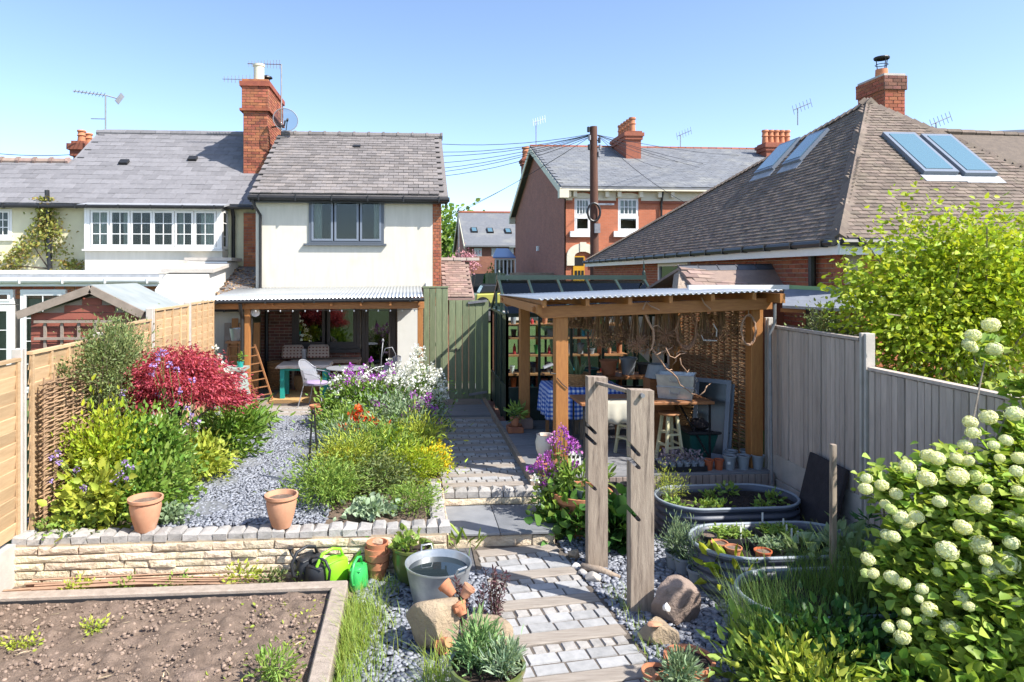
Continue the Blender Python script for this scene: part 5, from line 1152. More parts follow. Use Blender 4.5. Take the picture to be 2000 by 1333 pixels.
gutter(pp, (-4.12, 13.9, 2.53), (.3, 13.9, 2.57), .035)
downpipe(pp, [(-3.37, 13.9, 2.5), (-3.37, 13.98, 2.3), (-3.37, 14.08, 2.2), (-3.37, 14.08, .42)], .038)
MB().tube([(x, 14.05, 2.37-.02*abs(math.sin(x*3))) for x in np.linspace(-3.2, .2, 30)], .006, 4).build('light_string', 'metal_black', pp)
for x in np.linspace(-3.1, .1, 14): MB().lathe([(.0, -.02), (.014, -.012), (.014, .01), (.005, .02)], (x, 14.05, 2.34), 6).build('bulb', 'white_paint', pp)
# ------------------------------------------------------------ greenhouse
gh = thing('greenhouse', 'dark green metal framed glasshouse with finials behind the pergola', 'greenhouse', (3.2, 13.4, .4))
GX0, GX1, GY0, GY1, GE, GR = 1.76, 4.7, 12.25, 14.6, 2.35, 2.98
def gbar(a, b, w_=.045, name='frame_bar'): MB().bar(a, b, w_, w_).build(name, 'metal_green', gh)
for y in (GY0, GY1):
    for x in np.linspace(GX0, GX1, 6): gbar((x, y, .36), (x, y, GE))
    gbar((GX0, y, GE), (GX1, y, GE), .07); gbar((GX0, y, 1.02), (GX1, y, 1.02))
gy = (GY0+GY1)/2
for y in np.linspace(GY0, GY1, 4):
    for x in (GX0, GX1): gbar((x, y, .36), (x, y, GE+(GR-GE)*(1-abs(y-gy)/(gy-GY0))))
for x in (GX0, GX1): gbar((x, GY0, GE), (x, GY1, GE)); gbar((x, GY0, 1.02), (x, GY1, 1.02))
for x in np.linspace(GX0, GX1, 6): gbar((x, GY0, GE), (x, gy, GR)); gbar((x, GY1, GE), (x, gy, GR))
MB().bx(GX0-.04, GX1+.04, gy-.04, gy+.04, GR, GR+.09).build('ridge', 'metal_green', gh)
for x in (GX0, GX1): MB().lathe([(.035, 0), (.035, .06), (.012, .1), (.02, .14), (.004, .3)], (x, gy, GR+.09), 8).build('finial', 'metal_green', gh)
xs_ = np.linspace(GX0, GX1, 6)
for a, b in zip(xs_[:-1], xs_[1:]):
    MB().slab([(a+.03, GY0+.02, GE+.02), (b-.03, GY0+.02, GE+.02), (b-.03, gy-.02, GR-.01), (a+.03, gy-.02, GR-.01)], (0, 0, .006)).build('roof_pane', 'glass', gh)
    MB().bx(a+.03, b-.03, GY0-.003, GY0+.003, 1.05, GE-.03).build('pane', 'glass_clear', gh); MB().bx(a+.024, b-.024, GY0-.008, GY0+.008, .42, 1.0).build('lower_panel', 'metal_green', gh)
MB().bx(GX0-.003, GX0+.003, GY0+.03, GY1-.03, 1.05, GE-.03).build('side_pane', 'glass_clear', gh); MB().bx(GX0-.008, GX0+.008, GY0+.03, GY1-.03, .42, 1.0).build('side_panel', 'metal_green', gh)
MB().bx(GX0-.1, GX1+.1, GY0-.1, GY1+.1, .2, .36).build('base', 'brick_brown', gh); MB().bx(GX0+.03, GX1-.03, GY1-.003, GY1+.003, 1.05, GE-.03).build('rear_pane', 'glass_clear', gh); MB().bx(GX0+.03, GX1-.03, GY1-.008, GY1+.008, .42, 1.0).build('rear_panel', 'metal_green', gh)
MB().bx(GX0+.1, GX0+.6, GY1-.12, GY1-.04, 2.1, 2.3).build('inner_sill', 'white_paint', gh)
# staging, shelves and stock inside
sh = thing('staging_shelves', 'wooden tiered shelves crowded with pots inside the glasshouse', 'shelves', (3.0, 14.1, .36))
for z in (1.03, 1.42, 1.78, 2.05): MB().bx(GX0+.12, GX1-.15, 13.95, 14.4, z-.035, z).build('shelf', 'ladder_wood', sh)
for x in (GX0+.15, 2.7, 3.6, GX1-.2): MB().bx(x-.03, x+.03, 14.3, 14.36, .36, 2.1).build('upright', 'ladder_wood', sh)
MB().bx(GX0+.12, GX1-.15, 13.96, 14.42, .66, .69).build('shelf', 'ladder_wood', sh)
def pot(mbx, c, r, h, taper=.72, rim=.12, n=18, rw_=1.1):
    return mbx.lathe([(r*taper, 0), (r*.97, h*(1-rim)), (r*rw_, h*(1-rim)), (r*rw_, h), (r*.93, h), (r*.86, h*.85), (0.001, h*.84)], c, n)
colr = ['terracotta', 'plastic_grey', 'bottle_blue', 'plastic_black', 'bottle_red', 'zinc_dull', 'label_white', 'plastic_green', 'terracotta_pale']
wd = {'terracotta': 'terracotta pot', 'plastic_grey': 'grey plastic pot', 'bottle_blue': 'blue bottle', 'plastic_black': 'black pot', 'bottle_red': 'red bottle', 'zinc_dull': 'dull zinc pot', 'label_white': 'white pot', 'plastic_green': 'green pot', 'terracotta_pale': 'pale clay pot'}
for z, sh_ in ((1.03, 'lowest'), (1.42, 'second'), (1.78, 'third'), (2.05, 'top'), (.69, 'bottom')):
    x = GX0+.2; k_ = 0
    while x < GX1-.25:
        k_ += 1
        r_ = rng.uniform(.04, .085); h_ = rng.uniform(.1, .24); c_ = rng.choice(colr)
        if 'bottle' in c_: m = MB().lathe([(.035, 0), (.035, h_*.65), (.014, h_*.8), (.014, h_), (.001, h_)], (x, 14.12, z), 10); nm = 'bottle'
        else: m = pot(MB(), (x, 14.12+rng.uniform(-.06, .06), z), r_, h_, n=12); nm = 'plant_pot'
        single(m, nm, c_, f'{wd[c_]}, {NUM[k_-1]} from the left on the {sh_} glasshouse shelf', nm.split('_')[-1], 'stock on the glasshouse shelves', smooth=True, auto=40); x += r_*2+rng.uniform(.04, .2)
# ------------------------------------------------------------ deck and pergola on the right
dk = MB().bx(1.62, 4.84, 8.78, 12.2, .1, .425).build('deck', 'joint_soil'); tag(dk, kind='structure')
me = unit_piece('deck_board', 'deck_grey', ch=.03, seed=4); pieces(dk, 'deck_board', [me], [(M4((3.23, 8.86+i*.142, .425), V((3.24, 0, 0)), V((0, .135, 0)), V((0, 0, .025))), 0) for i in range(24)])
me = unit_piece('fascia_board', 'deck_fascia', ch=.05, seed=4, ax=(1, .02)); pieces(dk, 'fascia_board', [me], [(M4((1.75+i*.09, 8.78, .2), V((.082, 0, 0)), V((0, 0, .46)), V((0, -.02*rng.uniform(.8, 1.2), 0))), 0) for i in range(35)])
MB().bx(1.56, 1.615, 8.72, 14.5, .3, .455).build('edge_board', 'sleeper', dk)
pg = thing('garden_pergola', 'oiled timber pergola with corrugated roof over the workbench deck', 'pergola', (3.3, 10.5, .45))
zt_ = lambda x, y=0: 2.77+(x-1.65)*.034
for x, y, b in ((2.0, 8.95, .45), (4.72, 9.05, .45), (1.98, 11.7, .62), (4.75, 11.9, .45)): MB().bx(x-.085, x+.085, y-.085, y+.085, b, zt_(x)-.12).build('post', 'oak_oiled', pg, bevel=.008)
m = MB(); m.slab([(1.6, 8.83, zt_(1.6)-.1), (4.86, 8.83, zt_(4.86)-.1), (4.86, 8.83, zt_(4.86)-.26), (1.75, 8.83, zt_(1.7)-.26), (1.6, 8.83, zt_(1.6)-.16)], (0, .07, 0)); m.build('front_beam', 'oak_beam', pg, bevel=.006)
m = MB(); m.slab([(1.6, 11.95, zt_(1.6)-.1), (4.86, 11.95, zt_(4.86)-.1), (4.86, 11.95, zt_(4.86)-.25), (1.7, 11.95, zt_(1.7)-.25)], (0, .07, 0)); m.build('rear_beam', 'oak_beam', pg)
for x in (1.72, 2.28, 2.84, 3.38, 3.94, 4.5): MB().bar((x, 8.62, zt_(x)-.06), (x, 12.3, zt_(x)-.12), .05, .09).build('rafter', 'oak_oiled', pg)
MB().bx(1.64, 1.70, 8.7, 12.3, 2.58, 2.70).build('side_beam', 'oak_oiled', pg); MB().bx(4.78, 4.85, 8.5, 12.3, 2.72, 2.84).build('side_beam', 'oak_oiled', pg)
# sheet corrugations run front to back
o = corrugated(pg, 1.62, 4.86, 8.56, 12.4, lambda x, y: zt_(x)+.005-(y-8.6)*.016)
m = MB(); px = at(1500, 620, Y=8.85); m.tube([(4.83, 8.72, 2.7), (4.83, 8.72, 2.45), (4.78, 8.75, 2.3), at(1507, 955, Y=8.6)], .022, 8); single(m, 'conduit_pipe', 'metal_grey', 'thin pale grey drain pipe in front of the right pergola post', 'pipe', smooth=True, auto=40)
# ------------------------------------------------------------ sheds and roofs over the fences
nsd = thing('garden_shed', 'small red shed with grey felt roof behind the left fence', 'shed', (-5, 11.7, .34))
sy0, sy1 = 10.9, 12.7; ax_, az_ = -4.9, 2.86; el, er, ez_ = -5.98, -4.12, 2.46
MB().slab([(el+.15, sy0+.12, .34), (er-.1, sy0+.12, .34), (er-.1, sy0+.12, ez_), (ax_, sy0+.12, az_-.1), (el+.15, sy0+.12, ez_)], (0, sy1-sy0-.25, 0)).build('wall_core', 'shed_trim', nsd)
me = unit_piece('board', 'shed_red', ch=.05, seed=2); it = []
z = 1.0
while z < 2.7:
    h_ = .115; k_ = 1 if z < ez_-.05 else max(0, (az_-.12-z-h_/2)/(az_-ez_)); xl_, xr_ = ax_+(el+.15-ax_)*k_, ax_+(er-.1-ax_)*k_
    if xr_-xl_ > .1: it.append((M4(((xl_+xr_)/2, sy0+.12, z+h_/2), V((xr_-xl_, 0, 0)), V((0, .01, h_*.95)), V((0, -.015, 0))), 0))
    z += h_
pieces(nsd, 'board', [me], it)
for s_, (ex_) in ((0, el), (1, er)):
    a, b = V((ax_, sy0, az_)), V((ex_, sy0, ez_)); MB().bar(a, b, .03, .12, up=(0, 1, 0) if 0 else (0, 0, 1)).build('bargeboard', 'shed_trim', nsd)
    P_ = [(ax_, sy0+.02, az_+.05), (ex_, sy0+.02, ez_+.05), (ex_, sy1, ez_+.05), (ax_, sy1, az_+.05)]; MB().slab(P_, (0, 0, .02)).build('roof_felt', 'felt', nsd)
for x in (-5.6, -5.35, -5.1, -4.85): MB().bx(x-.02, x+.02, sy0+.055, sy0+.085, 1.3, 2.35).build('trellis_slat', 'shed_trim', nsd)
for z in (1.5, 1.8, 2.1, 2.36): MB().bx(-5.75, -4.6, sy0+.03, sy0+.054, z-.02, z+.02).build('trellis_slat', 'shed_trim', nsd)
# small tiled outhouse beyond the pergola
oh = thing('tiled_outhouse', 'small outhouse with dark ridge and brown clay tiles beside the bungalow', 'outhouse', (5.6, 12.4, .3))
r0, r1 = at(1325, 523, Y=12.2), at(1548, 520, Y=12.2); e0, e1 = at(1352, 560, Y=11.6), at(1580, 572, Y=11.6)
MB().slab([e0, e1+V((.05, 0, 0)), r1, r0], (0, 0, -.05)).build('roof', 'tile_pink', oh); orf = oh.children[-1]
MB().slab([r0, r1, r1+V((.2, .9, -.4)), r0+V((-.3, .9, -.4))], (0, 0, -.05)).build('roof_back', 'tile_pink', oh)
U_ = (e1-e0).normalized(); S_ = (r0-e0)-U_*(r0-e0).dot(U_); L_ = (e1-e0).length; uo = (r0-e0).dot(U_)
tiles(orf, 'roof_tile', unit_set('roof_tile', 'tile_pink', 3, ch=.02, jit=.05), e0, U_, S_, [(0, 0), (L_, 0), (L_-.25, S_.length), (uo, S_.length)], .14, .24, .02, cap=120, seed=71)
for i in range(6):
    a = r0.lerp(r1, i/6); b = r0.lerp(r1, (i+.96)/6); MB().slab([a+V((0, -.12, -.06)), b+V((0, -.12, -.06)), b+V((0, 0, .03)), a+V((0, 0, .03))], (0, .02, .02)).slab([a+V((0, .12, -.06)), b+V((0, .12, -.06)), b+V((0, 0, .03)), a+V((0, 0, .03))], (0, -.02, .02)).build('ridge_tile', 'slate_dark', oh)
MB().bx(r0.x+.15, r1.x-.1, 11.75, 13, .3, e0.z-.02).build('wall', 'brick_bungalow', oh); MB().slab([(r0.x-.25, 11.62, e0.z-.05), (r0.x+.3, 11.62, e0.z-.05), (r0.x+.02, 12.2, r0.z-.05)], (.02, .3, 0)).build('gable_board', 'sleeper', oh)
lf = thing('felt_lean_to', 'low felt roofed lean-to with pale green edge behind the right fence', 'lean-to', (5.6, 9.6, .3))
a, b, c_, d_ = at(1532, 563, Y=10.4), at(1650, 577, Y=9.6), at(1652, 612, Y=8.9), at(1528, 597, Y=9.5)
mat('felt_blue', (.2, .22, .26), (.15, .165, .2), .8, 4, .3, 60); mat('green_trim', (.28, .42, .2), None, .6)
MB().slab([a, b+V((1.2, -.2, 0)), c_+V((1.2, -.2, 0)), d_], (0, 0, -.04)).build('roof', 'felt_blue', lf); MB().bar(a+V((0, 0, .02)), b+V((1.2, -.2, .02)), .08, .06).build('roof_edge', 'green_trim', lf)
for q in (1587, 1625): p = at(q, 640, Y=9.3); MB().bx(p.x-.06, p.x+.06, 9.25, 9.37, .3, c_.z+.03).build('post', 'metal_black', lf)
MB().bx(a.x-1.6, a.x+.02, 10.3, 10.36, a.z-.02, a.z+.05).build('gutter_strip', 'gutter_white', lf); MB().bar(d_+V((0, .05, -.07)), c_+V((1.2, -.1, -.07)), .06, .05).build('rail', 'oak_beam', lf)
# ------------------------------------------------------------ pots and tubs
def round_pot(name, label, cat, x, y, z, r, h, m='terracotta', soil='compost', group=None, taper=.72, rim=.12, rw_=1.1, prof=None, n=24):
    t = thing(name, label, cat, (x, y, z), group); mm = MB()
    if prof: mm.lathe(prof, (x, y, z), n)
    else: mm.lathe([(0.001, .001), (r*taper, 0), (r*.97, h*(1-rim)), (r*rw_, h*(1-rim)+.002), (r*rw_, h), (r*.95, h), (r*.88, h*.8)], (x, y, z), n)
    mm.build('pot', m, t, smooth=True, auto=35)
    if soil: MB().disc((x, y, z+h*.86), r*.92, 18).build('soil', soil, t)
    return t
pw1 = at(287, 1032, Z=.485); pw2 = at(552, 1023, Z=.485)
for p, l in ((pw1, 'pale terracotta urn pot on the stone wall by the left border'), (pw2, 'pale terracotta urn pot on the stone wall beside the slate path')):
    x, y = p.x, 7.2; round_pot('terracotta_pot', l, 'plant pot', x, y, .475, .17, .34, 'terracotta_pale', 'soil', 'pair of terracotta pots on the wall', prof=[(.001, 0), (.09, 0), (.1, .02), (.135, .14), (.155, .25), (.15, .29), (.17, .31), (.172, .34), (.155, .34), (.14, .28), (.13, .2)])
# zinc tub
tx, ty = .27, 6.4; t = thing('zinc_tub', 'large round galvanised tub full of water', 'tub', (tx, ty, 0))
m = MB(); m.lathe([(.001, .02), (.2, .02), (.21, 0), (.235, .03), (.28, .24), (.305, .37), (.315, .38), (.315, .395), (.3, .39), (.29, .36), (.22, .05), (.001, .05)], (tx, ty, 0), 40); m.build('body', 'zinc', t, smooth=True, auto=40)
MB().disc((tx, ty, .33), .285, 36).build('water', 'water', t); MB().disc((tx, ty, .06), .23, 30).build('tub_floor', 'zinc_dull', t)
for a in (1.9, -.9): c = V((tx+.3*math.cos(a), ty+.3*math.sin(a), .37)); tv = V((-math.sin(a), math.cos(a), 0)); ov_ = V((math.cos(a), math.sin(a), 0)); MB().tube([c-tv*.06, c-tv*.05+ov_*.03+V((0, 0, .07)), c+tv*.05+ov_*.03+V((0, 0, .07)), c+tv*.06], .009, 6).build('handle', 'zinc', t)
# glazed pots
round_pot('glazed_pot', 'green glazed pot with a young sedum behind the zinc tub', 'plant pot', .03, 6.9, 0, .21, .36, 'glaze_green', 'compost', prof=[(.001, 0), (.13, 0), (.17, .08), (.205, .22), (.2, .32), (.215, .34), (.215, .365), (.19, .365), (.18, .3)])
gpx, gpy = .53, 4.66; round_pot('glazed_pot', 'olive green glazed pot of grey lavender at the picture bottom', 'plant pot', gpx, gpy, 0, .27, .42, 'glaze_green', 'compost', prof=[(.001, 0), (.17, 0), (.21, .1), (.25, .3), (.245, .38), (.265, .4), (.268, .425), (.245, .425), (.235, .34)])
# stack of terracotta pots
sx_, sy_ = -.33, 6.97
for i, (r, z, h, dx) in enumerate(((.115, 0, .2, 0), (.118, .085, .19, .004), (.112, .16, .17, -.006), (.105, .23, .15, .004))):
    single(MB().lathe([(r*.66, 0), (r*.92, h*.66), (r*1.04, h*.66), (r*1.07, h), (r*.95, h), (r*.85, h*.66), (r*.6, .02)], (sx_+dx, sy_, z), 24), 'terracotta_pot', 'terracotta', ['lowest', 'second', 'third', 'topmost'][i]+' terracotta pot in the stack beside the watering cans', 'plant pot', 'stack of empty terracotta pots', smooth=True, auto=35)
# watering cans
def watering_can(label, loc, rz, m, s=1.0, style=0, group='watering cans by the wall'):
    t = thing('watering_can', label, 'watering can', (0, 0, 0), group)
    b = MB(); b.lathe([(.001, 0), (.095, 0), (.105, .02), (.1, .13), (.092, .2), (.075, .225), (.045, .23), (.045, .215), (.07, .2)], (0, 0, 0), 22, sx=1.25, sy=.85); b.build('body', m, t, smooth=True, auto=45)
    MB().slab([(-.11, -.06, .2), (.0, -.075, .225), (.1, -.05, .2), (.1, .05, .2), (0, .075, .225), (-.11, .06, .2)], (0, 0, .012)).build('hood', m, t, bevel=.006)
    MB().tube([(-.1, 0, .06), (-.17, 0, .1), (-.185, 0, .2), (-.13, 0, .29), (-.03, 0, .315), (.05, 0, .29), (.075, 0, .22)], [.012, .014, .015, .015, .014, .013, .012], 8).build('handle', m, t, smooth=True)
    MB().tube([(.09, 0, .05), (.2, 0, .15), (.3, 0, .27), (.33, 0, .3)], [.028, .02, .014, .013], 8).build('spout', m, t, smooth=True)
    MB().lathe([(.012, 0), (.016, .02), (.035, .045), (.033, .05), (.001, .052)], (.33, 0, .3), 12).build('rose', 'plastic_black' if style else m, t, smooth=True, auto=40)
    t.location = loc; t.rotation_euler = (0, 0, rz); t.scale = (s,)*3; W[t.name] = V(loc)
watering_can('bright lime green watering can with large loop handle', (-.74, 6.92, 0), R(35), 'plastic_lime', 1.12)
watering_can('mid green watering can with dark rose at the bed corner', (-.5, 6.8, 0), R(72), 'plastic_green', .98, 1)
watering_can('black watering can leaning furthest left by the wall', (-1.0, 6.98, 0), R(40), 'plastic_black', 1.15); watering_can('second black watering can with its spout crossing left', (-.93, 6.85, 0), R(150), 'plastic_black', .95)
# boulders
def boulder(name, label, c, r, m, seed=0, parent=None, cat='boulder', rot=0, flat=.15, sub=4, rough_=.16):
    import bmesh
    bm = bmesh.new(); bmesh.ops.create_icosphere(bm, subdivisions=sub, radius=1); rg = np.random.default_rng(seed); ks = rg.normal(size=(9, 3)); ks /= np.linalg.norm(ks, axis=1)[:, None]; cut = .5+.3*rg.random(9); fr = rg.normal(size=(24, 3))*np.repeat([2.5, 7], 12)[:, None]; ph = rg.random(24)*6
    for v in bm.verts:
        p = np.array(v.co)
        for k_, c2 in zip(ks, cut):
            d = p@k_
            if d > c2: p = p-k_*(d-c2)*.93
        p = p*(1+rough_*1.3*np.mean(np.sin(fr@p+ph)))
        v.co = V((p[0]*r[0], p[1]*r[1], p[2]*r[2]))
    me = bpy.data.meshes.new(name); bm.to_mesh(me); bm.free(); me.materials.append(MT[m]); me.polygons.foreach_set('use_smooth', [True]*len(me.polygons)); me.set_sharp_from_angle(angle=R(24))
    o = bpy.data.objects.new(name, me); COL.objects.link(o)
    o.location = c; o.rotation_euler = (0, 0, rot); W[o.name] = V(c); return tag(o, label, cat)
boulder('boulder', 'tall sandy boulder in front of the zinc tub', (.22, 5.6, .2), (.26, .2, .3), 'boulder', 3)
boulder('boulder', 'low sandy boulder behind the olive glazed pot', (.62, 5.55, .12), (.24, .2, .22), 'boulder', 4)
boulder('boulder', 'larger pinkish brown boulder by the right sleeper post', (2.35, 5.92, .14), (.24, .2, .27), 'boulder_pink', 7); boulder('boulder', 'rounded sandy boulder at the foot of the right sleeper post', (2.08, 5.6, .07), (.18, .16, .17), 'boulder', 8)
boulder('boulder', 'flat grey rock at the bottom picture edge', (2.18, 4.62, .03), (.25, .16, .13), 'concrete', 12)
boulder('stone', 'small pale shell-like stone on the pinkish boulder', (2.2, 5.7, .24), (.04, .03, .045), 'shell', 13, cat='stone', sub=2); boulder('stone', 'flat pink stone lying on the rounded boulder', (2.02, 5.52, .2), (.07, .05, .02), 'terracotta_pale', 14, cat='stone', sub=2)
for i, (x, y, r, l) in enumerate(((1.78, 7.28, .09, 'brown stone left of the left sleeper foot'), (1.74, 7.05, .05, 'white pebble by the left sleeper foot'), (1.77, 6.9, .055, 'blue grey pebble by the left sleeper foot'), (1.83, 6.72, .085, 'grey rounded stone before the left sleeper'))): boulder('stone', l, (x, y, r*.6), (r, r*.9, r*.75), ['boulder', 'shell', 'pebble', 'concrete'][i], 20+i, cat='stone', sub=3)
single(MB().tube([(1.78, 6.98, .06), (1.95, 6.9, .05), (2.12, 6.76, .03)], [.035, .04, .02], 7), 'driftwood', 'sleeper', 'short grey driftwood log before the left sleeper', 'driftwood', smooth=True)
# broken pottery on the boulder
for i, (x, y, z, r, h, tilt, l) in enumerate(((.36, 5.62, .47, .055, .12, .9, 'terracotta shard pot highest on the boulder'), (.44, 5.6, .46, .05, .1, -.6, 'pale broken terracotta piece beside the highest shard'), (.43, 5.5, .36, .055, .1, .5, 'small terracotta pot lying open towards the lavender'), (.31, 5.36, .22, .06, .13, 2.2, 'small terracotta pot tipped upside down lowest on the boulder'), (.36, 5.5, .4, .045, .07, 1.4, 'dark weathered terracotta fragment in the middle of the boulder'))):
    m = MB().lathe([(.001, 0), (r*.62, 0), (r, h*.75), (r*1.12, h*.75), (r*1.12, h), (r*.95, h), (r*.6, .02)], (0, 0, 0), 16); o = m.build('terracotta_pot', 'terracotta' if i != 1 else 'terracotta_pale', smooth=True, auto=35); o.location = (x, y, z-.02); o.rotation_euler = (tilt, rng.uniform(-.5, .5), rng.uniform(0, 6)); tag(o, l, 'broken pot', 'terracotta shards on the boulder')
# ------------------------------------------------------------ sleeper uprights
def upright(label, x0, x1, y, top, notches, topslant=.01):
    t = thing('sleeper_upright', label, 'post', ((x0+x1)/2, y, 0), 'upright sleepers beside the path'); d = .12
    pts = [(x0, 0)]
    pts = [(x0, -.05)]
    for (z0, dx, dz) in sorted(notches):      # notch slants down into the timber from the left edge
        w_ = .035
        e = V((dx, dz)); ln = e.length; e.normalize(); pr = V((-e.y, e.x))
        a = V((x0, z0-w_/2/abs(e.x))); c = V((x0, z0))+V((dx, dz))
        pts.append((a.x, a.y)); q = [c-pr*w_/2, c-pr*w_*.25+e*w_*.4, c+pr*w_*.25+e*w_*.4, c+pr*w_/2]; q = [(v.x, v.y) for v in q]
        pts += q; pts.append((x0, z0+w_/2/abs(e.x)))
    pts += [(x0, top), (x1, top-topslant), (x1, -.05)]
    MB().slab([(p[0], y-d/2, p[1]) for p in pts], (0, d, 0)).build('timber', 'sleeper', t); return t
def nz(xa, ya, xb, yb, Y): a, b = at(xa, ya, Y=Y), at(xb, yb, Y=Y); return (a.z, b.x-a.x, b.z-a.z)
yl, yr_ = 7.05, 6.12
upright('left upright sleeper with slanted notches beside the sett path', at(1146, 900, Y=yl).x, at(1184, 900, Y=yl).x, yl, at(1165, 735, Y=yl).z, [nz(1146, 830, 1160, 844, yl), nz(1146, 852, 1160, 865, yl), nz(1146, 940, 1160, 953, yl)])
ul = upright('right upright sleeper with notches and a steel bolt near its top', at(1228, 900, Y=yr_).x, at(1273, 900, Y=yr_).x, yr_, at(1250, 760, Y=yr_).z, [nz(1228, 868, 1244, 886, yr_), nz(1228, 895, 1244, 911, yr_), nz(1228, 994, 1244, 1012, yr_)])
p = at(1253, 772, Y=yr_-.06); MB().lathe([(.016, 0), (.016, .03), (.012, .04), (.001, .04)], (0, 0, 0), 8); MB().tube([p+V((0, .02, 0)), p+V((0, -.04, 0))], .02, 8).build('bolt', 'metal_grey', ul)
single(MB().bar(at(1167, 748, Y=yl-.06), at(1232, 766, Y=yr_+.06), .04, .035), 'cross_rail', 'sleeper', 'thin grey timber rail between the two upright sleepers', 'rail', bevel=.004)
# ------------------------------------------------------------ corrugated oval planters
def planter(label, x0, x1, y0, y1, h, soilz):
    t = thing('oval_planter', label, 'raised planter', ((x0+x1)/2, (y0+y1)/2, 0), 'dark corrugated oval planters'); r = (y1-y0)/2; n = 56; cx, cy = (x0+x1)/2, (y0+y1)/2; hl = (x1-x0)/2-r
    def ring(rr):
        out = []
        for i in range(n):
            a = 2*math.pi*i/n; s_ = 1 if math.cos(a) >= 0 else -1; out.append((cx+s_*hl+rr*math.cos(a), cy+rr*math.sin(a)))
        return out
    m = MB(); prof = []; nz_ = int(h/.012)
    for i in range(nz_+1): z = h*i/nz_; prof.append((r-.012+.014*math.cos(z/.085*2*math.pi), z))
    prof += [(r-.035, h)]+[(r-.04, soilz)]
    for rr, z in prof: m.v += [(x, y, z) for x, y in ring(rr)]
    for i in range(len(prof)-1):
        for j in range(n): m.f.append((i*n+j, i*n+(j+1) % n, (i+1)*n+(j+1) % n, (i+1)*n+j)); m.m.append(0)
    m.build('wall', 'planter_dark', t, smooth=True); rg_ = ring(r-.012); MB().tube([(x, y, h) for x, y in rg_], .018, 6, closed=True).build('rim', 'rim_grey', t, smooth=True)
    s_ = ring(r-.03); MB().add([(x, y, soilz) for x, y in s_], [tuple(range(n))]).build('soil', 'soil_dark', t)
    o = lumps('crumbs', 'soil_dark', t, 500, (x0+.1, x1-.1), (y0+.12, y1-.12), soilz, .006, .025); return t
PL1 = (2.9, 4.6, 7.42, 8.3); PL2 = (2.78, 4.5, 6.1, 7.0); PL3 = (2.72, 4.3, 5.0, 5.88)
planter('rear dark corrugated oval planter against the deck', *PL1, .45, .38); planter('middle dark corrugated oval planter full of seed trays', *PL2, .45, .38); planter('front dark corrugated oval planter overgrown with grass', *PL3, .45, .38)
# seed trays, labels, pots in the middle planter
for i, (x, y, l) in enumerate(((3.25, 6.72, 'black seed tray of seedlings, left rear in the middle planter'), (3.55, 6.42, 'black seed tray nearest the terracotta pots in the middle planter'), (3.78, 6.75, 'black seed tray, centre rear in the middle planter'), (4.1, 6.5, 'black seed tray, right side of the middle planter'))):
    t = thing('seed_tray', l, 'seed tray', (x, y, .39), 'seed trays in the middle planter'); hw, hd = .2, .14
    MB().bx(x-hw, x+hw, y-hd, y+hd, .385, .4).bx(x-hw, x+hw, y-hd, y-hd+.01, .4, .45).bx(x-hw, x+hw, y+hd-.01, y+hd, .4, .45).bx(x-hw, x-hw+.01, y-hd+.01, y+hd-.01, .4, .45).bx(x+hw-.01, x+hw, y-hd+.01, y+hd-.01, .4, .45).build('tray', 'plastic_black', t); MB().bx(x-hw+.012, x+hw-.012, y-hd+.012, y+hd-.012, .41, .435).build('compost', 'soil_dark', t)
    P = np.stack([nr.uniform(x-hw+.02, x+hw-.02, 420), nr.uniform(y-hd+.02, y+hd-.02, 420), .44+.06*nr.random(420)], 1); leaves('seedlings', 'leaf_grey' if i % 2 else 'leaf_soft', t, P, nr.normal(size=(420, 3))*[1, 1, .4]+[0, 0, .3], .03+.03*nr.random(420), .4, kind='stuff')
for i, (x, y) in enumerate(((1450, 1038), (1447, 1048), (1530, 1030), (1536, 1042), (1546, 1050), (1558, 1055), (1489, 1018))):
    p = at(x, y, Z=.46); single(MB().bx(p.x-.009, p.x+.009, p.y-.002, p.y+.002, .43, .55), 'plant_label', 'label_white', ['white label lowest on the left tray', 'white label just above the lowest left one', 'white label standing highest in the middle tray', 'white label right of the highest one', 'white label fifth from the left in the trays', 'rightmost white label in the seed trays', 'white label farthest back in the middle planter'][i], 'plant label', 'white plant labels in the middle planter')
for i, (x, y, m_, l) in enumerate(((2.98, 6.62, 'plastic_black', 'black pot of dry compost, rearmost at the planter end'), (3.0, 6.42, 'terracotta', 'terracotta pot rim behind the sprouting one'), (3.08, 6.3, 'terracotta', 'largest terracotta pot at the middle planter end'), (3.32, 6.2, 'plastic_orange', 'orange pot with one seedling in the middle planter'))): round_pot('small_pot', l, 'plant pot', x, y, .385, .075, .11, m_, 'soil', 'small pots in the middle planter', n=18)
# ------------------------------------------------------------ grey pots
gp = [(at(1318, 1115, Z=0), 'first grey pot of the lavender row, nearest the rear planter'), (at(1335, 1125, Z=0), 'second grey pot of the lavender row'), (at(1362, 1150, Z=0), 'third grey pot of the lavender row'), (at(1400, 1165, Z=0), 'grey pot with broad-leaved seedling after the lavender pots'), (at(1440, 1180, Z=0), 'last grey pot of the row, touching the front planter')]
GPOS = []
for p, l in gp: round_pot('grey_pot', l, 'plant pot', p.x, p.y, 0, .095, .2, 'plastic_grey', 'compost', 'row of grey pots at the middle planter', n=20); GPOS.append(p)
p = at(1652, 1072, Z=.15); round_pot('grey_pot', 'single grey pot by the fence right of the middle planter', 'plant pot', 4.62, 6.55, .3, .11, .22, 'plastic_grey', 'compost'); single(MB().bx(4.5, 4.76, 6.42, 6.68, -.02, .3), 'concrete_block', 'concrete', 'concrete block carrying the single grey pot by the fence', 'block', bevel=.01)
ey = 8.95
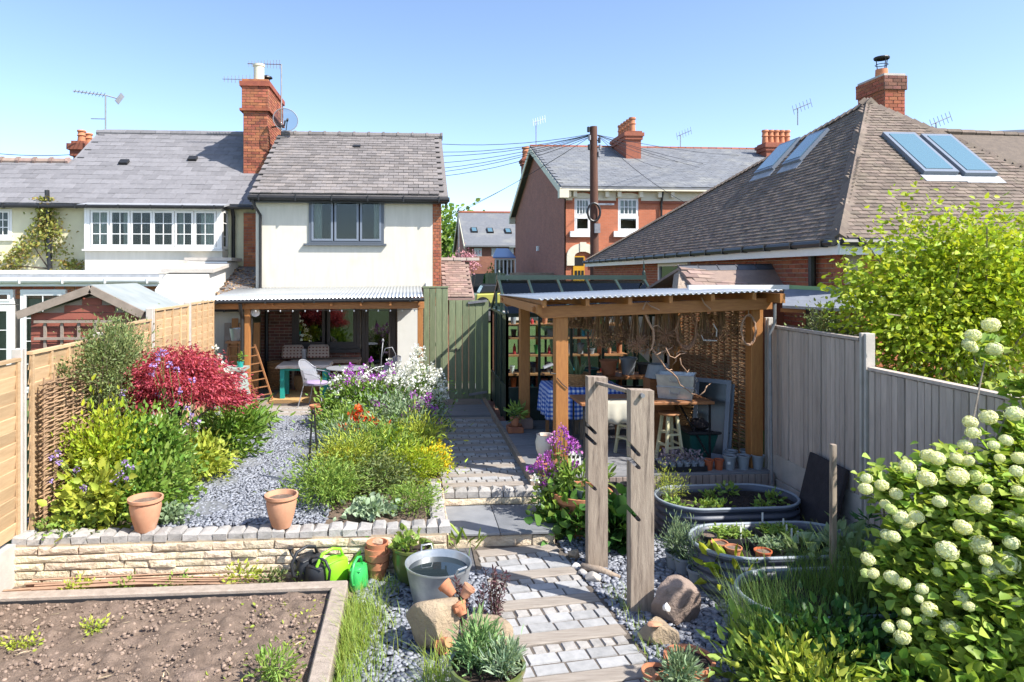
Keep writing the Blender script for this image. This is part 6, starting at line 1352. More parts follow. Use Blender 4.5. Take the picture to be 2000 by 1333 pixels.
for x, y, l, m_ in ((1384, ey, 'left orange pot on the deck edge', 'plastic_orange'), (1404, ey, 'right orange pot on the deck edge', 'plastic_orange')): q = at(x, 905, Y=y); round_pot('small_pot', l, 'plant pot', q.x, y, .45, .062, .14, m_, 'compost', 'orange pots on the deck edge', n=18)
for x, y, l in ((1425, ey, 'grey pot with white label on the deck edge'), (1452, ey, 'middle grey pot on the deck edge'), (1480, ey, 'right grey pot on the deck edge'), (1428, 9.2, 'pale grey pot behind the labelled one on the deck'), (1458, 9.2, 'dark rimmed grey pot behind the middle one on the deck')): q = at(x, 905, Y=y); t = round_pot('grey_pot', l, 'plant pot', q.x, y, .45, .082, .19, 'plastic_grey', 'compost', 'grey pots on the deck edge', n=20)
q = at(1424, 900, Y=8.86); single(MB().bx(q.x-.02, q.x+.02, 8.862, 8.866, .54, .575), 'pot_label', 'label_white', 'little white sticker on the left grey deck pot', 'label')
# tray of small pots on the deck
q = at(1330, 905, Y=9.0); t = thing('pot_tray', 'black tray crowded with small pots of seedlings on the deck edge', 'tray', (q.x, 9.0, .45)); MB().bx(q.x-.31, q.x+.31, 8.86, 9.2, .452, .47).bx(q.x-.31, q.x+.31, 8.86, 8.87, .47, .52).bx(q.x-.31, q.x+.31, 9.19, 9.2, .47, .52).bx(q.x-.31, q.x-.3, 8.87, 9.19, .47, .52).bx(q.x+.3, q.x+.31, 8.87, 9.19, .47, .52).build('tray', 'plastic_black', t)
k_ = 0
for i in range(6):
    for j in range(3):
        x, y = q.x-.25+i*.1, 8.92+j*.1; o = single(MB().lathe([(.03, 0), (.042, .08), (.046, .08), (.046, .09), (.04, .09), (.036, .06), (.001, .06)], (x, y, .472), 12), 'small_pot', 'plastic_grey' if (i+j) % 3 else 'zinc_dull', ['front', 'middle', 'rear'][j]+f' row seedling pot, {["first","second","third","fourth","fifth","sixth"][i]} from the left in the deck tray', 'plant pot', 'seedling pots in the deck tray', smooth=True, auto=35)
P = np.stack([q.x+nr.uniform(-.3, .3, 260), nr.uniform(8.88, 9.18, 260), .56+.13*nr.random(260)], 1); tt = thing('seedlings', 'purplish grey seedlings growing in the deck tray pots', 'seedlings', (q.x, 9.0, .54)); mat('leaf_mauve', (.25, .2, .22), None, .7, rnd=.4, hue=.05); leaves('foliage', ['leaf_mauve'], tt, P, nr.normal(size=P.shape)+[0, 0, .4], .025+.03*nr.random(260), .6)
# stake and leaning mat
p = at(1627, 1140, Z=.4); single(MB().bx(p.x-.022, p.x+.022, p.y-.022, p.y+.022, .1, at(1632, 868, Y=p.y).z), 'timber_stake', 'sleeper', 'pale square timber stake standing in the front planter', 'stake', bevel=.003)
a, b, c_, d_ = at(1560, 1010, Y=7.75), at(1618, 1040, Y=7.4), at(1626, 905, Y=7.5), at(1583, 893, Y=7.95)
a = V((4.55, 7.75, .05)); b = V((4.6, 7.15, .05)); c_ = V((4.86, 7.2, .92)); d_ = V((4.84, 7.85, .95)); single(MB().slab([a, b, c_, d_], (-.06, 0, .02)), 'rubber_mat', 'mat_rubber', 'dark brown doormat-like slab leaning on the right fence', 'mat', bevel=.01)
# foreground terracotta pots
round_pot('terracotta_pot', 'small terracotta pot at the bottom beside the path', 'plant pot', 1.82, 4.92, 0, .1, .17, 'terracotta', 'compost', 'foreground terracotta pots'); round_pot('terracotta_pot', 'wide terracotta pot of dark compost at the bottom', 'plant pot', 2.08, 4.95, 0, .17, .24, 'terracotta', 'soil_dark', 'foreground terracotta pots'); round_pot('terracotta_pot', 'terracotta pot holding a feathery plant at the bottom edge', 'plant pot', 1.86, 4.6, 0, .17, .25, 'terracotta', 'soil_dark', 'foreground terracotta pots')
# ------------------------------------------------------------ big terracotta planter by the steps
bx_, by_ = 2.05, 8.05
round_pot('terracotta_planter', 'large terracotta planter with small pots behind the left sleeper', 'planter', bx_, by_, 0, .36, .5, 'terracotta', 'compost', prof=[(.001, 0), (.24, 0), (.3, .28), (.33, .4), (.37, .42), (.375, .5), (.34, .5), (.32, .4)], n=36)
for i, (dx, dy, m_, l) in enumerate(((-.16, -.12, 'plastic_black', 'black pot, left one in the large terracotta planter'), (-.03, -.18, 'plastic_grey', 'grey pot, front one in the large terracotta planter'), (.2, -.1, 'plastic_black', 'black pot, right one in the large terracotta planter'))): round_pot('small_pot', l, 'plant pot', bx_+dx, by_+dy, .43, .07, .15, m_, 'compost', 'pots inside the terracotta planter', n=16)
for i, x in enumerate((2.52, 2.68)):
    t = single(MB().lathe([(.06, 0), (.07, .05), (.065, .3), (.075, .5), (.065, .5), (.06, .3)], (x, 8.3, 0), 14), 'black_drainpipe', 'plastic_black', ['left', 'right'][i]+' upright black tube between the two sleepers', 'pipe', 'upright black tubes against the deck', smooth=True, auto=40)
# ------------------------------------------------------------ things under the garden pergola (deck top z = .45)
DZ = .452
def legs_table(name, label, cat, x0, x1, y0, y1, ztop, th=.03, top='table_wood', leg='metal_black', lw=.03, inset=.05, group=None, z0=DZ):
    t = thing(name, label, cat, ((x0+x1)/2, (y0+y1)/2, z0), group); MB().bx(x0, x1, y0, y1, ztop-th, ztop).build('tabletop', top, t, bevel=.006)
    for x in (x0+inset, x1-inset):
        for y in (y0+inset, y1-inset): MB().bx(x-lw/2, x+lw/2, y-lw/2, y+lw/2, z0, ztop-th-.001).build('leg', leg, t)
    return t
q0, q1 = at(1130, 790, Y=9.4), at(1375, 788, Y=9.6)
wt_ = at(1250, 787, Y=9.25).z
tb = legs_table('work_table', 'long wooden work table on thin black steel legs', 'table', q0.x, q1.x, 9.25, 9.95, wt_, .04, 'table_wood', 'metal_black', .025)
MB().bar((q1.x-.05, 9.3, DZ+.05), (q1.x-.3, 9.9, wt_-.06), .02, .02).build('brace', 'metal_black', tb)
# pale canvas cloth hanging over the table front
ca, cb = at(1183, 800, Y=9.22).x, at(1240, 800, Y=9.22).x; m = MB(); n = 16
for i in range(n+1):
    x = ca+(cb-ca)*i/n; zz = [(9.5, wt_+.012), (9.26, wt_+.014), (9.235, wt_-.01), (9.228+.012*math.sin(i*.9), wt_-.2), (9.225+.02*math.sin(i*.9), at(1200, 828, Y=9.23).z+.01*math.sin(i*.7))]
    m.v += [(x, y, z) for y, z in zz]
for i in range(n):
    for j in range(4): m.f.append((i*5+j, (i+1)*5+j, (i+1)*5+j+1, i*5+j+1)); m.m.append(0)
o = single(m, 'canvas_cloth', 'canvas_pale', 'pale canvas cloth hanging over the work table edge', 'cloth', smooth=True); o.modifiers.new('s', 'SOLIDIFY').thickness = .004
# stools
def stool(label, x, y, h, m='stool_cream', rz=0):
    t = thing('wooden_stool', label, 'stool', (0, 0, 0), 'tall cream stools under the work table'); MB().lathe([(.001, h-.03), (.15, h-.03), (.16, h-.015), (.15, h), (.001, h)], (0, 0, 0), 20).build('seat', 'ladder_wood', t, smooth=True, auto=40)
    for a in (.785, 2.356, 3.927, 5.498): MB().bar((.19*math.cos(a), .19*math.sin(a), 0), (.1*math.cos(a), .1*math.sin(a), h-.031), .035, .035).build('leg', m, t)
    for z in (.2, .38):
        k_ = .19-.09*z/h
        for i in range(4): a, b = .785+i*1.5708, .785+(i+1)*1.5708; MB().bar((k_*math.cos(a), k_*math.sin(a), z+.04*(i % 2)), (k_*math.cos(b), k_*math.sin(b), z+.04*(i % 2)), .02, .028).build('rung', m, t)
    t.location = (x, y, DZ); t.rotation_euler.z = rz; W[t.name] = V((x, y, DZ))
s1 = at(1305, 790, Y=9.5); stool('tall cream painted stool in view under the work table', s1.x, 9.45, .68, rz=.2); s2 = at(1225, 790, Y=9.9); stool('cream stool half hidden behind the right sleeper', s2.x, 9.85, .68, rz=.5)
# zinc boxes
def zbox(label, c, rz, sx, sy, h):
    t = thing('zinc_crate', label, 'box', (0, 0, 0), 'stacked galvanised boxes'); b = MB()
    def rect(e, z): return [(-sx/2-e, -sy/2-e, z), (sx/2+e, -sy/2-e, z), (sx/2+e, sy/2+e, z), (-sx/2-e, sy/2+e, z)]
    A_, B_ = rect(-.02, 0), rect(.0, h); b.add(A_+B_, [(0, 3, 2, 1), (0, 1, 5, 4), (1, 2, 6, 5), (2, 3, 7, 6), (3, 0, 4, 7)]); o = b.build('body', 'zinc', t); o.modifiers.new('s', 'SOLIDIFY').thickness = .006
    MB().tube([V(p) for p in B_], .008, 6, closed=True).build('rim', 'zinc', t); MB().tube([(sx/2+.005, -.07, h*.75), (sx/2+.03, -.06, h*.45), (sx/2+.03, .06, h*.45), (sx/2+.005, .07, h*.75)], .007, 5).build('handle', 'zinc', t); MB().tube([(-.07, -sy/2-.003, h*.75), (-.06, -sy/2-.03, h*.45), (.06, -sy/2-.03, h*.45), (.07, -sy/2-.003, h*.75)], .007, 5).build('handle', 'zinc', t)
    t.location = c; t.rotation_euler.z = rz; W[t.name] = V(c)
p = at(1322, 775, Y=9.55); zbox('lower galvanised box on the work table', (p.x, 9.58, wt_+.004), R(-28), .5, .34, .17); zbox('upper galvanised box stacked on the other', (p.x, 9.58, wt_+.178), R(-28), .52, .36, .17)
MB().bx(0, 0, 0, 0, 0, 0)
p = at(1288, 720, Y=10.1); o = single(MB().lathe([(.2, 0), (.15, .2), (.14, .2), (.19, 0)], (p.x, 10.15, at(1290, 738, Y=10.1).z), 24), 'zinc_bucket', 'zinc_dull', 'upturned zinc bucket behind the stacked boxes', 'bucket', smooth=True, auto=40); single(MB().bx(p.x-.18, p.x+.18, 10.0, 10.3, DZ, at(1290, 739, Y=10.1).z), 'wooden_crate', 'table_wood', 'dark wooden stand under the upturned zinc bucket', 'stand')
# curly hanging branch
c0 = at(1258, 612, Y=9.0)
def px_path(pts, Y0, Y1): k_ = len(pts); return [at(x, y, Y=Y0+(Y1-Y0)*i/max(1, k_-1)) for i, (x, y) in enumerate(pts)]
br = thing('corkscrew_branch', 'long twisted pale branch hanging from the pergola beam', 'branch', c0)
MB().tube(px_path([(1258, 610), (1266, 628), (1276, 646), (1277, 664), (1273, 680), (1282, 694), (1290, 704), (1300, 720), (1312, 728), (1322, 738), (1328, 752), (1340, 760), (1352, 770), (1362, 771)], 8.9, 9.25), [.016, .016, .016, .015, .014, .014, .012, .011, .01, .009, .008, .007, .006, .005], 6).build('main_stem', 'twig_pale', br, smooth=True)
for pth in ([(1282, 694), (1292, 688), (1305, 684), (1316, 676)], [(1300, 680), (1308, 696), (1318, 700), (1328, 692), (1342, 690), (1330, 686), (1322, 690), (1320, 706), (1312, 715)], [(1328, 700), (1330, 712), (1338, 722), (1342, 728), (1346, 722)], [(1273, 680), (1268, 690), (1274, 702)], [(1305, 724), (1312, 722), (1316, 730)], [(1366, 773), (1376, 765), (1380, 755), (1390, 748)], [(1270, 640), (1284, 636), (1296, 646)]):
    MB().tube(px_path(pth, 8.95, 9.1), [.008]*(len(pth)-1)+[.003], 5).build('side_twig', 'twig_pale', br, smooth=True)
for pth, l in (([(1255, 605), (1262, 590), (1270, 598), (1288, 606)], 'short bare twig caught above the beam, left'), ([(1370, 582), (1376, 594), (1388, 605), (1384, 600)], 'short pale stick sticking out over the beam, right')): single(MB().tube(px_path(pth, 8.75, 8.78), .009, 5), 'stray_twig', 'twig_pale', l, 'twig')
# dried bunches hanging
def bunch(label, x, y, Y, ln, wd, n, m='dried'):
    c = at(x, y, Y=Y); t = thing('dried_bunch', label, 'dried flowers', c, 'dried bunches hanging under the pergola roof'); mm = MB()
    for i in range(n):
        dx, dy = rng.gauss(0, wd*.5), rng.gauss(0, wd*.35); mm.tube([c+V((dx*.25, dy*.25, 0)), c+V((dx*.7, dy*.7, -ln*.55)), c+V((dx, dy, -ln*rng.uniform(.7, 1.05)))], [.004, .004, .003], 3)
    mm.build('stems', m, t, kind='stuff'); P = np.array([[c.x+rng.gauss(0, wd*.45), c.y+rng.gauss(0, wd*.3), c.z-ln*rng.uniform(.55, 1.0)] for _ in range(n*5)]); leaves('heads', m, t, P, nr.normal(size=P.shape), .02+.04*nr.random(len(P)), .4, kind='stuff')
names = ['first', 'second', 'third', 'fourth', 'fifth', 'sixth', 'seventh', 'eighth', 'ninth', 'tenth', 'eleventh', 'twelfth', 'thirteenth', 'fourteenth', 'fifteenth']
bs = [(1118, 611, 9.8, .22, .1), (1132, 611, 9.9, .2, .1), (1148, 611, 9.8, .24, .1), (1170, 611, 9.7, .5, .14), (1188, 611, 9.8, .5, .14), (1205, 611, 9.7, .4, .12), (1222, 611, 9.8, .45, .12), (1240, 611, 9.6, .55, .14), (1262, 611, 9.7, .6, .15), (1285, 611, 9.6, .55, .16), (1300, 611, 9.5, .6, .16), (1318, 611, 9.6, .55, .14), (1375, 606, 9.5, .5, .14), (1408, 606, 9.6, .45, .14), (1440, 606, 9.7, .35, .12)]
for i, b in enumerate(bs): bunch(f'{names[i]} dried brown bunch from the left under the pergola roof', *b, 46)
# reddish root ball of twigs
for i, (x, y, l) in enumerate(((1245, 670, 'spiky reddish twig cluster hanging left of the curly branch'), (1300, 655, 'spiky reddish twig cluster hanging right of the curly branch'))):
    c = at(x, y, Y=9.3); m = MB()
    for k_ in range(40): d = V((rng.gauss(0, 1), rng.gauss(0, .6), rng.gauss(-.2, .9))).normalized(); e = c+d*rng.uniform(.1, .22); m.tube([c+d*.02, (c+e)/2+V((0, 0, rng.uniform(-.03, .03))), e], [.006, .005, .002], 4)
    m.tube([c, at(x, 608, Y=9.3)], .004, 4); single(m, 'twig_cluster', 'twig', l, 'twigs')
# wreaths
def wreath(label, x, y, Y, rx, rz_, thick, m='twig', hang=606):
    c = at(x, y, Y=Y); t = thing('twig_wreath', label, 'wreath', c-V((0, 0, rz_)), 'twig wreaths hanging in the pergola')
    for k_ in range(5):
        mm = MB(); ph = rng.random()*6; mm.tube([c+V(((rx+thick*rng.uniform(-.4, .4)+thick*.5*math.sin(3*a+ph))*math.cos(a), thick*.6*math.sin(2*a+ph), (rz_+thick*.5*math.sin(4*a+ph))*math.sin(a))) for a in np.linspace(0, 6.283, 28, endpoint=False)], .009, 5, closed=True); mm.build('withy', m, t)
    MB().tube([c+V((0, 0, rz_)), at(x, hang, Y=Y)], .004, 4).build('cord', 'rope', t)
wreath('large oval woven wreath hanging left of the wattle panel', 1340, 645, 9.3, .14, .25, .05); wreath('thin oval hoop of bare twigs at the right pergola post', 1462, 645, 8.93, .1, .2, .02, 'twig_pale'); wreath('thick round brown wreath in front of the wattle panel', 1385, 640, 9.6, .16, .16, .08, 'wicker')
p = at(1385, 667, Y=9.4); single(MB().tube([at(1370, 655, Y=9.4), at(1374, 665, Y=9.4), at(1400, 666, Y=9.4)], .009, 5).tube([at(1393, 633, Y=9.4), at(1400, 645, Y=9.4), at(1399, 658, Y=9.4)], .009, 5), 'antler_hook', 'shell', 'small white antler shaped hook before the round wreath', 'hook')
# wattle panel at the right of the deck
wp = thing('wattle_screen', 'brown woven wattle panel closing the right side of the pergola', 'wattle fence', (4.8, 10.4, DZ))
for y in np.arange(9.2, 11.9, .22): MB().tube([(4.8, y, DZ), (4.8, y, 2.6)], .016, 5).build('upright', 'wattle', wp)
m = MB()
for i in range(80): z = DZ+.03+i*.027; m.tube([(4.8+.024*(1 if (k_+i) % 2 else -1), y, z+rng.uniform(-.008, .008)) for k_, y in enumerate(np.arange(9.1, 12, .22))], .012, 4)
m.build('weave', 'wattle', wp, kind='stuff')
# leaning window frames
def frame_lean(label, a, b, h, lean, m='grey_sash'):
    t = thing('window_frame', label, 'window frame', a, 'old window frames leaning by the post'); a, b = V(a), V(b); d = (b-a); L_ = d.length; d.normalize(); up = (V((0, 0, 1))+V(lean)).normalized(); n_ = d.cross(up).normalized(); w_ = .06
    for (c, su, sv) in ((a+d*L_/2+up*w_/2, L_, w_), (a+d*L_/2+up*(h-w_/2), L_, w_)): MB().obx(c, d, up, n_, su, sv, .035).build('rail', m, t)
    for c in (a+d*w_/2+up*h/2, b-d*w_/2+up*h/2): MB().obx(c, d, up, n_, w_, h-2*w_-.002, .034).build('stile', m, t)
    MB().obx(a+d*L_/2+up*h/2, d, up, n_, L_-2*w_, h-2*w_, .006).build('pane', 'skylight_dark', t)
mat('skylight_dark', (.03, .04, .045), None, .2, spec=.6)
a, b = at(1388, 880, Y=9.75), at(1440, 875, Y=9.45); frame_lean('old blue grey window frame leaning in front', (4.12, 9.75, DZ), (4.5, 9.4, DZ), 1.12, (.12, .12, 0)); frame_lean('second window frame behind the blue grey one', (4.2, 9.8, DZ), (4.58, 9.45, DZ), 1.06, (.12, .12, 0))
# storage tote
p = at(1378, 850, Y=9.7); t = thing('storage_tote', 'dark green storage box with black lid under the table end', 'storage box', (p.x, 9.72, DZ)); MB().slab([(p.x-.28, 9.55, DZ), (p.x+.24, 9.55, DZ), (p.x+.27, 9.53, DZ+.33), (p.x-.31, 9.53, DZ+.33)], (0, .4, 0)).build('body', 'plastic_tote', t, bevel=.015); MB().bx(p.x-.33, p.x+.29, 9.5, 9.96, DZ+.332, DZ+.37).build('lid', 'plastic_black', t, bevel=.012)
m = MB(); boulder('rubble_bag', 'dark grey plastic bag slumped on the storage box lid', (p.x+.02, 9.74, DZ+.45), (.22, .17, .1), 'mat_rubber', 33, cat='bag')
# baskets
def basket(label, c, r, h, m='wicker', taper=.85, handle=False, group='wicker baskets', soil=None):
    t = thing('wicker_basket', label, 'basket', c, group); c = V(c); n = 22
    for k_ in range(int(h/.035)):
        z = .012+k_*.035; rr = r*(taper+(1-taper)*z/h); MB().tube([c+V(((rr+.008*(1 if (i+k_) % 2 else -1))*math.cos(6.283*i/n), (rr+.008*(1 if (i+k_) % 2 else -1))*math.sin(6.283*i/n), z)) for i in range(n)], .019, 5, closed=True).build('woven_row', m, t)
    MB().lathe([(.001, .01), (r*taper*.95, .01), (r*.93, h*.95)], c, n).build('liner', m, t); MB().tube([c+V((r*1.02*math.cos(6.283*i/n), r*1.02*math.sin(6.283*i/n), h)) for i in range(n)], .018, 5, closed=True).build('rim', m, t)
    if soil: MB().disc(c+V((0, 0, h*.85)), r*.9, 18).build('soil', soil, t)
    return t
p = at(1390, 760, Y=10.2); basket('wide open wicker basket beside the wattle panel', (4.28, 10.1, 1.12), .2, .2, taper=.8); basket('tall wicker basket under the wide one', (4.28, 10.1, DZ), .22, .66)
# gingham table with aloe basket
ga, gb = at(1063, 800, Y=11.0).x, at(1200, 760, Y=11.0).x; gz_ = at(1100, 757, Y=10.7).z
gt_ = legs_table('side_table', 'square table under the blue gingham cloth', 'table', ga+.06, gb, 10.65, 11.35, gz_-.01, .03, 'table_wood', 'ladder_wood', .05)
def cloth(label, x0, x1, y0, y1, z, drop, m, name='tablecloth'):
    nx, ny, nd = 22, 12, 8; me = bpy.data.meshes.new(name); vs = []; uv = []; dx, dy = (x1-x0)/nx, (y1-y0)/ny
    cols = list(range(-nd, nx+nd+1)); rws = list(range(-nd, ny+nd+1)); dd = drop/nd
    for j in rws:
        for i in cols:
            x = x0+min(max(i, 0), nx)*dx; y = y0+min(max(j, 0), ny)*dy; ex_ = max(-i, i-nx, 0); ey_ = max(-j, j-ny, 0); dr = max(ex_, ey_)*dd
            if i < 0: x -= .02+.025*math.sin(j*1.1)*ex_/nd+.012*ex_/nd*2
            if i > nx: x += .02+.025*math.sin(j*1.3)*ex_/nd
            if j < 0: y -= .02+.03*math.sin(i*1.05)*ey_/nd
            if j > ny: y += .02
            vs.append((x, y, z-dr)); uv.append((i*dx if 0 <= i <= nx else (i*dd if i < 0 else nx*dx+(i-nx)*dd), j*dy if 0 <= j <= ny else (j*dd if j < 0 else ny*dy+(j-ny)*dd)))
    k_ = len(cols); fs = [(j*k_+i, j*k_+i+1, (j+1)*k_+i+1, (j+1)*k_+i) for j in range(len(rws)-1) for i in range(k_-1)]
    c = V(((x0+x1)/2, (y0+y1)/2, z-drop)); me.from_pydata([(a-c.x, b-c.y, e-c.z) for a, b, e in vs], [], fs); ul_ = me.uv_layers.new(name='UVMap')
    for lp in me.loops: ul_.data[lp.index].uv = uv[lp.vertex_index]
    me.materials.append(MT[m]); me.polygons.foreach_set('use_smooth', [True]*len(me.polygons)); me.update(); o = bpy.data.objects.new(name, me); COL.objects.link(o); o.location = c; W[o.name] = c; o.modifiers.new('s', 'SOLIDIFY').thickness = .004; return tag(o, label, 'tablecloth')
cloth('blue and white gingham cloth on the table under the pergola', ga+.02, gb+.02, 10.62, 11.38, gz_+.005, .5, 'gingham')
p = at(1128, 752, Y=10.8); basket('shallow wicker basket holding a spiky aloe on the gingham cloth', (p.x, 10.85, gz_+.012), .2, .18, taper=.9, soil='compost')
al = thing('aloe_plant', 'spiky green aloe in the shallow basket on the gingham cloth', 'plant', (p.x, 10.85, gz_+.15)); n = 26; a = nr.random(n)*6.28; D = np.stack([np.cos(a)*.6, np.sin(a)*.6, .7+.5*nr.random(n)], 1); leaves('leaves', 'leaf_grey', al, np.stack([p.x+.07*np.cos(a), 10.85+.07*np.sin(a), np.full(n, gz_+.15)], 1), D, .2+.16*nr.random(n), .14, curl=.05)
# back staging seen through the pergola: dark table with tubs
bt = legs_table('potting_bench', 'dark potting bench in front of the glasshouse glass', 'table', 2.95, 4.3, 11.55, 12.1, 1.32, .05, 'table_wood', 'sleeper', .07)
for (x, r_, h_, m_, l) in ((3.15, .16, .12, 'plastic_tote', 'dark green trug on the potting bench'), (3.5, .15, .26, 'terracotta', 'large terracotta pot on the potting bench'), (3.85, .14, .3, 'plastic_grey', 'grey bucket on the potting bench'), (4.12, .11, .2, 'plastic_black', 'black pot on the potting bench')): round_pot('bench_pot', l, 'plant pot', x, 11.8, 1.322, r_, h_, m_, 'compost', 'pots on the potting bench')
lb = legs_table('low_bench', 'low bench crowded with jars behind the work table', 'table', 2.7, 4.2, 10.7, 11.15, .95, .04, 'table_wood', 'sleeper', .06)
for i in range(9):
    x = 2.8+i*.16; h_ = rng.uniform(.12, .26); c_ = rng.choice(['plastic_black', 'plastic_tote', 'zinc_dull', 'metal_black', 'plastic_grey'])
    single(MB().lathe([(.001, 0), (.05, 0), (.05, h_*.7), (.022, h_*.82), (.022, h_), (.001, h_)], (x, 10.85+rng.uniform(-.06, .08), .952), 12), 'jar', c_, f'{names[i]} dark jar from the left on the low bench', 'jar', 'jars on the low bench', smooth=True, auto=40)
single(MB().tube([at(1148, 648, Y=9.9), at(1152, 735, Y=9.9)], .016, 8), 'garden_cane', 'rust_pole', 'red brown metal rod hanging behind the front post', 'rod')
# solar lamp on the front post
p = at(1070, 715, Y=8.85); t = thing('solar_lamp', 'small tilted solar lamp panel on the front pergola post', 'lamp', p); MB().obx(p, (1, .2, .35), (0, 1, 0), V((-.35, .1, 1)).normalized(), .13, .09, .03).build('panel', 'metal_grey', t, bevel=.005); MB().tube([p, p+V((.04, .02, -.1)), V((2.0, 8.88, p.z-.12))], .009, 5).build('bracket', 'metal_black', t); MB().tube([(1.93, 8.85, p.z-.16), (2.0, 8.85, p.z-.24), (2.07, 8.85, p.z-.3)], .006, 4).build('cord', 'metal_black', t)
# stone pad, small pots, urn
single(MB().bx(1.87, 2.1, 11.5, 11.83, DZ, .62), 'stone_pad', 'tile_pink', 'pale stone block under the rear left pergola post', 'block', bevel=.01)
p = at(1006, 838, Y=11.3); single(MB().bx(p.x-.13, p.x+.13, 11.2, 11.45, DZ, DZ+.1), 'brick_block', 'brick_chimney', 'old brick under the small fern pot at the deck corner', 'brick', bevel=.008); single(MB().lathe([(.001, 0), (.09, 0), (.12, .025), (.11, .025), (.08, .01)], (p.x, 11.32, DZ+.102), 16), 'saucer', 'terracotta', 'terracotta saucer under the small fern pot', 'saucer'); round_pot('terracotta_pot', 'small terracotta pot with fern at the deck corner', 'plant pot', p.x, 11.32, DZ+.115, .075, .13, 'terracotta', 'compost')
p = at(1069, 885, Y=9.0); ux_, uy_ = 1.83, 9.0
round_pot('stone_urn', 'pale cream urn pot on a stand at the deck corner', 'urn', ux_, uy_+.15, .62, .12, .3, 'render_cream', 'terracotta', prof=[(.001, 0), (.08, 0), (.12, .1), (.13, .2), (.11, .27), (.115, .3), (.1, .3), (.09, .22)]); single(MB().lathe([(.001, 0), (.13, 0), (.11, .16), (.001, .16)], (ux_, uy_+.15, DZ+.004), 14), 'upturned_pot', 'terracotta', 'upturned dark terracotta pot carrying the cream urn', 'plant pot', smooth=True, auto=40)
round_pot('terracotta_jar', 'terracotta strawberry jar in front of the cream urn', 'plant pot', 1.93, 8.84, DZ, .1, .3, 'terracotta', 'compost', prof=[(.001, 0), (.07, 0), (.1, .1), (.105, .2), (.08, .25), (.1, .3), (.085, .3), (.07, .24)]); round_pot('terracotta_pot', 'small leaning terracotta pot left of the strawberry jar', 'plant pot', 1.74, 8.86, DZ, .08, .18, 'terracotta', 'compost')
# little house lantern
hx, hy = at(1120, 900, Y=8.95).x, 8.95; t = thing('house_lantern', 'white lantern shaped like a little gabled house', 'lantern', (hx, hy, DZ))
MB().slab([(hx-.1, hy, DZ), (hx+.1, hy, DZ), (hx+.1, hy, DZ+.24), (hx, hy, DZ+.36), (hx-.1, hy, DZ+.24)], (0, .16, 0)).build('body', 'label_white', t)
for s_ in (-1, 1): MB().bar((hx, hy+.08, DZ+.375), (hx+s_*.12, hy+.08, DZ+.23), .19, .012).build('roof', 'metal_grey', t)
for r_ in range(3):
    for c_ in range(3):
        x, z = hx-.06+c_*.06, DZ+.05+r_*.07; MB().bx(x-.016, x+.016, hy-.003, hy-.0005, z, z+.04).build('lantern_window', 'metal_black', t)
# ------------------------------------------------------------ patio furniture
PZ = .416
single(MB().bx(-2.95, -.75, 14.35, 16.0, PZ, PZ+.008), 'jute_rug', 'rug', 'orange brown jute rug under the teal table', 'rug')
x0, x1 = at(549, 720, Y=15.0).x, at(640, 720, Y=15.0).x; zt = at(595, 712, Y=15.0).z
t = legs_table('teal_table', 'teal painted table on the patio', 'table', x0, x1, 14.85, 15.5, zt, .03, 'teal', 'teal', .09, .05, z0=PZ+.008); MB().bx(x0+.06, x1-.06, 14.88, 14.91, zt-.12, zt-.031).build('apron', 'teal', t); MB().bx(x0+.06, x1-.06, 15.44, 15.47, zt-.12, zt-.031).build('apron', 'teal', t)
o = cloth('pale linen runner over the teal table', x0-.03, x1+.03, 14.83, 15.52, zt+.005, .07, 'linen', 'linen_runner'); o['category'] = 'tablecloth'
p = at(594, 705, Y=15.2); single(MB().lathe([(.001, 0), (.05, 0), (.05, .2), (.06, .24), (.05, .3), (.001, .3)], (p.x, 15.2, zt+.012), 14), 'lantern_vase', 'metal_grey', 'tall silver lantern in the middle of the teal table', 'lantern', smooth=True, auto=40)
for i, (xa, l) in enumerate(((at(572, 690, Y=16.2).x, 'left'), (at(622, 690, Y=16.2).x, 'right'))):
    t = thing('spotted_cushion', f'{l} cream cushion with dark spots behind the teal table', 'cushion', (xa, 16.2, 1.16), 'spotted cushions on the bench'); MB().slab([(xa-.26, 16.1, 1.12), (xa+.26, 16.1, 1.12), (xa+.24, 16.2, 1.42), (xa-.24, 16.2, 1.42)], (0, .1, .02)).build('cushion_body', 'cushion', t, bevel=.04)
    for r_ in range(4):
        for c_ in range(6): x, z = xa-.2+c_*.08, 1.16+r_*.07; y = 16.1+(z-1.12)/.3*.1-.003; MB().lathe([(.022, 0), (.001, .003)], (0, 0, 0), 8); MB().add([(x+.022*math.cos(a), y, z+.022*math.sin(a)) for a in np.linspace(0, 6.283, 8, endpoint=False)], [tuple(range(8))]).build('spot', 'cushion_dot', t)
bn = thing('patio_bench', 'wooden bench below the window behind the teal table', 'bench', (-2.0, 16.3, PZ)); MB().bx(-2.75, -1.15, 16.05, 16.5, 1.02, 1.1).build('seat', 'shed_trim', bn)
for x in (-2.7, -1.2): MB().bx(x-.03, x+.03, 16.1, 16.45, PZ, 1.018).build('leg', 'shed_trim', bn)
basket('round tall wicker basket against the brick wall', (at(540, 740, Y=16.2).x, 16.2, PZ), .2, .62, 'wicker', .75, group='baskets on the patio'); basket('little wicker basket beside the drainpipe', (at(521, 745, Y=16.3).x, 16.3, PZ), .12, .22, 'wicker', .9, group='baskets on the patio')
p = at(608, 745, Y=16.0); single(MB().lathe([(.001, 0), (.3, 0), (.34, .12), (.33, .3), (.3, .34), (.001, .35)], (p.x, 15.95, PZ+.009), 20, sx=1.15, sy=.8), 'wicker_hamper', 'wicker', 'large brown wicker hamper under the teal table', 'hamper', smooth=True, auto=40)
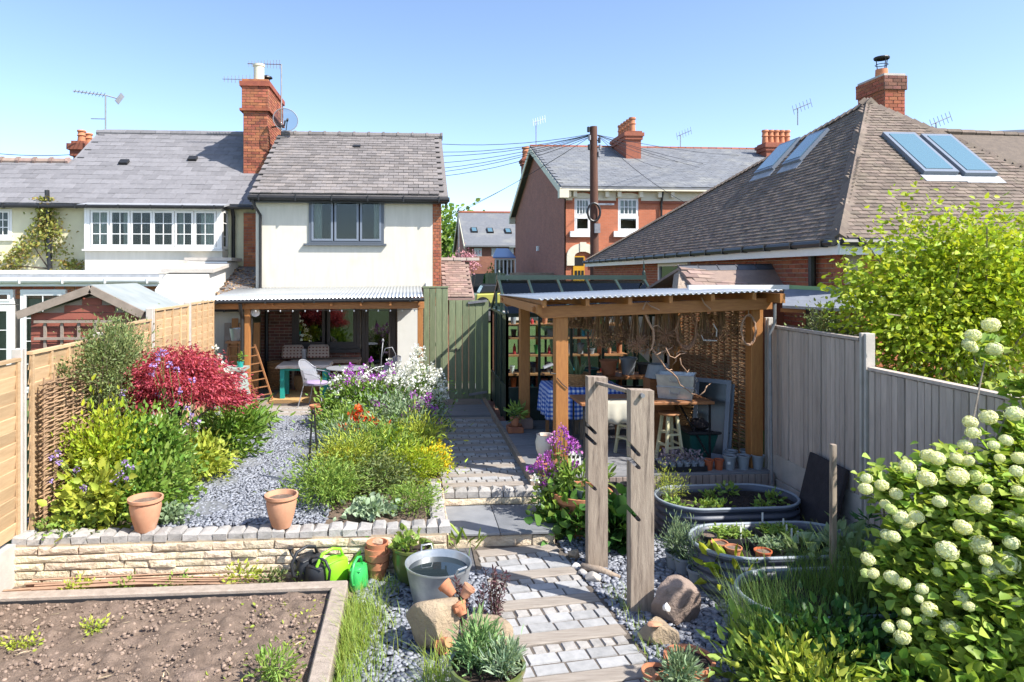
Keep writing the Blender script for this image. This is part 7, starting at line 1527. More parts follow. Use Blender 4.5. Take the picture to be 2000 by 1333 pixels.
single(MB().lathe([(.001, 0), (.2, 0), (.22, .03), (.2, .06), (.001, .07)], (p.x+.02, 15.95, PZ+.36), 16), 'hamper_cushion', 'linen', 'pale cushion lying on the wicker hamper', 'cushion', smooth=True)
# mesh armchairs and round table
def chair(label, x, y, rz):
    t = thing('mesh_armchair', label, 'chair', (0, 0, 0), 'grey mesh armchairs on the patio'); n = 12
    m = MB(); rows_ = [(.45, .0), (.6, .02), (.75, .05), (.92, .1)]
    for z, bk in rows_:
        for i in range(n+1): a = math.pi*(i/n); r_ = .27; m.v.append((r_*math.cos(a), .12+bk+.2*math.sin(a), z-.06*abs(math.cos(a))**3*(z > .7)*3))
    for j in range(3):
        for i in range(n): m.f.append((j*(n+1)+i, j*(n+1)+i+1, (j+1)*(n+1)+i+1, (j+1)*(n+1)+i)); m.m.append(0)
    o = m.build('back_shell', 'chair_mesh', t, smooth=True); MB().tube([(.27*math.cos(math.pi*i/n), .22+.2*math.sin(math.pi*i/n), .93-.18*abs(math.cos(math.pi*i/n))**3) for i in range(n+1)], .011, 6).build('back_rim', 'metal_mesh', t)
    MB().lathe([(.001, .45), (.25, .45), (.26, .46), (.001, .462)], (0, .08, 0), 18).build('seat', 'chair_mesh', t); single_ = MB().lathe([(.001, .463), (.22, .463), (.24, .49), (.21, .51), (.001, .515)], (0, .08, 0), 18).build('seat_cushion', 'petal_lilac_cloth', t, smooth=True)
    for a, b in (((.22, -.12, .45), (.26, -.2, 0)), ((-.22, -.12, .45), (-.26, -.2, 0)), ((.2, .25, .45), (.24, .36, 0)), ((-.2, .25, .45), (-.24, .36, 0))): MB().tube([a, b], .011, 6).build('leg', 'metal_mesh', t)
    for s_ in (-1, 1): MB().tube([(.27*s_, .2, .7), (.29*s_, .0, .68), (.27*s_, -.16, .62), (.22*s_, -.14, .45)], .011, 6).build('arm', 'metal_mesh', t)
    t.location = (x, y, PZ); t.rotation_euler.z = rz; W[t.name] = V((x, y, PZ))
glassmat('chair_mesh', (.45, .47, .52), .1); mat('petal_lilac_cloth', (.36, .28, .44), None, .95)
nt_ = MT['chair_mesh'].node_tree; dfs = nt_.nodes.new('ShaderNodeBsdfDiffuse'); dfs.inputs[0].default_value = (.35, .36, .4, 1); mxs = nt_.nodes.new('ShaderNodeMixShader'); mxs.inputs[0].default_value = .65; tr = nt_.nodes.new('ShaderNodeBsdfTransparent'); nt_.links.new(tr.outputs[0], mxs.inputs[1]); nt_.links.new(dfs.outputs[0], mxs.inputs[2]); nt_.links.new(mxs.outputs[0], nt_.nodes['Material Output'].inputs[0])
chair('grey mesh armchair nearest the teal table', at(625, 740, Y=14.0).x, 13.95, R(70)); chair('grey mesh armchair half hidden by the white flowers', at(745, 740, Y=14.4).x, 14.4, R(-60)); 
t = thing('bistro_table', 'round glass bistro table behind the flower border', 'table', (-1.3, 14.3, PZ)); MB().lathe([(.001, .72), (.42, .72), (.42, .735), (.001, .735)], (-1.3, 14.3, PZ), 28).build('tabletop', 'metal_mesh', t)
for a in (.5, 2.6, 4.7): MB().tube([(-1.3+.25*math.cos(a), 14.3+.25*math.sin(a), PZ), (-1.3+.1*math.cos(a), 14.3+.1*math.sin(a), PZ+.4), (-1.3+.3*math.cos(a), 14.3+.3*math.sin(a), PZ+.72)], .012, 6).build('leg', 'metal_mesh', t)
# step ladder and ladder
def ladder(name, label, a, b, w_, n, m='ladder_wood', tilt=None):
    t = thing(name, label, 'ladder', a); a, b = V(a), V(b); d = (b-a).normalized(); s_ = d.cross(V((0, 1, 0))).normalized()*w_/2
    for k_ in (-1, 1): MB().bar(a+s_*k_, b+s_*k_*.7, .03, .05, up=(0, 1, 0)).build('stile', m, t)
    for i in range(n): f_ = (i+.7)/n; c = a.lerp(b, f_); ss = s_*(1-.3*f_); MB().bar(c-ss, c+ss, .06, .02).build('rung', m, t)
    return t
lx = at(512, 780, Y=14.9).x; ladder('wooden_ladder', 'old wooden ladder leaning against the left patio post', (lx+.08, 14.75, PZ), (at(490, 690, Y=14.5).x, 14.35, 1.62), .34, 7)
sx = at(455, 700, Y=14.6).x; st_ = ladder('step_ladder', 'wooden step ladder standing behind the grey compost hive', (sx, 14.55, PZ), (sx+.02, 14.75, 1.62), .42, 6)
MB().bx(sx-.17, sx+.2, 14.66, 14.9, 1.63, 1.68).build('platform', 'ladder_wood', st_)
for k_ in (-1, 1): MB().bar((sx+.2*k_, 15.1, PZ), (sx+.12*k_, 14.85, 1.62), .03, .04, up=(0, 1, 0)).build('rear_leg', 'ladder_wood', st_)
single(MB().lathe([(.001, 0), (.1, 0), (.14, .26), (.135, .26), (.09, .02)], (sx+.02, 14.78, 1.682), 18), 'metal_bucket', 'zinc', 'metal bucket standing on top of the step ladder', 'bucket', smooth=True, auto=40)
# compost hive
hvx, hvy = at(457, 750, Y=13.3).x, 13.3; t = thing('hive_composter', 'grey green beehive shaped compost bin by the patio', 'compost bin', (hvx, hvy, PZ))
for i in range(5): h_ = .17; z = PZ+i*h_; w0 = .3-.02*i; MB().add([(hvx-w0, hvy-w0, z), (hvx+w0, hvy-w0, z), (hvx+w0, hvy+w0, z), (hvx-w0, hvy+w0, z), (hvx-w0+.045, hvy-w0+.045, z+h_), (hvx+w0-.045, hvy-w0+.045, z+h_), (hvx+w0-.045, hvy+w0-.045, z+h_), (hvx-w0+.045, hvy+w0-.045, z+h_)], [(0, 3, 2, 1), (4, 5, 6, 7), (0, 1, 5, 4), (1, 2, 6, 5), (2, 3, 7, 6), (3, 0, 4, 7)]).build('tier', 'hive_grey', t, bevel=.006)
MB().bx(hvx-.24, hvx+.24, hvy-.24, hvy+.24, PZ+.85, PZ+.9).build('lid', 'hive_grey', t)
for k_ in range(5): a = rng.uniform(-.15, .15); MB().bar((hvx+a, hvy-.27, PZ+.7+.03*k_), (hvx+a+.05, hvy-.26, PZ+.74+.03*k_), .01, .02).build('bee_decal', 'metal_black', t)
t = thing('pot_on_hive', 'small teal pot with a seedling on the compost hive', 'plant pot', (hvx+.12, hvy, PZ+.9)); MB().lathe([(.05, 0), (.065, .1), (.055, .1), (.04, .01)], (hvx+.12, hvy, PZ+.902), 12).build('pot', 'teal', t); P = np.array([[hvx+.12+rng.gauss(0, .04), hvy+rng.gauss(0, .04), PZ+1.03+rng.random()*.16] for _ in range(30)]); leaves('leaves', 'leaf_mid', t, P, nr.normal(size=P.shape)+[0, 0, .6], np.full(30, .06), .5)
ux_, uy_ = at(462, 800, Y=12.8).x, 12.75; round_pot('terracotta_urn', 'terracotta face urn below the compost hive', 'urn', ux_, uy_, .41, .17, .34, 'terracotta', 'compost', prof=[(.001, 0), (.09, 0), (.14, .1), (.165, .2), (.12, .3), (.13, .34), (.11, .34), (.1, .28)])
# planks behind, shepherd's hook, sign plate
t = thing('leaning_planks', 'old boards and panels stacked behind the step ladder', 'boards', (-3.9, 15.3, PZ))
for i in range(5): MB().bar((-4.05+i*.16, 15.4, PZ), (-4.05+i*.16, 15.6, 2.0+.1*(i % 2)), .14, .03, up=(0, 1, 0)).build('plank', ['shed_trim', 'oak_oiled', 'ladder_wood'][i % 3], t)
p = at(741, 740, Y=13.6); single(MB().tube([(p.x, 13.6, PZ), (p.x+.04, 13.6, 1.45), (p.x+.07, 13.6, 1.75)], .011, 6).tube([(p.x+.05, 13.6, 1.45), (p.x+.12, 13.6, 1.62), (p.x+.25, 13.6, 1.64), (p.x+.32, 13.6, 1.5), (p.x+.28, 13.6, 1.36), (p.x+.24, 13.6, 1.42)], .01, 6).lathe([(.02, 0), (.028, .03), (.001, .07)], (p.x+.07, 13.6, 1.75), 8), 'shepherd_hook', 'metal_grey', 'grey steel crook standing in the flower border', 'garden hook', smooth=True)
p = at(797, 605, Y=14.5); basket('flat wicker basket on top of the white store door', (at(795, 606, Y=16.5).x, 16.55, 2.3+.065), .24, .1, 'wicker', .9, group='baskets on the patio')
p = at(498, 611, Y=14.2); single(MB().tube([(p.x, 14.28, p.z), (p.x, 14.22, p.z)], .09, 18), 'wall_lamp', 'white_paint', 'round white bulkhead lamp under the left patio beam', 'lamp')
# obelisk plant supports
def obelisk(label, x, y, z, h, r=.14, ball=True):
    t = thing('metal_obelisk', label, 'plant support', (x, y, z), 'black metal obelisks in the borders')
    for k_ in range(4): a = .785+k_*1.571; MB().tube([(x+r*math.cos(a), y+r*math.sin(a), z), (x+.02*math.cos(a), y+.02*math.sin(a), z+h)], .009, 5).build('leg', 'metal_black', t)
    for f_ in (.3, .6, .85): rr = r*(1-f_)+.02; MB().tube([(x+rr*math.cos(a), y+rr*math.sin(a), z+h*f_) for a in np.linspace(0, 6.283, 10, endpoint=False)], .005, 4, closed=True).build('hoop', 'metal_black', t)
    MB().lathe([(.001, -.03), (.028, 0), (.001, .035)], (x, y, z+h+.02), 10).build('finial', 'metal_black', t, smooth=True)
p = at(612, 955, Z=.42); obelisk('black metal obelisk beside the slate path', p.x, p.y, .41, .95, .1); p = at(215, 800, Y=9.0); obelisk('black metal obelisk with ball finial left of the red maple', p.x, 9.0, .41, at(215, 690, Y=9.0).z-.41, .16); obelisk('black metal obelisk buried in the red maple', at(345, 800, Y=9.2).x, 9.2, .41, 1.35, .14)
t = round_pot('terracotta_pot', 'terracotta pot perched at the border corner near the patio', 'plant pot', at(615, 830, Y=12.7).x, 12.9, .41, .12, .24, 'terracotta', 'compost')
# ------------------------------------------------------------ planting
def A3(x, y, Y): p = at(x, y, Y=Y); return (p.x, p.y, p.z)
GB = 'left border planting'
# evergreen climber on the wattle
shrub('evergreen_climber', 'small leaved olive green climber over the wattle hurdle', 'climber', (-3.66, 8.7, 1.95), (.26, .85, .58), 7000, .045, 'leaf_olive', 60, .45, base=(-3.72, 8.6, .41), spread=.2, nst=26, sr=.006)
c = shrub('evergreen_climber', 'thin straggling climber tendrils hanging on the red shed', 'climber', (-4.35, 10.6, 2.05), (.5, .35, .38), 1500, .04, 'leaf_olive', 40, .4, base=(-4.0, 10.2, .41), spread=.3, nst=30, sr=.005)
# maple
ac = thing('red_maple', 'rounded crimson leaved japanese maple in the left border', 'tree', (-3.05, 9.4, .41))
k = 120; d = _norm(nr.normal(size=(k, 3))*[1, 1, .9]); d[:, 2] = np.abs(d[:, 2])*1.1-.35; cc = np.array([-3.08, 9.35, 1.56])+d*np.array([.8, .62, .76])*(.45+.55*nr.random((k, 1)))
n = 20000; idx = nr.integers(0, k, n); P = cc[idx]+nr.normal(size=(n, 3))*[.11, .11, .045]; D = _norm((P-np.array([-3.08, 9.35, 1.56]))*[1, 1, .3]+nr.normal(size=(n, 3))*.35+[0, 0, -.35])
leaves('foliage', 'leaf_red', ac, P, D, .035+.035*nr.random(n), .3, curl=.2)
MB().tube([(-3.05, 9.4, .35), (-3.1, 9.38, .8), (-3.08, 9.35, 1.2)], [.05, .04, .03], 8).build('trunk', 'bark', ac); stems('branches', 'bark', ac, [V((-3.08, 9.35, 1.0+.3*rng.random())) for _ in range(22)], [V(cc[i]) for i in range(22)], .014, 5)
# shrubs and perennials, left border
def perennial(name, label, cx, cy, z0, r, h, nl, ls, m, asp=.4, group=None, k=24, up=.4, cat='plant', curl=.2, ns=10, base_z=None):
    return shrub(name, label, cat, (cx, cy, z0+h*.55), (r, r*.9, h*.5), nl, ls, m, k, asp, base=(cx, cy, base_z if base_z is not None else z0), group=group, spread=.33, shell=.45, nst=ns, bark='stem_green', up=up, sr=.005, curl=curl)
perennial('lime_shrub', 'lime green leafy shrub against the wattle hurdle', -3.45, 7.95, .41, .42, 1.0, 2600, .07, 'leaf_lime', .42, k=40)
perennial('glossy_shrub', 'glossy mid green rose bush in front of the red maple', -3.0, 8.25, .41, .4, 1.0, 2800, .075, 'leaf_glossy', .55, k=45)
perennial('comfrey_plant', 'large pale green leaved plant at the left wall corner', -3.3, 7.6, .43, .34, .58, 800, .105, 'leaf_yellowgreen', .6, k=24)
perennial('leafy_perennial', 'soft green leafy plant between the rose and the slate path', -2.9, 8.05, .41, .34, .6, 1900, .08, 'leaf_soft', .5, k=34)
perennial('hellebore', 'dark green fingered hellebore beside the upper slate path', -2.68, 10.2, .41, .45, .75, 1500, .15, 'leaf_mid', .24, k=30); perennial('hellebore', 'smaller green fingered plant near the terracotta urn', -2.72, 11.7, .41, .38, .42, 900, .12, 'leaf_mid', .3, k=20)
perennial('leafy_perennial', 'yellow green foliage under the right side of the maple', -2.7, 9.1, .41, .36, .5, 1800, .09, 'leaf_yellowgreen', .45, k=30)
perennial('low_groundcover', 'small grey green leaves tumbling by the left wall pot', -2.55, 7.48, .43, .2, .18, 600, .05, 'leaf_grey', .8, k=16); perennial('low_groundcover', 'tiny green seedlings on the wall coping at the left', -3.6, 7.4, .43, .3, .18, 500, .045, 'leaf_soft', .7, k=14)
perennial('leafy_perennial', 'dense green filler between the comfrey and rose bush', -3.0, 7.72, .41, .3, .5, 1300, .075, 'leaf_mid', .5, k=24)
perennial('leafy_perennial', 'tall lime foliage behind the glossy rose bush', -3.5, 8.9, .41, .3, .85, 1000, .07, 'leaf_lime', .4, k=30)
def flowering(name, label, cat, base, spread, pts, m_pet, m_leaf='leaf_mid', n=16, rad=.035, size=.026, group=None, nl=0, ls=.06, stem='stem_green', asp=.4, br=.006):
    """stems from a base patch up to flower heads at the given world points"""
    base = V(base); t = thing(name, label, cat, base, group); A_ = [base+V((rng.gauss(0, spread), rng.gauss(0, spread*.7), -.02)) for _ in pts]
    stems('stems', stem, t, A_, [V(p) for p in pts], br, 4, .05)
    if nl:
        i = nr.integers(0, len(pts), nl); f = .05+.75*nr.random((nl, 1)); Pa = np.array([list(a) for a in A_])[i]; Pb = np.array([list(p) for p in pts])[i]; P = Pa+(Pb-Pa)*f+nr.normal(size=(nl, 3))*.05; leaves('foliage', m_leaf, t, P, nr.normal(size=(nl, 3))*[1, 1, .5]+[0, 0, .35], ls*(.6+.8*nr.random(nl)), asp)
    mp = m_pet if isinstance(m_pet, list) else [m_pet]; pts = np.array([list(p) for p in pts])
    for j, mm in enumerate(mp):
        sel = pts[j::len(mp)]
        if len(sel): petals('flowers' if j == 0 else 'flowers_second', mm, t, sel, n, rad, size)
    return t
lil = [(320, 690), (308, 706), (330, 712), (297, 730), (345, 722), (375, 745), (365, 800), (385, 838), (345, 790), (312, 690), (300, 715), (352, 765), (372, 812), (388, 825), (362, 832), (310, 770), (240, 768)]
flowering('honesty_plant', 'lilac flowered stems threading through the red maple', 'flowers', (-2.9, 8.75, .41), .2, [V(A3(x, y, 8.72+rng.uniform(-.1, .1))) for x, y in lil], 'petal_lilac', n=16, rad=.035, size=.026, nl=60, ls=.05)
flowering('honesty_plant', 'pale lilac flowers at the left front of the border', 'flowers', (-3.35, 7.65, .42), .2, [V(A3(x, y, 7.5)) for x, y in ((98, 892), (115, 905), (112, 885), (150, 918), (95, 940), (190, 945), (165, 955), (245, 905), (255, 915), (235, 925), (245, 935), (225, 940), (98, 1018), (50, 1018))], 'petal_lilac', n=18, rad=.03, size=.026, nl=120)
flowering('white_campion', 'white flowered stems beside the compost hive', 'flowers', (-3.1, 12.3, .41), .15, [V(A3(x+rng.uniform(-6, 6), y+rng.uniform(-6, 6), 12.2)) for x, y in ((425, 680), (430, 697), (432, 712), (440, 728), (442, 748), (450, 765), (455, 772), (455, 795), (462, 755), (436, 735), (448, 785), (437, 775))], 'petal_white', n=16, rad=.045, size=.05, nl=420, m_leaf='leaf_yellowgreen', ls=.09)
# ------------------------------------------------------------ central flower border
def cloud(cx, cy, r, z0, z1, n, dome=.3):
    out = []
    for _ in range(n): a = rng.random()*6.28; q = math.sqrt(rng.random()); out.append(V((cx+r*q*math.cos(a), cy+r*.8*q*math.sin(a), z0+(z1-z0)*rng.random()*(1-dome*q)+0)))
    return out
perennial('border_foliage', 'mid green foliage at the back of the central border', -.5, 11.9, .41, .75, .75, 4200, .075, 'leaf_mid', .4, k=40); perennial('border_foliage', 'grey green foliage below the purple flowers', -.2, 10.7, .41, .6, .68, 3200, .07, 'leaf_grey', .45, k=36)
perennial('border_foliage', 'green ferny foliage along the slate path side', -.95, 10.6, .41, .42, .6, 2600, .07, 'leaf_soft', .3, k=30); perennial('border_foliage', 'dark leafy clump beside the metal obelisk', -1.0, 11.8, .41, .4, .7, 2000, .08, 'leaf_mid', .5, k=26)
perennial('border_foliage', 'bright green spurge clump at the path corner', -.95, 8.0, .43, .38, .5, 3000, .06, 'leaf_soft', .26, k=30); perennial('border_foliage', 'dense yellow green feathery clump in the border front', -.72, 8.7, .41, .42, .62, 3200, .065, 'leaf_yellowgreen', .22, k=32)
perennial('border_foliage', 'low scalloped pale green leaves on the wall front', -.42, 7.56, .44, .22, .16, 320, .07, 'leaf_silver', .95, k=14, curl=.1); perennial('border_foliage', 'pale grey green mound at the border front right', .04, 7.75, .44, .28, .24, 1400, .045, 'leaf_soft', .3, k=22)
perennial('border_foliage', 'grass green mound next to the yellow flowers', .05, 8.7, .41, .34, .5, 2200, .06, 'leaf_lime', .26, k=24); perennial('border_foliage', 'narrow leaved green clump in the middle of the border', -.3, 9.3, .41, .45, .6, 2600, .085, 'leaf_soft', .2, k=26); perennial('border_foliage', 'mixed green filler in the border centre', -.35, 8.4, .41, .42, .42, 2200, .055, 'leaf_olive', .4, k=26)
perennial('border_foliage', 'light green clump on the sett path side', .12, 9.8, .41, .34, .58, 1800, .08, 'leaf_yellowgreen', .22, k=22); perennial('border_foliage', 'grey leaved clump in front of the orange flowers', -.85, 9.6, .41, .42, .55, 2200, .07, 'leaf_grey', .22, k=26)
w1 = cloud(.08, 11.9, .55, .8, 1.7, 230, .4)+[V((A3(820+rng.uniform(-9, 9), y, 12.2))) for y in range(678, 740, 3)]+[V((A3(770+rng.uniform(-10, 10), y, 12.2))) for y in range(705, 760, 4)]
flowering('white_honesty', 'tall mass of white flowers with two spires by the gate', 'flowers', (.1, 12.0, .41), .25, w1, 'petal_white', 'leaf_soft', 18, .055, .036, nl=1300, ls=.07)
w2 = cloud(-.85, 12.0, .6, .9, 1.6, 150, .35); flowering('purple_honesty', 'mixed purple and white flowers in front of the bistro table', 'flowers', (-.85, 12.0, .41), .3, w2, ['petal_purple', 'petal_white'], 'leaf_soft', 16, .05, .032, nl=700, ls=.07)
pp_ = [(805, 800), (815, 795), (830, 785), (845, 805), (840, 795), (852, 800), (795, 830), (800, 820), (825, 830), (800, 842), (835, 772), (858, 822), (788, 815), (812, 770), (748, 800), (735, 790), (725, 810)]
flowering('purple_honesty', 'bright purple flowers leaning to the sett path', 'flowers', (.05, 10.9, .41), .15, [V(A3(x+rng.uniform(-5, 5), y+rng.uniform(-4, 4), 10.7)) for x, y in pp_ for _ in range(2)], 'petal_purple', 'leaf_grey', 20, .05, .03, nl=260, ls=.06)
oo = [(690, 815), (695, 820), (718, 812), (715, 822), (722, 828), (732, 826), (705, 808), (685, 825), (678, 832), (698, 800), (760, 828), (750, 842), (710, 865), (735, 865), (750, 872), (740, 862), (640, 885), (700, 830), (690, 810), (708, 818), (670, 835), (756, 902), (720, 870)]
flowering('orange_geum', 'orange red geum flowers in the middle of the border', 'flowers', (-.6, 10.3, .41), .25, [V(A3(x+rng.uniform(-5, 5), y+rng.uniform(-5, 5), 10.2)) for x, y in oo for _ in range(2)], 'petal_orange', 'leaf_mid', 12, .038, .044, nl=400)
aa = [(640, 888), (648, 885), (652, 880), (645, 895), (690, 922), (697, 920), (668, 908), (672, 892), (678, 880), (655, 900), (690, 905)]
flowering('amber_poppy', 'amber orange flowers near the front of the border', 'flowers', (-.8, 8.9, .41), .2, [V(A3(x, y, 8.8)) for x, y in aa], 'petal_amber', 'leaf_soft', 11, .032, .042, nl=150)
yy_ = [(845+rng.gauss(0, 16), 888+rng.gauss(0, 9)) for _ in range(60)]+[(870+rng.gauss(0, 5), 902+rng.gauss(0, 8)) for _ in range(25)]+[(775+rng.gauss(0, 5), 918+rng.gauss(0, 4)) for _ in range(10)]+[(855, 940), (858, 945), (820, 880), (826, 876)]
flowering('yellow_wallflower', 'bright yellow wallflower spilling over the sett path', 'flowers', (.15, 9.2, .41), .15, [V(A3(x, y, 9.0+rng.uniform(-.12, .12))) for x, y in yy_], 'petal_yellow', 'leaf_lime', 12, .03, .03, nl=400, ls=.05)
for q in bpy.data.objects:
    if q.name.startswith('flowers'): q['kind'] = 'stuff'
flowering('dark_tulip', 'few dark purple tulip heads before the white flowers', 'flowers', (-.1, 12.4, .41), .1, [V(A3(x, y, 12.4)) for x, y in ((762, 710), (768, 716), (723, 705), (725, 702), (757, 712))], 'petal_purple', 'leaf_mid', 14, .02, .04, nl=30)
flowering('mullein_spike', 'tall narrow green leafy spike in the border', 'plant', (.0, 9.3, .41), .06, [V(A3(764+rng.uniform(-14, 14), y, 9.3)) for y in range(838, 900, 4)], 'leaf_lime', 'leaf_lime', 10, .05, .07, nl=120, ls=.1, asp=.2)
# ------------------------------------------------------------ plants by the steps and the large planter
hb = V((1.78, 8.15, 0)); pu = [(1100, 838), (1103, 848), (1086, 852), (1078, 860), (1112, 858), (1120, 868), (1118, 872), (1110, 880), (1072, 885), (1068, 892), (1092, 868), (1048, 912), (1052, 900), (1060, 910), (1075, 905), (1082, 912), (1070, 928), (1078, 935), (1062, 938), (1066, 950), (1085, 925), (1100, 935), (1118, 905), (1130, 880), (1078, 948), (1095, 905), (1060, 922), (1040, 915), (1115, 915), (1064, 965), (1070, 975)]
flowering('honesty_plant', 'tall purple and white honesty beside the steps', 'flowers', hb, .12, [V(A3(x+rng.uniform(-4, 4), y+rng.uniform(-4, 4), 8.15+rng.uniform(-.12, .12))) for x, y in pu for _ in range(2)], ['petal_purple', 'petal_pinkpurple', 'petal_purple'], 'leaf_soft', 20, .045, .028, nl=520, ls=.09, asp=.6) if leafmat('petal_pinkpurple', (.55, .2, .52), .02, .2, .25) is None else None
flowering('honesty_plant', 'white flowered stems low on the left of the step plant', 'flowers', hb+V((-.1, -.05, 0)), .08, [V(A3(x+rng.uniform(-6, 6), y+rng.uniform(-6, 6), 8.05)) for x, y in ((1045, 940), (1055, 960), (1060, 975), (1050, 985), (1070, 985), (1045, 970), (1040, 930), (1075, 970), (1066, 992))], 'petal_white', 'leaf_soft', 16, .04, .026, nl=200, ls=.07, asp=.6)
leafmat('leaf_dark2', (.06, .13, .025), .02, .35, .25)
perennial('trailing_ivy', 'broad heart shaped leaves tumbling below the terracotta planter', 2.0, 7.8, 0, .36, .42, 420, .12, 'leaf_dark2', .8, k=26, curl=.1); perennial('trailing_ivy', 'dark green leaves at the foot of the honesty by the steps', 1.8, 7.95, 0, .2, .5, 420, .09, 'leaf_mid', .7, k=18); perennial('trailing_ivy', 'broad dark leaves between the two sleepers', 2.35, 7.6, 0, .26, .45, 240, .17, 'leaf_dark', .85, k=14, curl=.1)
for i, (dx, dy, l) in enumerate(((-.16, -.12, 'young leafy plant in the left black pot of the planter'), (-.03, -.18, 'young leafy plant in the grey pot of the planter'), (.2, -.1, 'young leafy plant in the right black pot of the planter'))): perennial('young_plant', l, 2.05+dx, 8.05+dy, .56, .09, .22, 60, .12, 'leaf_soft', .3, k=8, ns=4, group='young plants in the terracotta planter')
# ------------------------------------------------------------ pots
for i, (p, l) in enumerate(zip(GPOS, ('first lavender', 'second lavender', 'third lavender', '', ''))):
    if i < 3: perennial('lavender', f'{l} bush in the row of grey pots', p.x, p.y, .17, .13, .3, 420, .055, 'leaf_grey', .16, k=14, up=1.2, ns=8, group='lavender in grey pots')
    else: perennial('broad_seedling', ['broad leaved seedling in the fourth grey pot', 'broad leaved seedling in the last grey pot'][i-3], p.x, p.y, .17, .14, .24, 26, .17, 'leaf_lime', .38, k=8, ns=3, up=.6)
perennial('dark_seedling', 'dark narrow leaved seedling in the pot by the fence', 4.62, 6.55, .5, .1, .22, 30, .1, 'leaf_dark', .25, k=8, ns=3)
perennial('sedum', 'pale green sedum in the glazed pot behind the tub', -.02, 6.88, .31, .13, .2, 90, .07, 'leaf_soft', .7, k=8, ns=6, up=.8)
for i, (dx, dy, r_, h_, nl, l) in enumerate(((-.07, .06, .13, .3, 650, 'left grey green lavender in the olive glazed pot'), (.11, -.05, .1, .2, 420, 'right silvery lavender in the olive glazed pot'))): perennial('lavender', l, .53+dx, 4.66+dy, .35, r_, h_, nl, .075, ['leaf_soft2', 'leaf_silver'][i], .17, k=26, up=.9, ns=12) if i or leafmat('leaf_soft2', (.19, .29, .12), .02, .35, .3) is None else None
perennial('feathery_plant', 'feathery grey green plant in the bottom terracotta pot', 1.86, 4.6, .22, .14, .22, 600, .055, 'leaf_grey', .25, k=24, up=.7); perennial('fern', 'small green fern in the deck corner pot', at(1006, 815, Y=11.3).x, 11.32, .66, .13, .2, 90, .13, 'leaf_soft', .25, k=8, ns=3)
for i, (x, y, l) in enumerate(((.42, 5.88, 'dark purple leaved spikes in front of the zinc tub'), (.72, 6.02, 'taller dark purple leaved spikes at the path edge'))):
    t = thing('purple_spikes', l, 'plant', (x, y, 0)); mm = []
    P = []; S_ = []
    for k_ in range(9): bx0 = V((x+rng.gauss(0, .05), y+rng.gauss(0, .05), 0)); tp_ = bx0+V((rng.gauss(0, .05), rng.gauss(0, .04), rng.uniform(.28, .46)+.05*i)); P += [list(bx0.lerp(tp_, f_)) for f_ in np.linspace(.15, 1, 40)]; S_.append((bx0, tp_))
    P = np.array(P); leaves('foliage', 'leaf_purple', t, P, nr.normal(size=P.shape)*[1, 1, .4]+[0, 0, .6], .03+.03*nr.random(len(P)), .3); stems('stems', 'bark', t, [a for a, b in S_], [b for a, b in S_], .005)
# ------------------------------------------------------------ grass
def grass(name, label, xr, yr, z, n, h, lean=.5, wd=.008, m='grass_blade', kind='stuff', test=None):
    P = np.stack([nr.uniform(*xr, n), nr.uniform(*yr, n), np.full(n, z)], 1)
    if test is not None: P = P[test(P)]
    n = len(P); vs, q = grassgeo(P, h*(.45+.75*nr.random(n)), lean*(.3+nr.random(n)), wd); o = rawmesh(name, vs, q, m, None, kind=kind); return tag(o, label, 'grass', kind=kind)
grass('long_grass', 'tuft of long bright grass along the vegetable bed edge', (-.56, -.02), (4.3, 6.4), 0, 7500, .24, .7, test=lambda P: nr.random(len(P)) < np.exp(-((P[:, 0]+.56)/.24)**2)*(.35+.65*np.sin(P[:, 1]*2.2+1.2)**2))
grass('long_grass', 'thin grass blades left of the olive glazed pot', (.1, .42), (4.5, 5.3), 0, 420, .32, .8, m='grass_blade'); grass('long_grass', 'sprigs of grass beside the stacked clay pots', (-.48, -.1), (6.55, 6.85), 0, 160, .16, .6)
grass('long_grass', 'long fine grass growing out of the front planter', (2.8, 4.3), (5.05, 5.85), .38, 1500, .5, .6, .007, 'grass_dark', test=lambda P: nr.random(len(P)) < np.where(P[:, 0] > 3.35, 1, .12)); grass('long_grass', 'tall arching grass in front of the front planter', (2.55, 3.05), (4.75, 5.35), 0, 1300, .7, .45, .008, 'grass_dark')
grass('long_grass', 'grass at the bottom between the pots and the shrubs', (2.3, 3.2), (4.3, 4.8), 0, 900, .3, .6, .008, 'grass_dark'); grass('long_grass', 'few grass blades at the path edge by the boulder', (1.86, 2.1), (5.0, 6.6), 0, 140, .14, .6)
# seedlings and weeds in beds
perennial('bed_weed', 'green weed clump at the right of the vegetable bed', -1.0, 5.1, .08, .15, .24, 280, .06, 'leaf_soft', .3, k=18); perennial('bed_weed', 'yellow green weed at the back left of the vegetable bed', -3.1, 5.75, .1, .14, .07, 120, .035, 'leaf_yellowgreen', .5, k=10); perennial('bed_weed', 'small weed at the far left of the vegetable bed', -2.65, 5.95, .1, .12, .07, 100, .035, 'leaf_yellowgreen', .5, k=10)
P = np.stack([nr.uniform(-1.6, -.78, 260), nr.uniform(4.6, 6.3, 260), np.full(260, .105)], 1); P = P[nr.random(260) < (P[:, 0]+1.7)/1.0]; o = leaves('seedlings', 'leaf_yellowgreen', None, P, nr.normal(size=P.shape)*[1, 1, .3]+[0, 0, .4], .02+.03*nr.random(len(P)), .5, kind='stuff'); tag(o, 'tiny seedlings sprinkled over the dark end of the bed', 'seedlings')
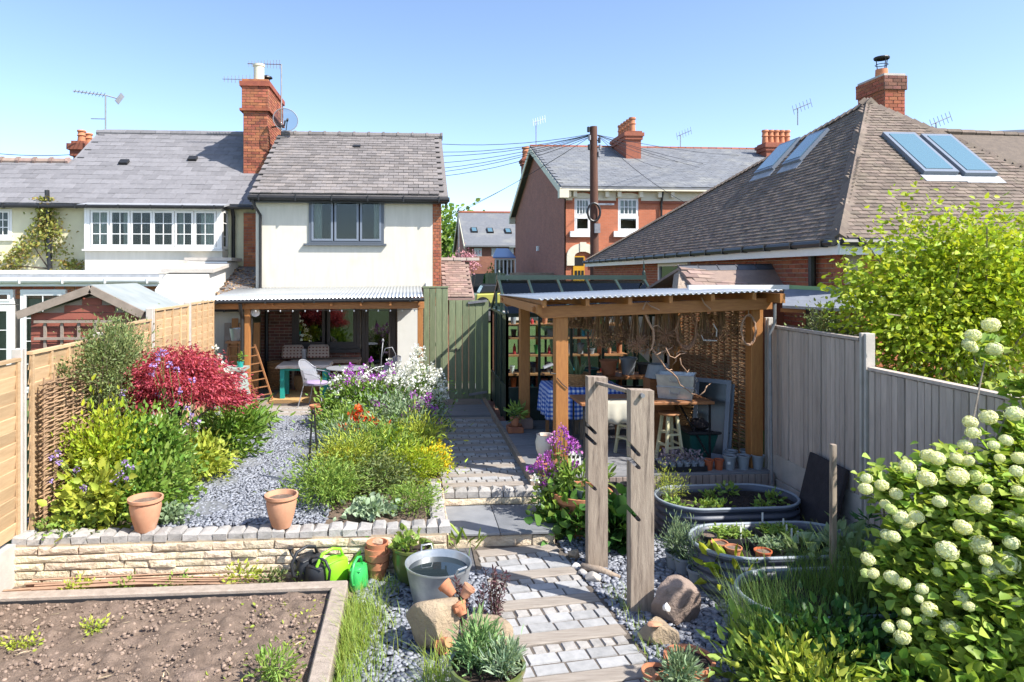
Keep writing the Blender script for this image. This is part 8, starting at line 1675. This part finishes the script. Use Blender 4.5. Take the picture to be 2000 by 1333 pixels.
for i, (x, y, r_, h_, m_, l) in enumerate(((-1.65, 6.88, .16, .22, 'leaf_yellowgreen', 'clump sprouting through brown stems at the wall foot'), (-1.05, 6.95, .1, .14, 'leaf_soft', 'small weed beside the black watering can'), (-2.3, 6.9, .14, .1, 'leaf_soft', 'small weed among the pruned sticks'), (-3.2, 6.85, .14, .12, 'leaf_yellowgreen', 'yellowish weed at the left wall foot'), (-2.75, 6.8, .12, .1, 'leaf_soft', 'green weed on the pruned sticks'), (-1.35, 6.9, .12, .14, 'leaf_olive', 'olive weed between the clump and the cans'))): perennial('wall_weed', l, x, y, 0, r_, h_, 160, .045, m_, .45, k=10, ns=5, group='weeds along the wall foot')
perennial('strap_plant', 'small strap leaved plant at the step corner', .62, 7.45, 0, .18, .26, 16, .22, 'leaf_soft', .16, k=6, ns=2, up=.9)
# planter crops
for i, (x, y, l) in enumerate(((3.1, 7.75, 'lettuce seedling, front left of the rear planter'), (3.35, 7.62, 'lettuce seedling, front of the rear planter'), (3.62, 7.95, 'rocket seedlings in the centre of the rear planter'), (3.55, 7.6, 'lettuce seedling beside the rocket'), (4.1, 7.62, 'lettuce seedlings, front right of the rear planter'), (4.35, 7.8, 'lettuce seedlings, right end of the rear planter'), (3.9, 8.15, 'seedling at the back rim of the rear planter'))): perennial('salad_seedling', l, x, y, .38, .1, .1, 50, .065, 'leaf_soft', .5, k=8, ns=3, group='salad in the rear planter')
perennial('feathery_fennel', 'feathery pale green plant at the left of the rear planter', 3.12, 8.0, .38, .17, .38, 700, .04, 'leaf_yellowgreen', .15, k=18, up=.8)
perennial('salad_seedling', 'young cabbage leaves at the right of the middle planter', 4.15, 6.3, .38, .22, .22, 90, .15, 'leaf_grey', .5, k=10, ns=4); perennial('salad_seedling', 'single cabbage seedling at the front of the middle planter', 3.7, 6.2, .38, .12, .2, 30, .13, 'leaf_grey', .5, k=6, ns=3)
# ------------------------------------------------------------ right foreground shrubs
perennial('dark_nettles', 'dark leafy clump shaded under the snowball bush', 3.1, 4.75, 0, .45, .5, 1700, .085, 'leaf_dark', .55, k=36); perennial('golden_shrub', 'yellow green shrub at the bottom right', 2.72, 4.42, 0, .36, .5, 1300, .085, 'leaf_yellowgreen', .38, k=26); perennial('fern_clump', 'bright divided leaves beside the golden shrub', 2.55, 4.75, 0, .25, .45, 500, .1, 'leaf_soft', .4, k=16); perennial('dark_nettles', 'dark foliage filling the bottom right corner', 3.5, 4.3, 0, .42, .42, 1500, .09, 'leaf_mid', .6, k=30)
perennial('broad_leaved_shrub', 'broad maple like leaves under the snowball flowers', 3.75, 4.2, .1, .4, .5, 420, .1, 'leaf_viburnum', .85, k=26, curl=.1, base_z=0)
# snowball viburnum
vb = thing('snowball_viburnum', 'large snowball bush covered in creamy round flower heads', 'shrub', (4.1, 4.75, 0))
cl = []; 
for (x, y, Y, r_) in ((1750, 960, 5.0, .2), (1830, 930, 5.0, .2), (1900, 950, 4.9, .3), (1985, 890, 4.9, .24), (1860, 1030, 4.8, .3), (1950, 1060, 4.6, .32), (1780, 1060, 4.9, .24), (1900, 1140, 4.5, .3), (1980, 1180, 4.4, .3), (1760, 1130, 4.8, .2), (1850, 1180, 4.6, .28), (1990, 980, 4.7, .3), (1930, 690, 5.0, .11), (1985, 760, 5.0, .13), (1720, 950, 5.1, .14), (1810, 1250, 4.5, .22), (1930, 1260, 4.3, .28), (2030, 1080, 4.4, .3), (1730, 1100, 4.9, .15), (1975, 840, 5.0, .14)):
    r_ *= .84; n = int(5200*r_*r_/.09*.15); c = np.array(A3(x, y, Y)); cl.append(c+nr.normal(size=(n, 3))*r_*.55)
P = np.concatenate(cl); D = nr.normal(size=P.shape)*[1, 1, .5]+np.array([-.2, -.4, .35]); leaves('foliage', 'leaf_viburnum', vb, P, D, .05+.06*nr.random(len(P)), .8, curl=.12, nrm=np.array([.2, -.3, 1.]))
ends = [V(c.mean(0)) for c in cl]; bb = MB()
for e in ends:
    b0 = V((4.15+rng.gauss(0, .12), 4.85+rng.gauss(0, .12), 0)); mid = b0.lerp(e, .5)+V((rng.gauss(0, .08), rng.gauss(0, .08), .15)); bb.tube([b0, mid, e], [.016, .011, .005], 6)
bb.build('branches', 'bark_birch', vb)
def ball_mesh(seed):
    g = np.random.default_rng(seed); n = 170; d = _norm(g.normal(size=(n, 3))); P = d*.82; vs = []; B = _norm(np.cross(d, g.normal(size=(n, 3)))); N2 = np.cross(d, B); out = []; qs = []
    me = bpy.data.meshes.new('flower_head'); s = .2; V_ = []; Fc = []
    for i in range(n):
        c = P[i]+d[i]*(.14+.1*g.random()); b = len(V_); V_.append(tuple(c-d[i]*.06)); a0 = g.random()*6
        for j in range(10):
            a = a0+6.283*j/10; rr = s*(1 if j % 2 == 0 else .55); V_.append(tuple(c+(B[i]*math.cos(a)+N2[i]*math.sin(a))*rr))
        Fc += [(b, b+1+j, b+1+(j+1) % 10) for j in range(10)]
    ico = 14; b = len(V_)
    for i in range(7):
        for j in range(10): th_, ph = math.pi*(i+.5)/7, 6.283*j/10; V_.append((.88*math.sin(th_)*math.cos(ph), .88*math.sin(th_)*math.sin(ph), .88*math.cos(th_)))
    for i in range(6):
        for j in range(10): Fc.append((b+i*10+j, b+i*10+(j+1) % 10, b+(i+1)*10+(j+1) % 10, b+(i+1)*10+j))
    me.from_pydata(V_, [], Fc); return me
BM = []
for i in range(4):
    me = ball_mesh(i); me.materials.append(MT[['petal_cream', 'petal_white_cream', 'petal_cream', 'petal_lime'][i]] if i in (0, 2) else (mat('petal_white_cream', (.8, .82, .56), None, .8, rnd=.1, transl=.3) if i == 1 else mat('petal_lime', (.68, .75, .36), None, .8, rnd=.12, transl=.3))); BM.append(me)
balls = [(1722, 948, 12), (1692, 935, 11), (1690, 955, 12), (1772, 912, 16), (1812, 890, 14), (1830, 895, 16), (1810, 935, 18), (1835, 980, 18), (1868, 895, 14), (1870, 930, 18), (1890, 900, 14), (1905, 930, 13), (1885, 870, 14), (1940, 870, 14), (1895, 825, 13), (1930, 815, 15), (1900, 845, 13), (1965, 860, 14), (1952, 895, 13), (1980, 808, 18), (1915, 985, 20), (1925, 955, 15), (1750, 965, 12), (1740, 995, 13), (1728, 985, 11), (1760, 1010, 16), (1775, 1020, 13), (1790, 1010, 15), (1732, 1045, 12), (1745, 1048, 13), (1695, 1092, 13), (1690, 1120, 10), (1705, 1120, 12), (1742, 1128, 14), (1766, 1140, 11), (1830, 1118, 13), (1880, 1030, 16), (1850, 1075, 18), (1915, 1065, 20), (1925, 1095, 15), (1963, 1100, 24), (1935, 1118, 20), (1815, 1190, 14), (1808, 1210, 12), (1765, 1222, 14), (1735, 1225, 10), (1762, 1245, 14), (1838, 1238, 13), (1855, 1225, 16), (1795, 1170, 10), (1960, 1165, 15), (1985, 1175, 15), (1892, 1185, 13), (1880, 1165, 14), (1975, 1010, 14), (1995, 1020, 14), (1990, 960, 14), (1985, 920, 13), (1940, 1205, 14), (1860, 1270, 10), (1900, 655, 14), (1900, 680, 12), (1892, 672, 12), (1935, 635, 15), (1942, 682, 15), (1800, 1150, 12), (1990, 895, 14), (1860, 1330, 16), (1770, 1195, 11), (1975, 1060, 14)]
for i, (x, y, r_) in enumerate(balls):
    Y = (4.35+rng.uniform(-.15, .15)) if y > 780 else 4.6; p = at(x, y, Y=Y); rr = r_*rng.uniform(.68, 1.05)*Y/1333/.95; o = bpy.data.objects.new('flower_head', BM[i % 4 if r_ < 15 else i % 3]); COL.objects.link(o); o.parent = vb; o.location = p-W[vb.name]; o.scale = (rr*1.05, rr*1.05, rr*.9); o.rotation_euler = (rng.uniform(-.4, .4), rng.uniform(-.4, .4), rng.uniform(0, 6))
# ------------------------------------------------------------ right tree beyond the fence
def broadleaf(name, label, base, trunk_h, crown, r, nl, ls, m, k=70, asp=.6, bark='bark_birch', group=None, limbs=26, spread=.2, shell=.55, tr=.06, droop=-.3):
    t = thing(name, label, 'tree', base, group); base = V(base); c = V(crown); top = V((c.x, c.y, c.z+r[2]*.3)); fork = V((base.x, base.y, base.z+trunk_h))
    mm = MB(); mm.tube([base, base.lerp(fork, .5)+V((.04, 0, 0)), fork, top], [tr, tr*.85, tr*.7, tr*.25], 8); mm.build('trunk', bark, t, smooth=True)
    P, D = clump_pts(crown, r, nl, k, spread, shell); ok_ = (P[:, 2] > base.z+.15) & ((P[:, 0] > 5.05) | (base.x < 5)); P, D = P[ok_], D[ok_]
    D = _norm(D*[1, 1, .5]+nr.normal(size=D.shape)*.5+[0, 0, droop]); leaves('crown', m, t, P, D, ls*(.6+.7*nr.random(len(P))), asp, curl=.15)
    stems('limbs', bark, t, [fork.lerp(top, rng.random()*.7) for _ in range(limbs)], [V(P[i]) for i in nr.integers(0, len(P), limbs)], tr*.28, 5, .08); return t
broadleaf('lime_tree', 'bright lime green small tree overhanging the right fence', (7.0, 7.8, .2), 1.2, (6.45, 7.7, 2.65), (1.6, 1.0, 1.15), 26000, .072, 'leaf_lime', 190, .62, tr=.05, limbs=60, spread=.15, shell=.3)
shrub('olive_shrub', 'shaded olive shrub at the foot of the lime tree', 'shrub', (6.1, 7.0, 1.6), (.75, .9, .6), 3600, .05, 'leaf_olive', 50, .45, base=(5.75, 7.0, 0)); shrub('olive_shrub', 'green shrub peeping over the tall right fence panel', 'shrub', (5.6, 8.75, 2.25), (.38, .4, .38), 1600, .05, 'leaf_olive', 30, .5, base=(5.35, 8.75, 0)); shrub('golden_bush', 'golden brown bush behind the lower right fence', 'shrub', (6.2, 5.9, 1.7), (.7, .6, .5), 2800, .05, 'leaf_vine', 40, .45, base=(5.9, 5.9, 0))
# vine on the terrace house
vn = thing('wall_vine', 'yellowish vine climbing the cream terrace wall by the black pipe', 'climber', at(95, 525, Y=18.5)); P = []
for _ in range(1700):
    s_ = rng.random()
    if s_ < .45: f_ = rng.random(); x, y = 98-98*f_+rng.gauss(0, 14), 440+95*f_+rng.gauss(0, 12)
    elif s_ < .8: f_ = rng.random(); x, y = 88+rng.gauss(0, 11), 385+75*f_
    elif s_ < .9: x, y = 112+rng.gauss(0, 13), 478+rng.gauss(0, 22)
    else: x, y = 140+rng.gauss(0, 16), 518+rng.gauss(0, 6)
    P.append(A3(x, y, 18.5-abs(rng.gauss(0, .07))))
P = np.array(P); leaves('foliage', 'leaf_vine', vn, P, nr.normal(size=P.shape)*[1, .5, 1]+[0, -.3, 0], .05+.06*nr.random(len(P)), .7); stems('stems', 'bark', vn, [V(A3(95, 525, 18.52))]*3, [V(A3(5, 520, 18.5)), V(A3(88, 395, 18.5)), V(A3(60, 470, 18.5))], .02)
# distant trees
for (x, y, Y, r_, l, m_, n) in ((872, 478, 90, (6, 4, 4.2), 'distant green tree behind the far terrace', 'leaf_soft', 2600), (880, 520, 84, (3, 3, 2.5), 'distant darker tree left of the far terrace', 'leaf_mid', 1500)):
    c = at(x, y, Y=Y); broadleaf('distant_tree', l, (c.x, Y, 1.5), 2.5, c, r_, n, .7, m_, 40, .7, tr=.25, limbs=8)
c = at(968, 535, Y=50); shrub('russet_bush', 'russet leaved bush before the blue conservatory', 'shrub', (c.x, 47, 2.6), (.7, .7, 1.0), 900, .16, 'leaf_vine', 24, .6, base=(c.x, 47, 1.4)); c = at(958, 540, Y=46); shrub('dark_hedge', 'rounded dark green bush before the far terrace', 'shrub', (c.x, 45, 2.3), (1.2, .8, .75), 1200, .18, 'leaf_dark', 24, .6, base=(c.x, 45, 1.4)); c = at(907, 507, Y=30); shrub('pink_blossom', 'pink blossom bush over the outbuilding roof', 'shrub', (c.x, 30, 3.6), (.6, .6, .45), 900, .09, 'petal_pink', 20, .7, base=(c.x, 30, 1.3))
for q in bpy.data.objects:
    if q.name.startswith(('flowers', 'heads')): q['kind'] = 'stuff'
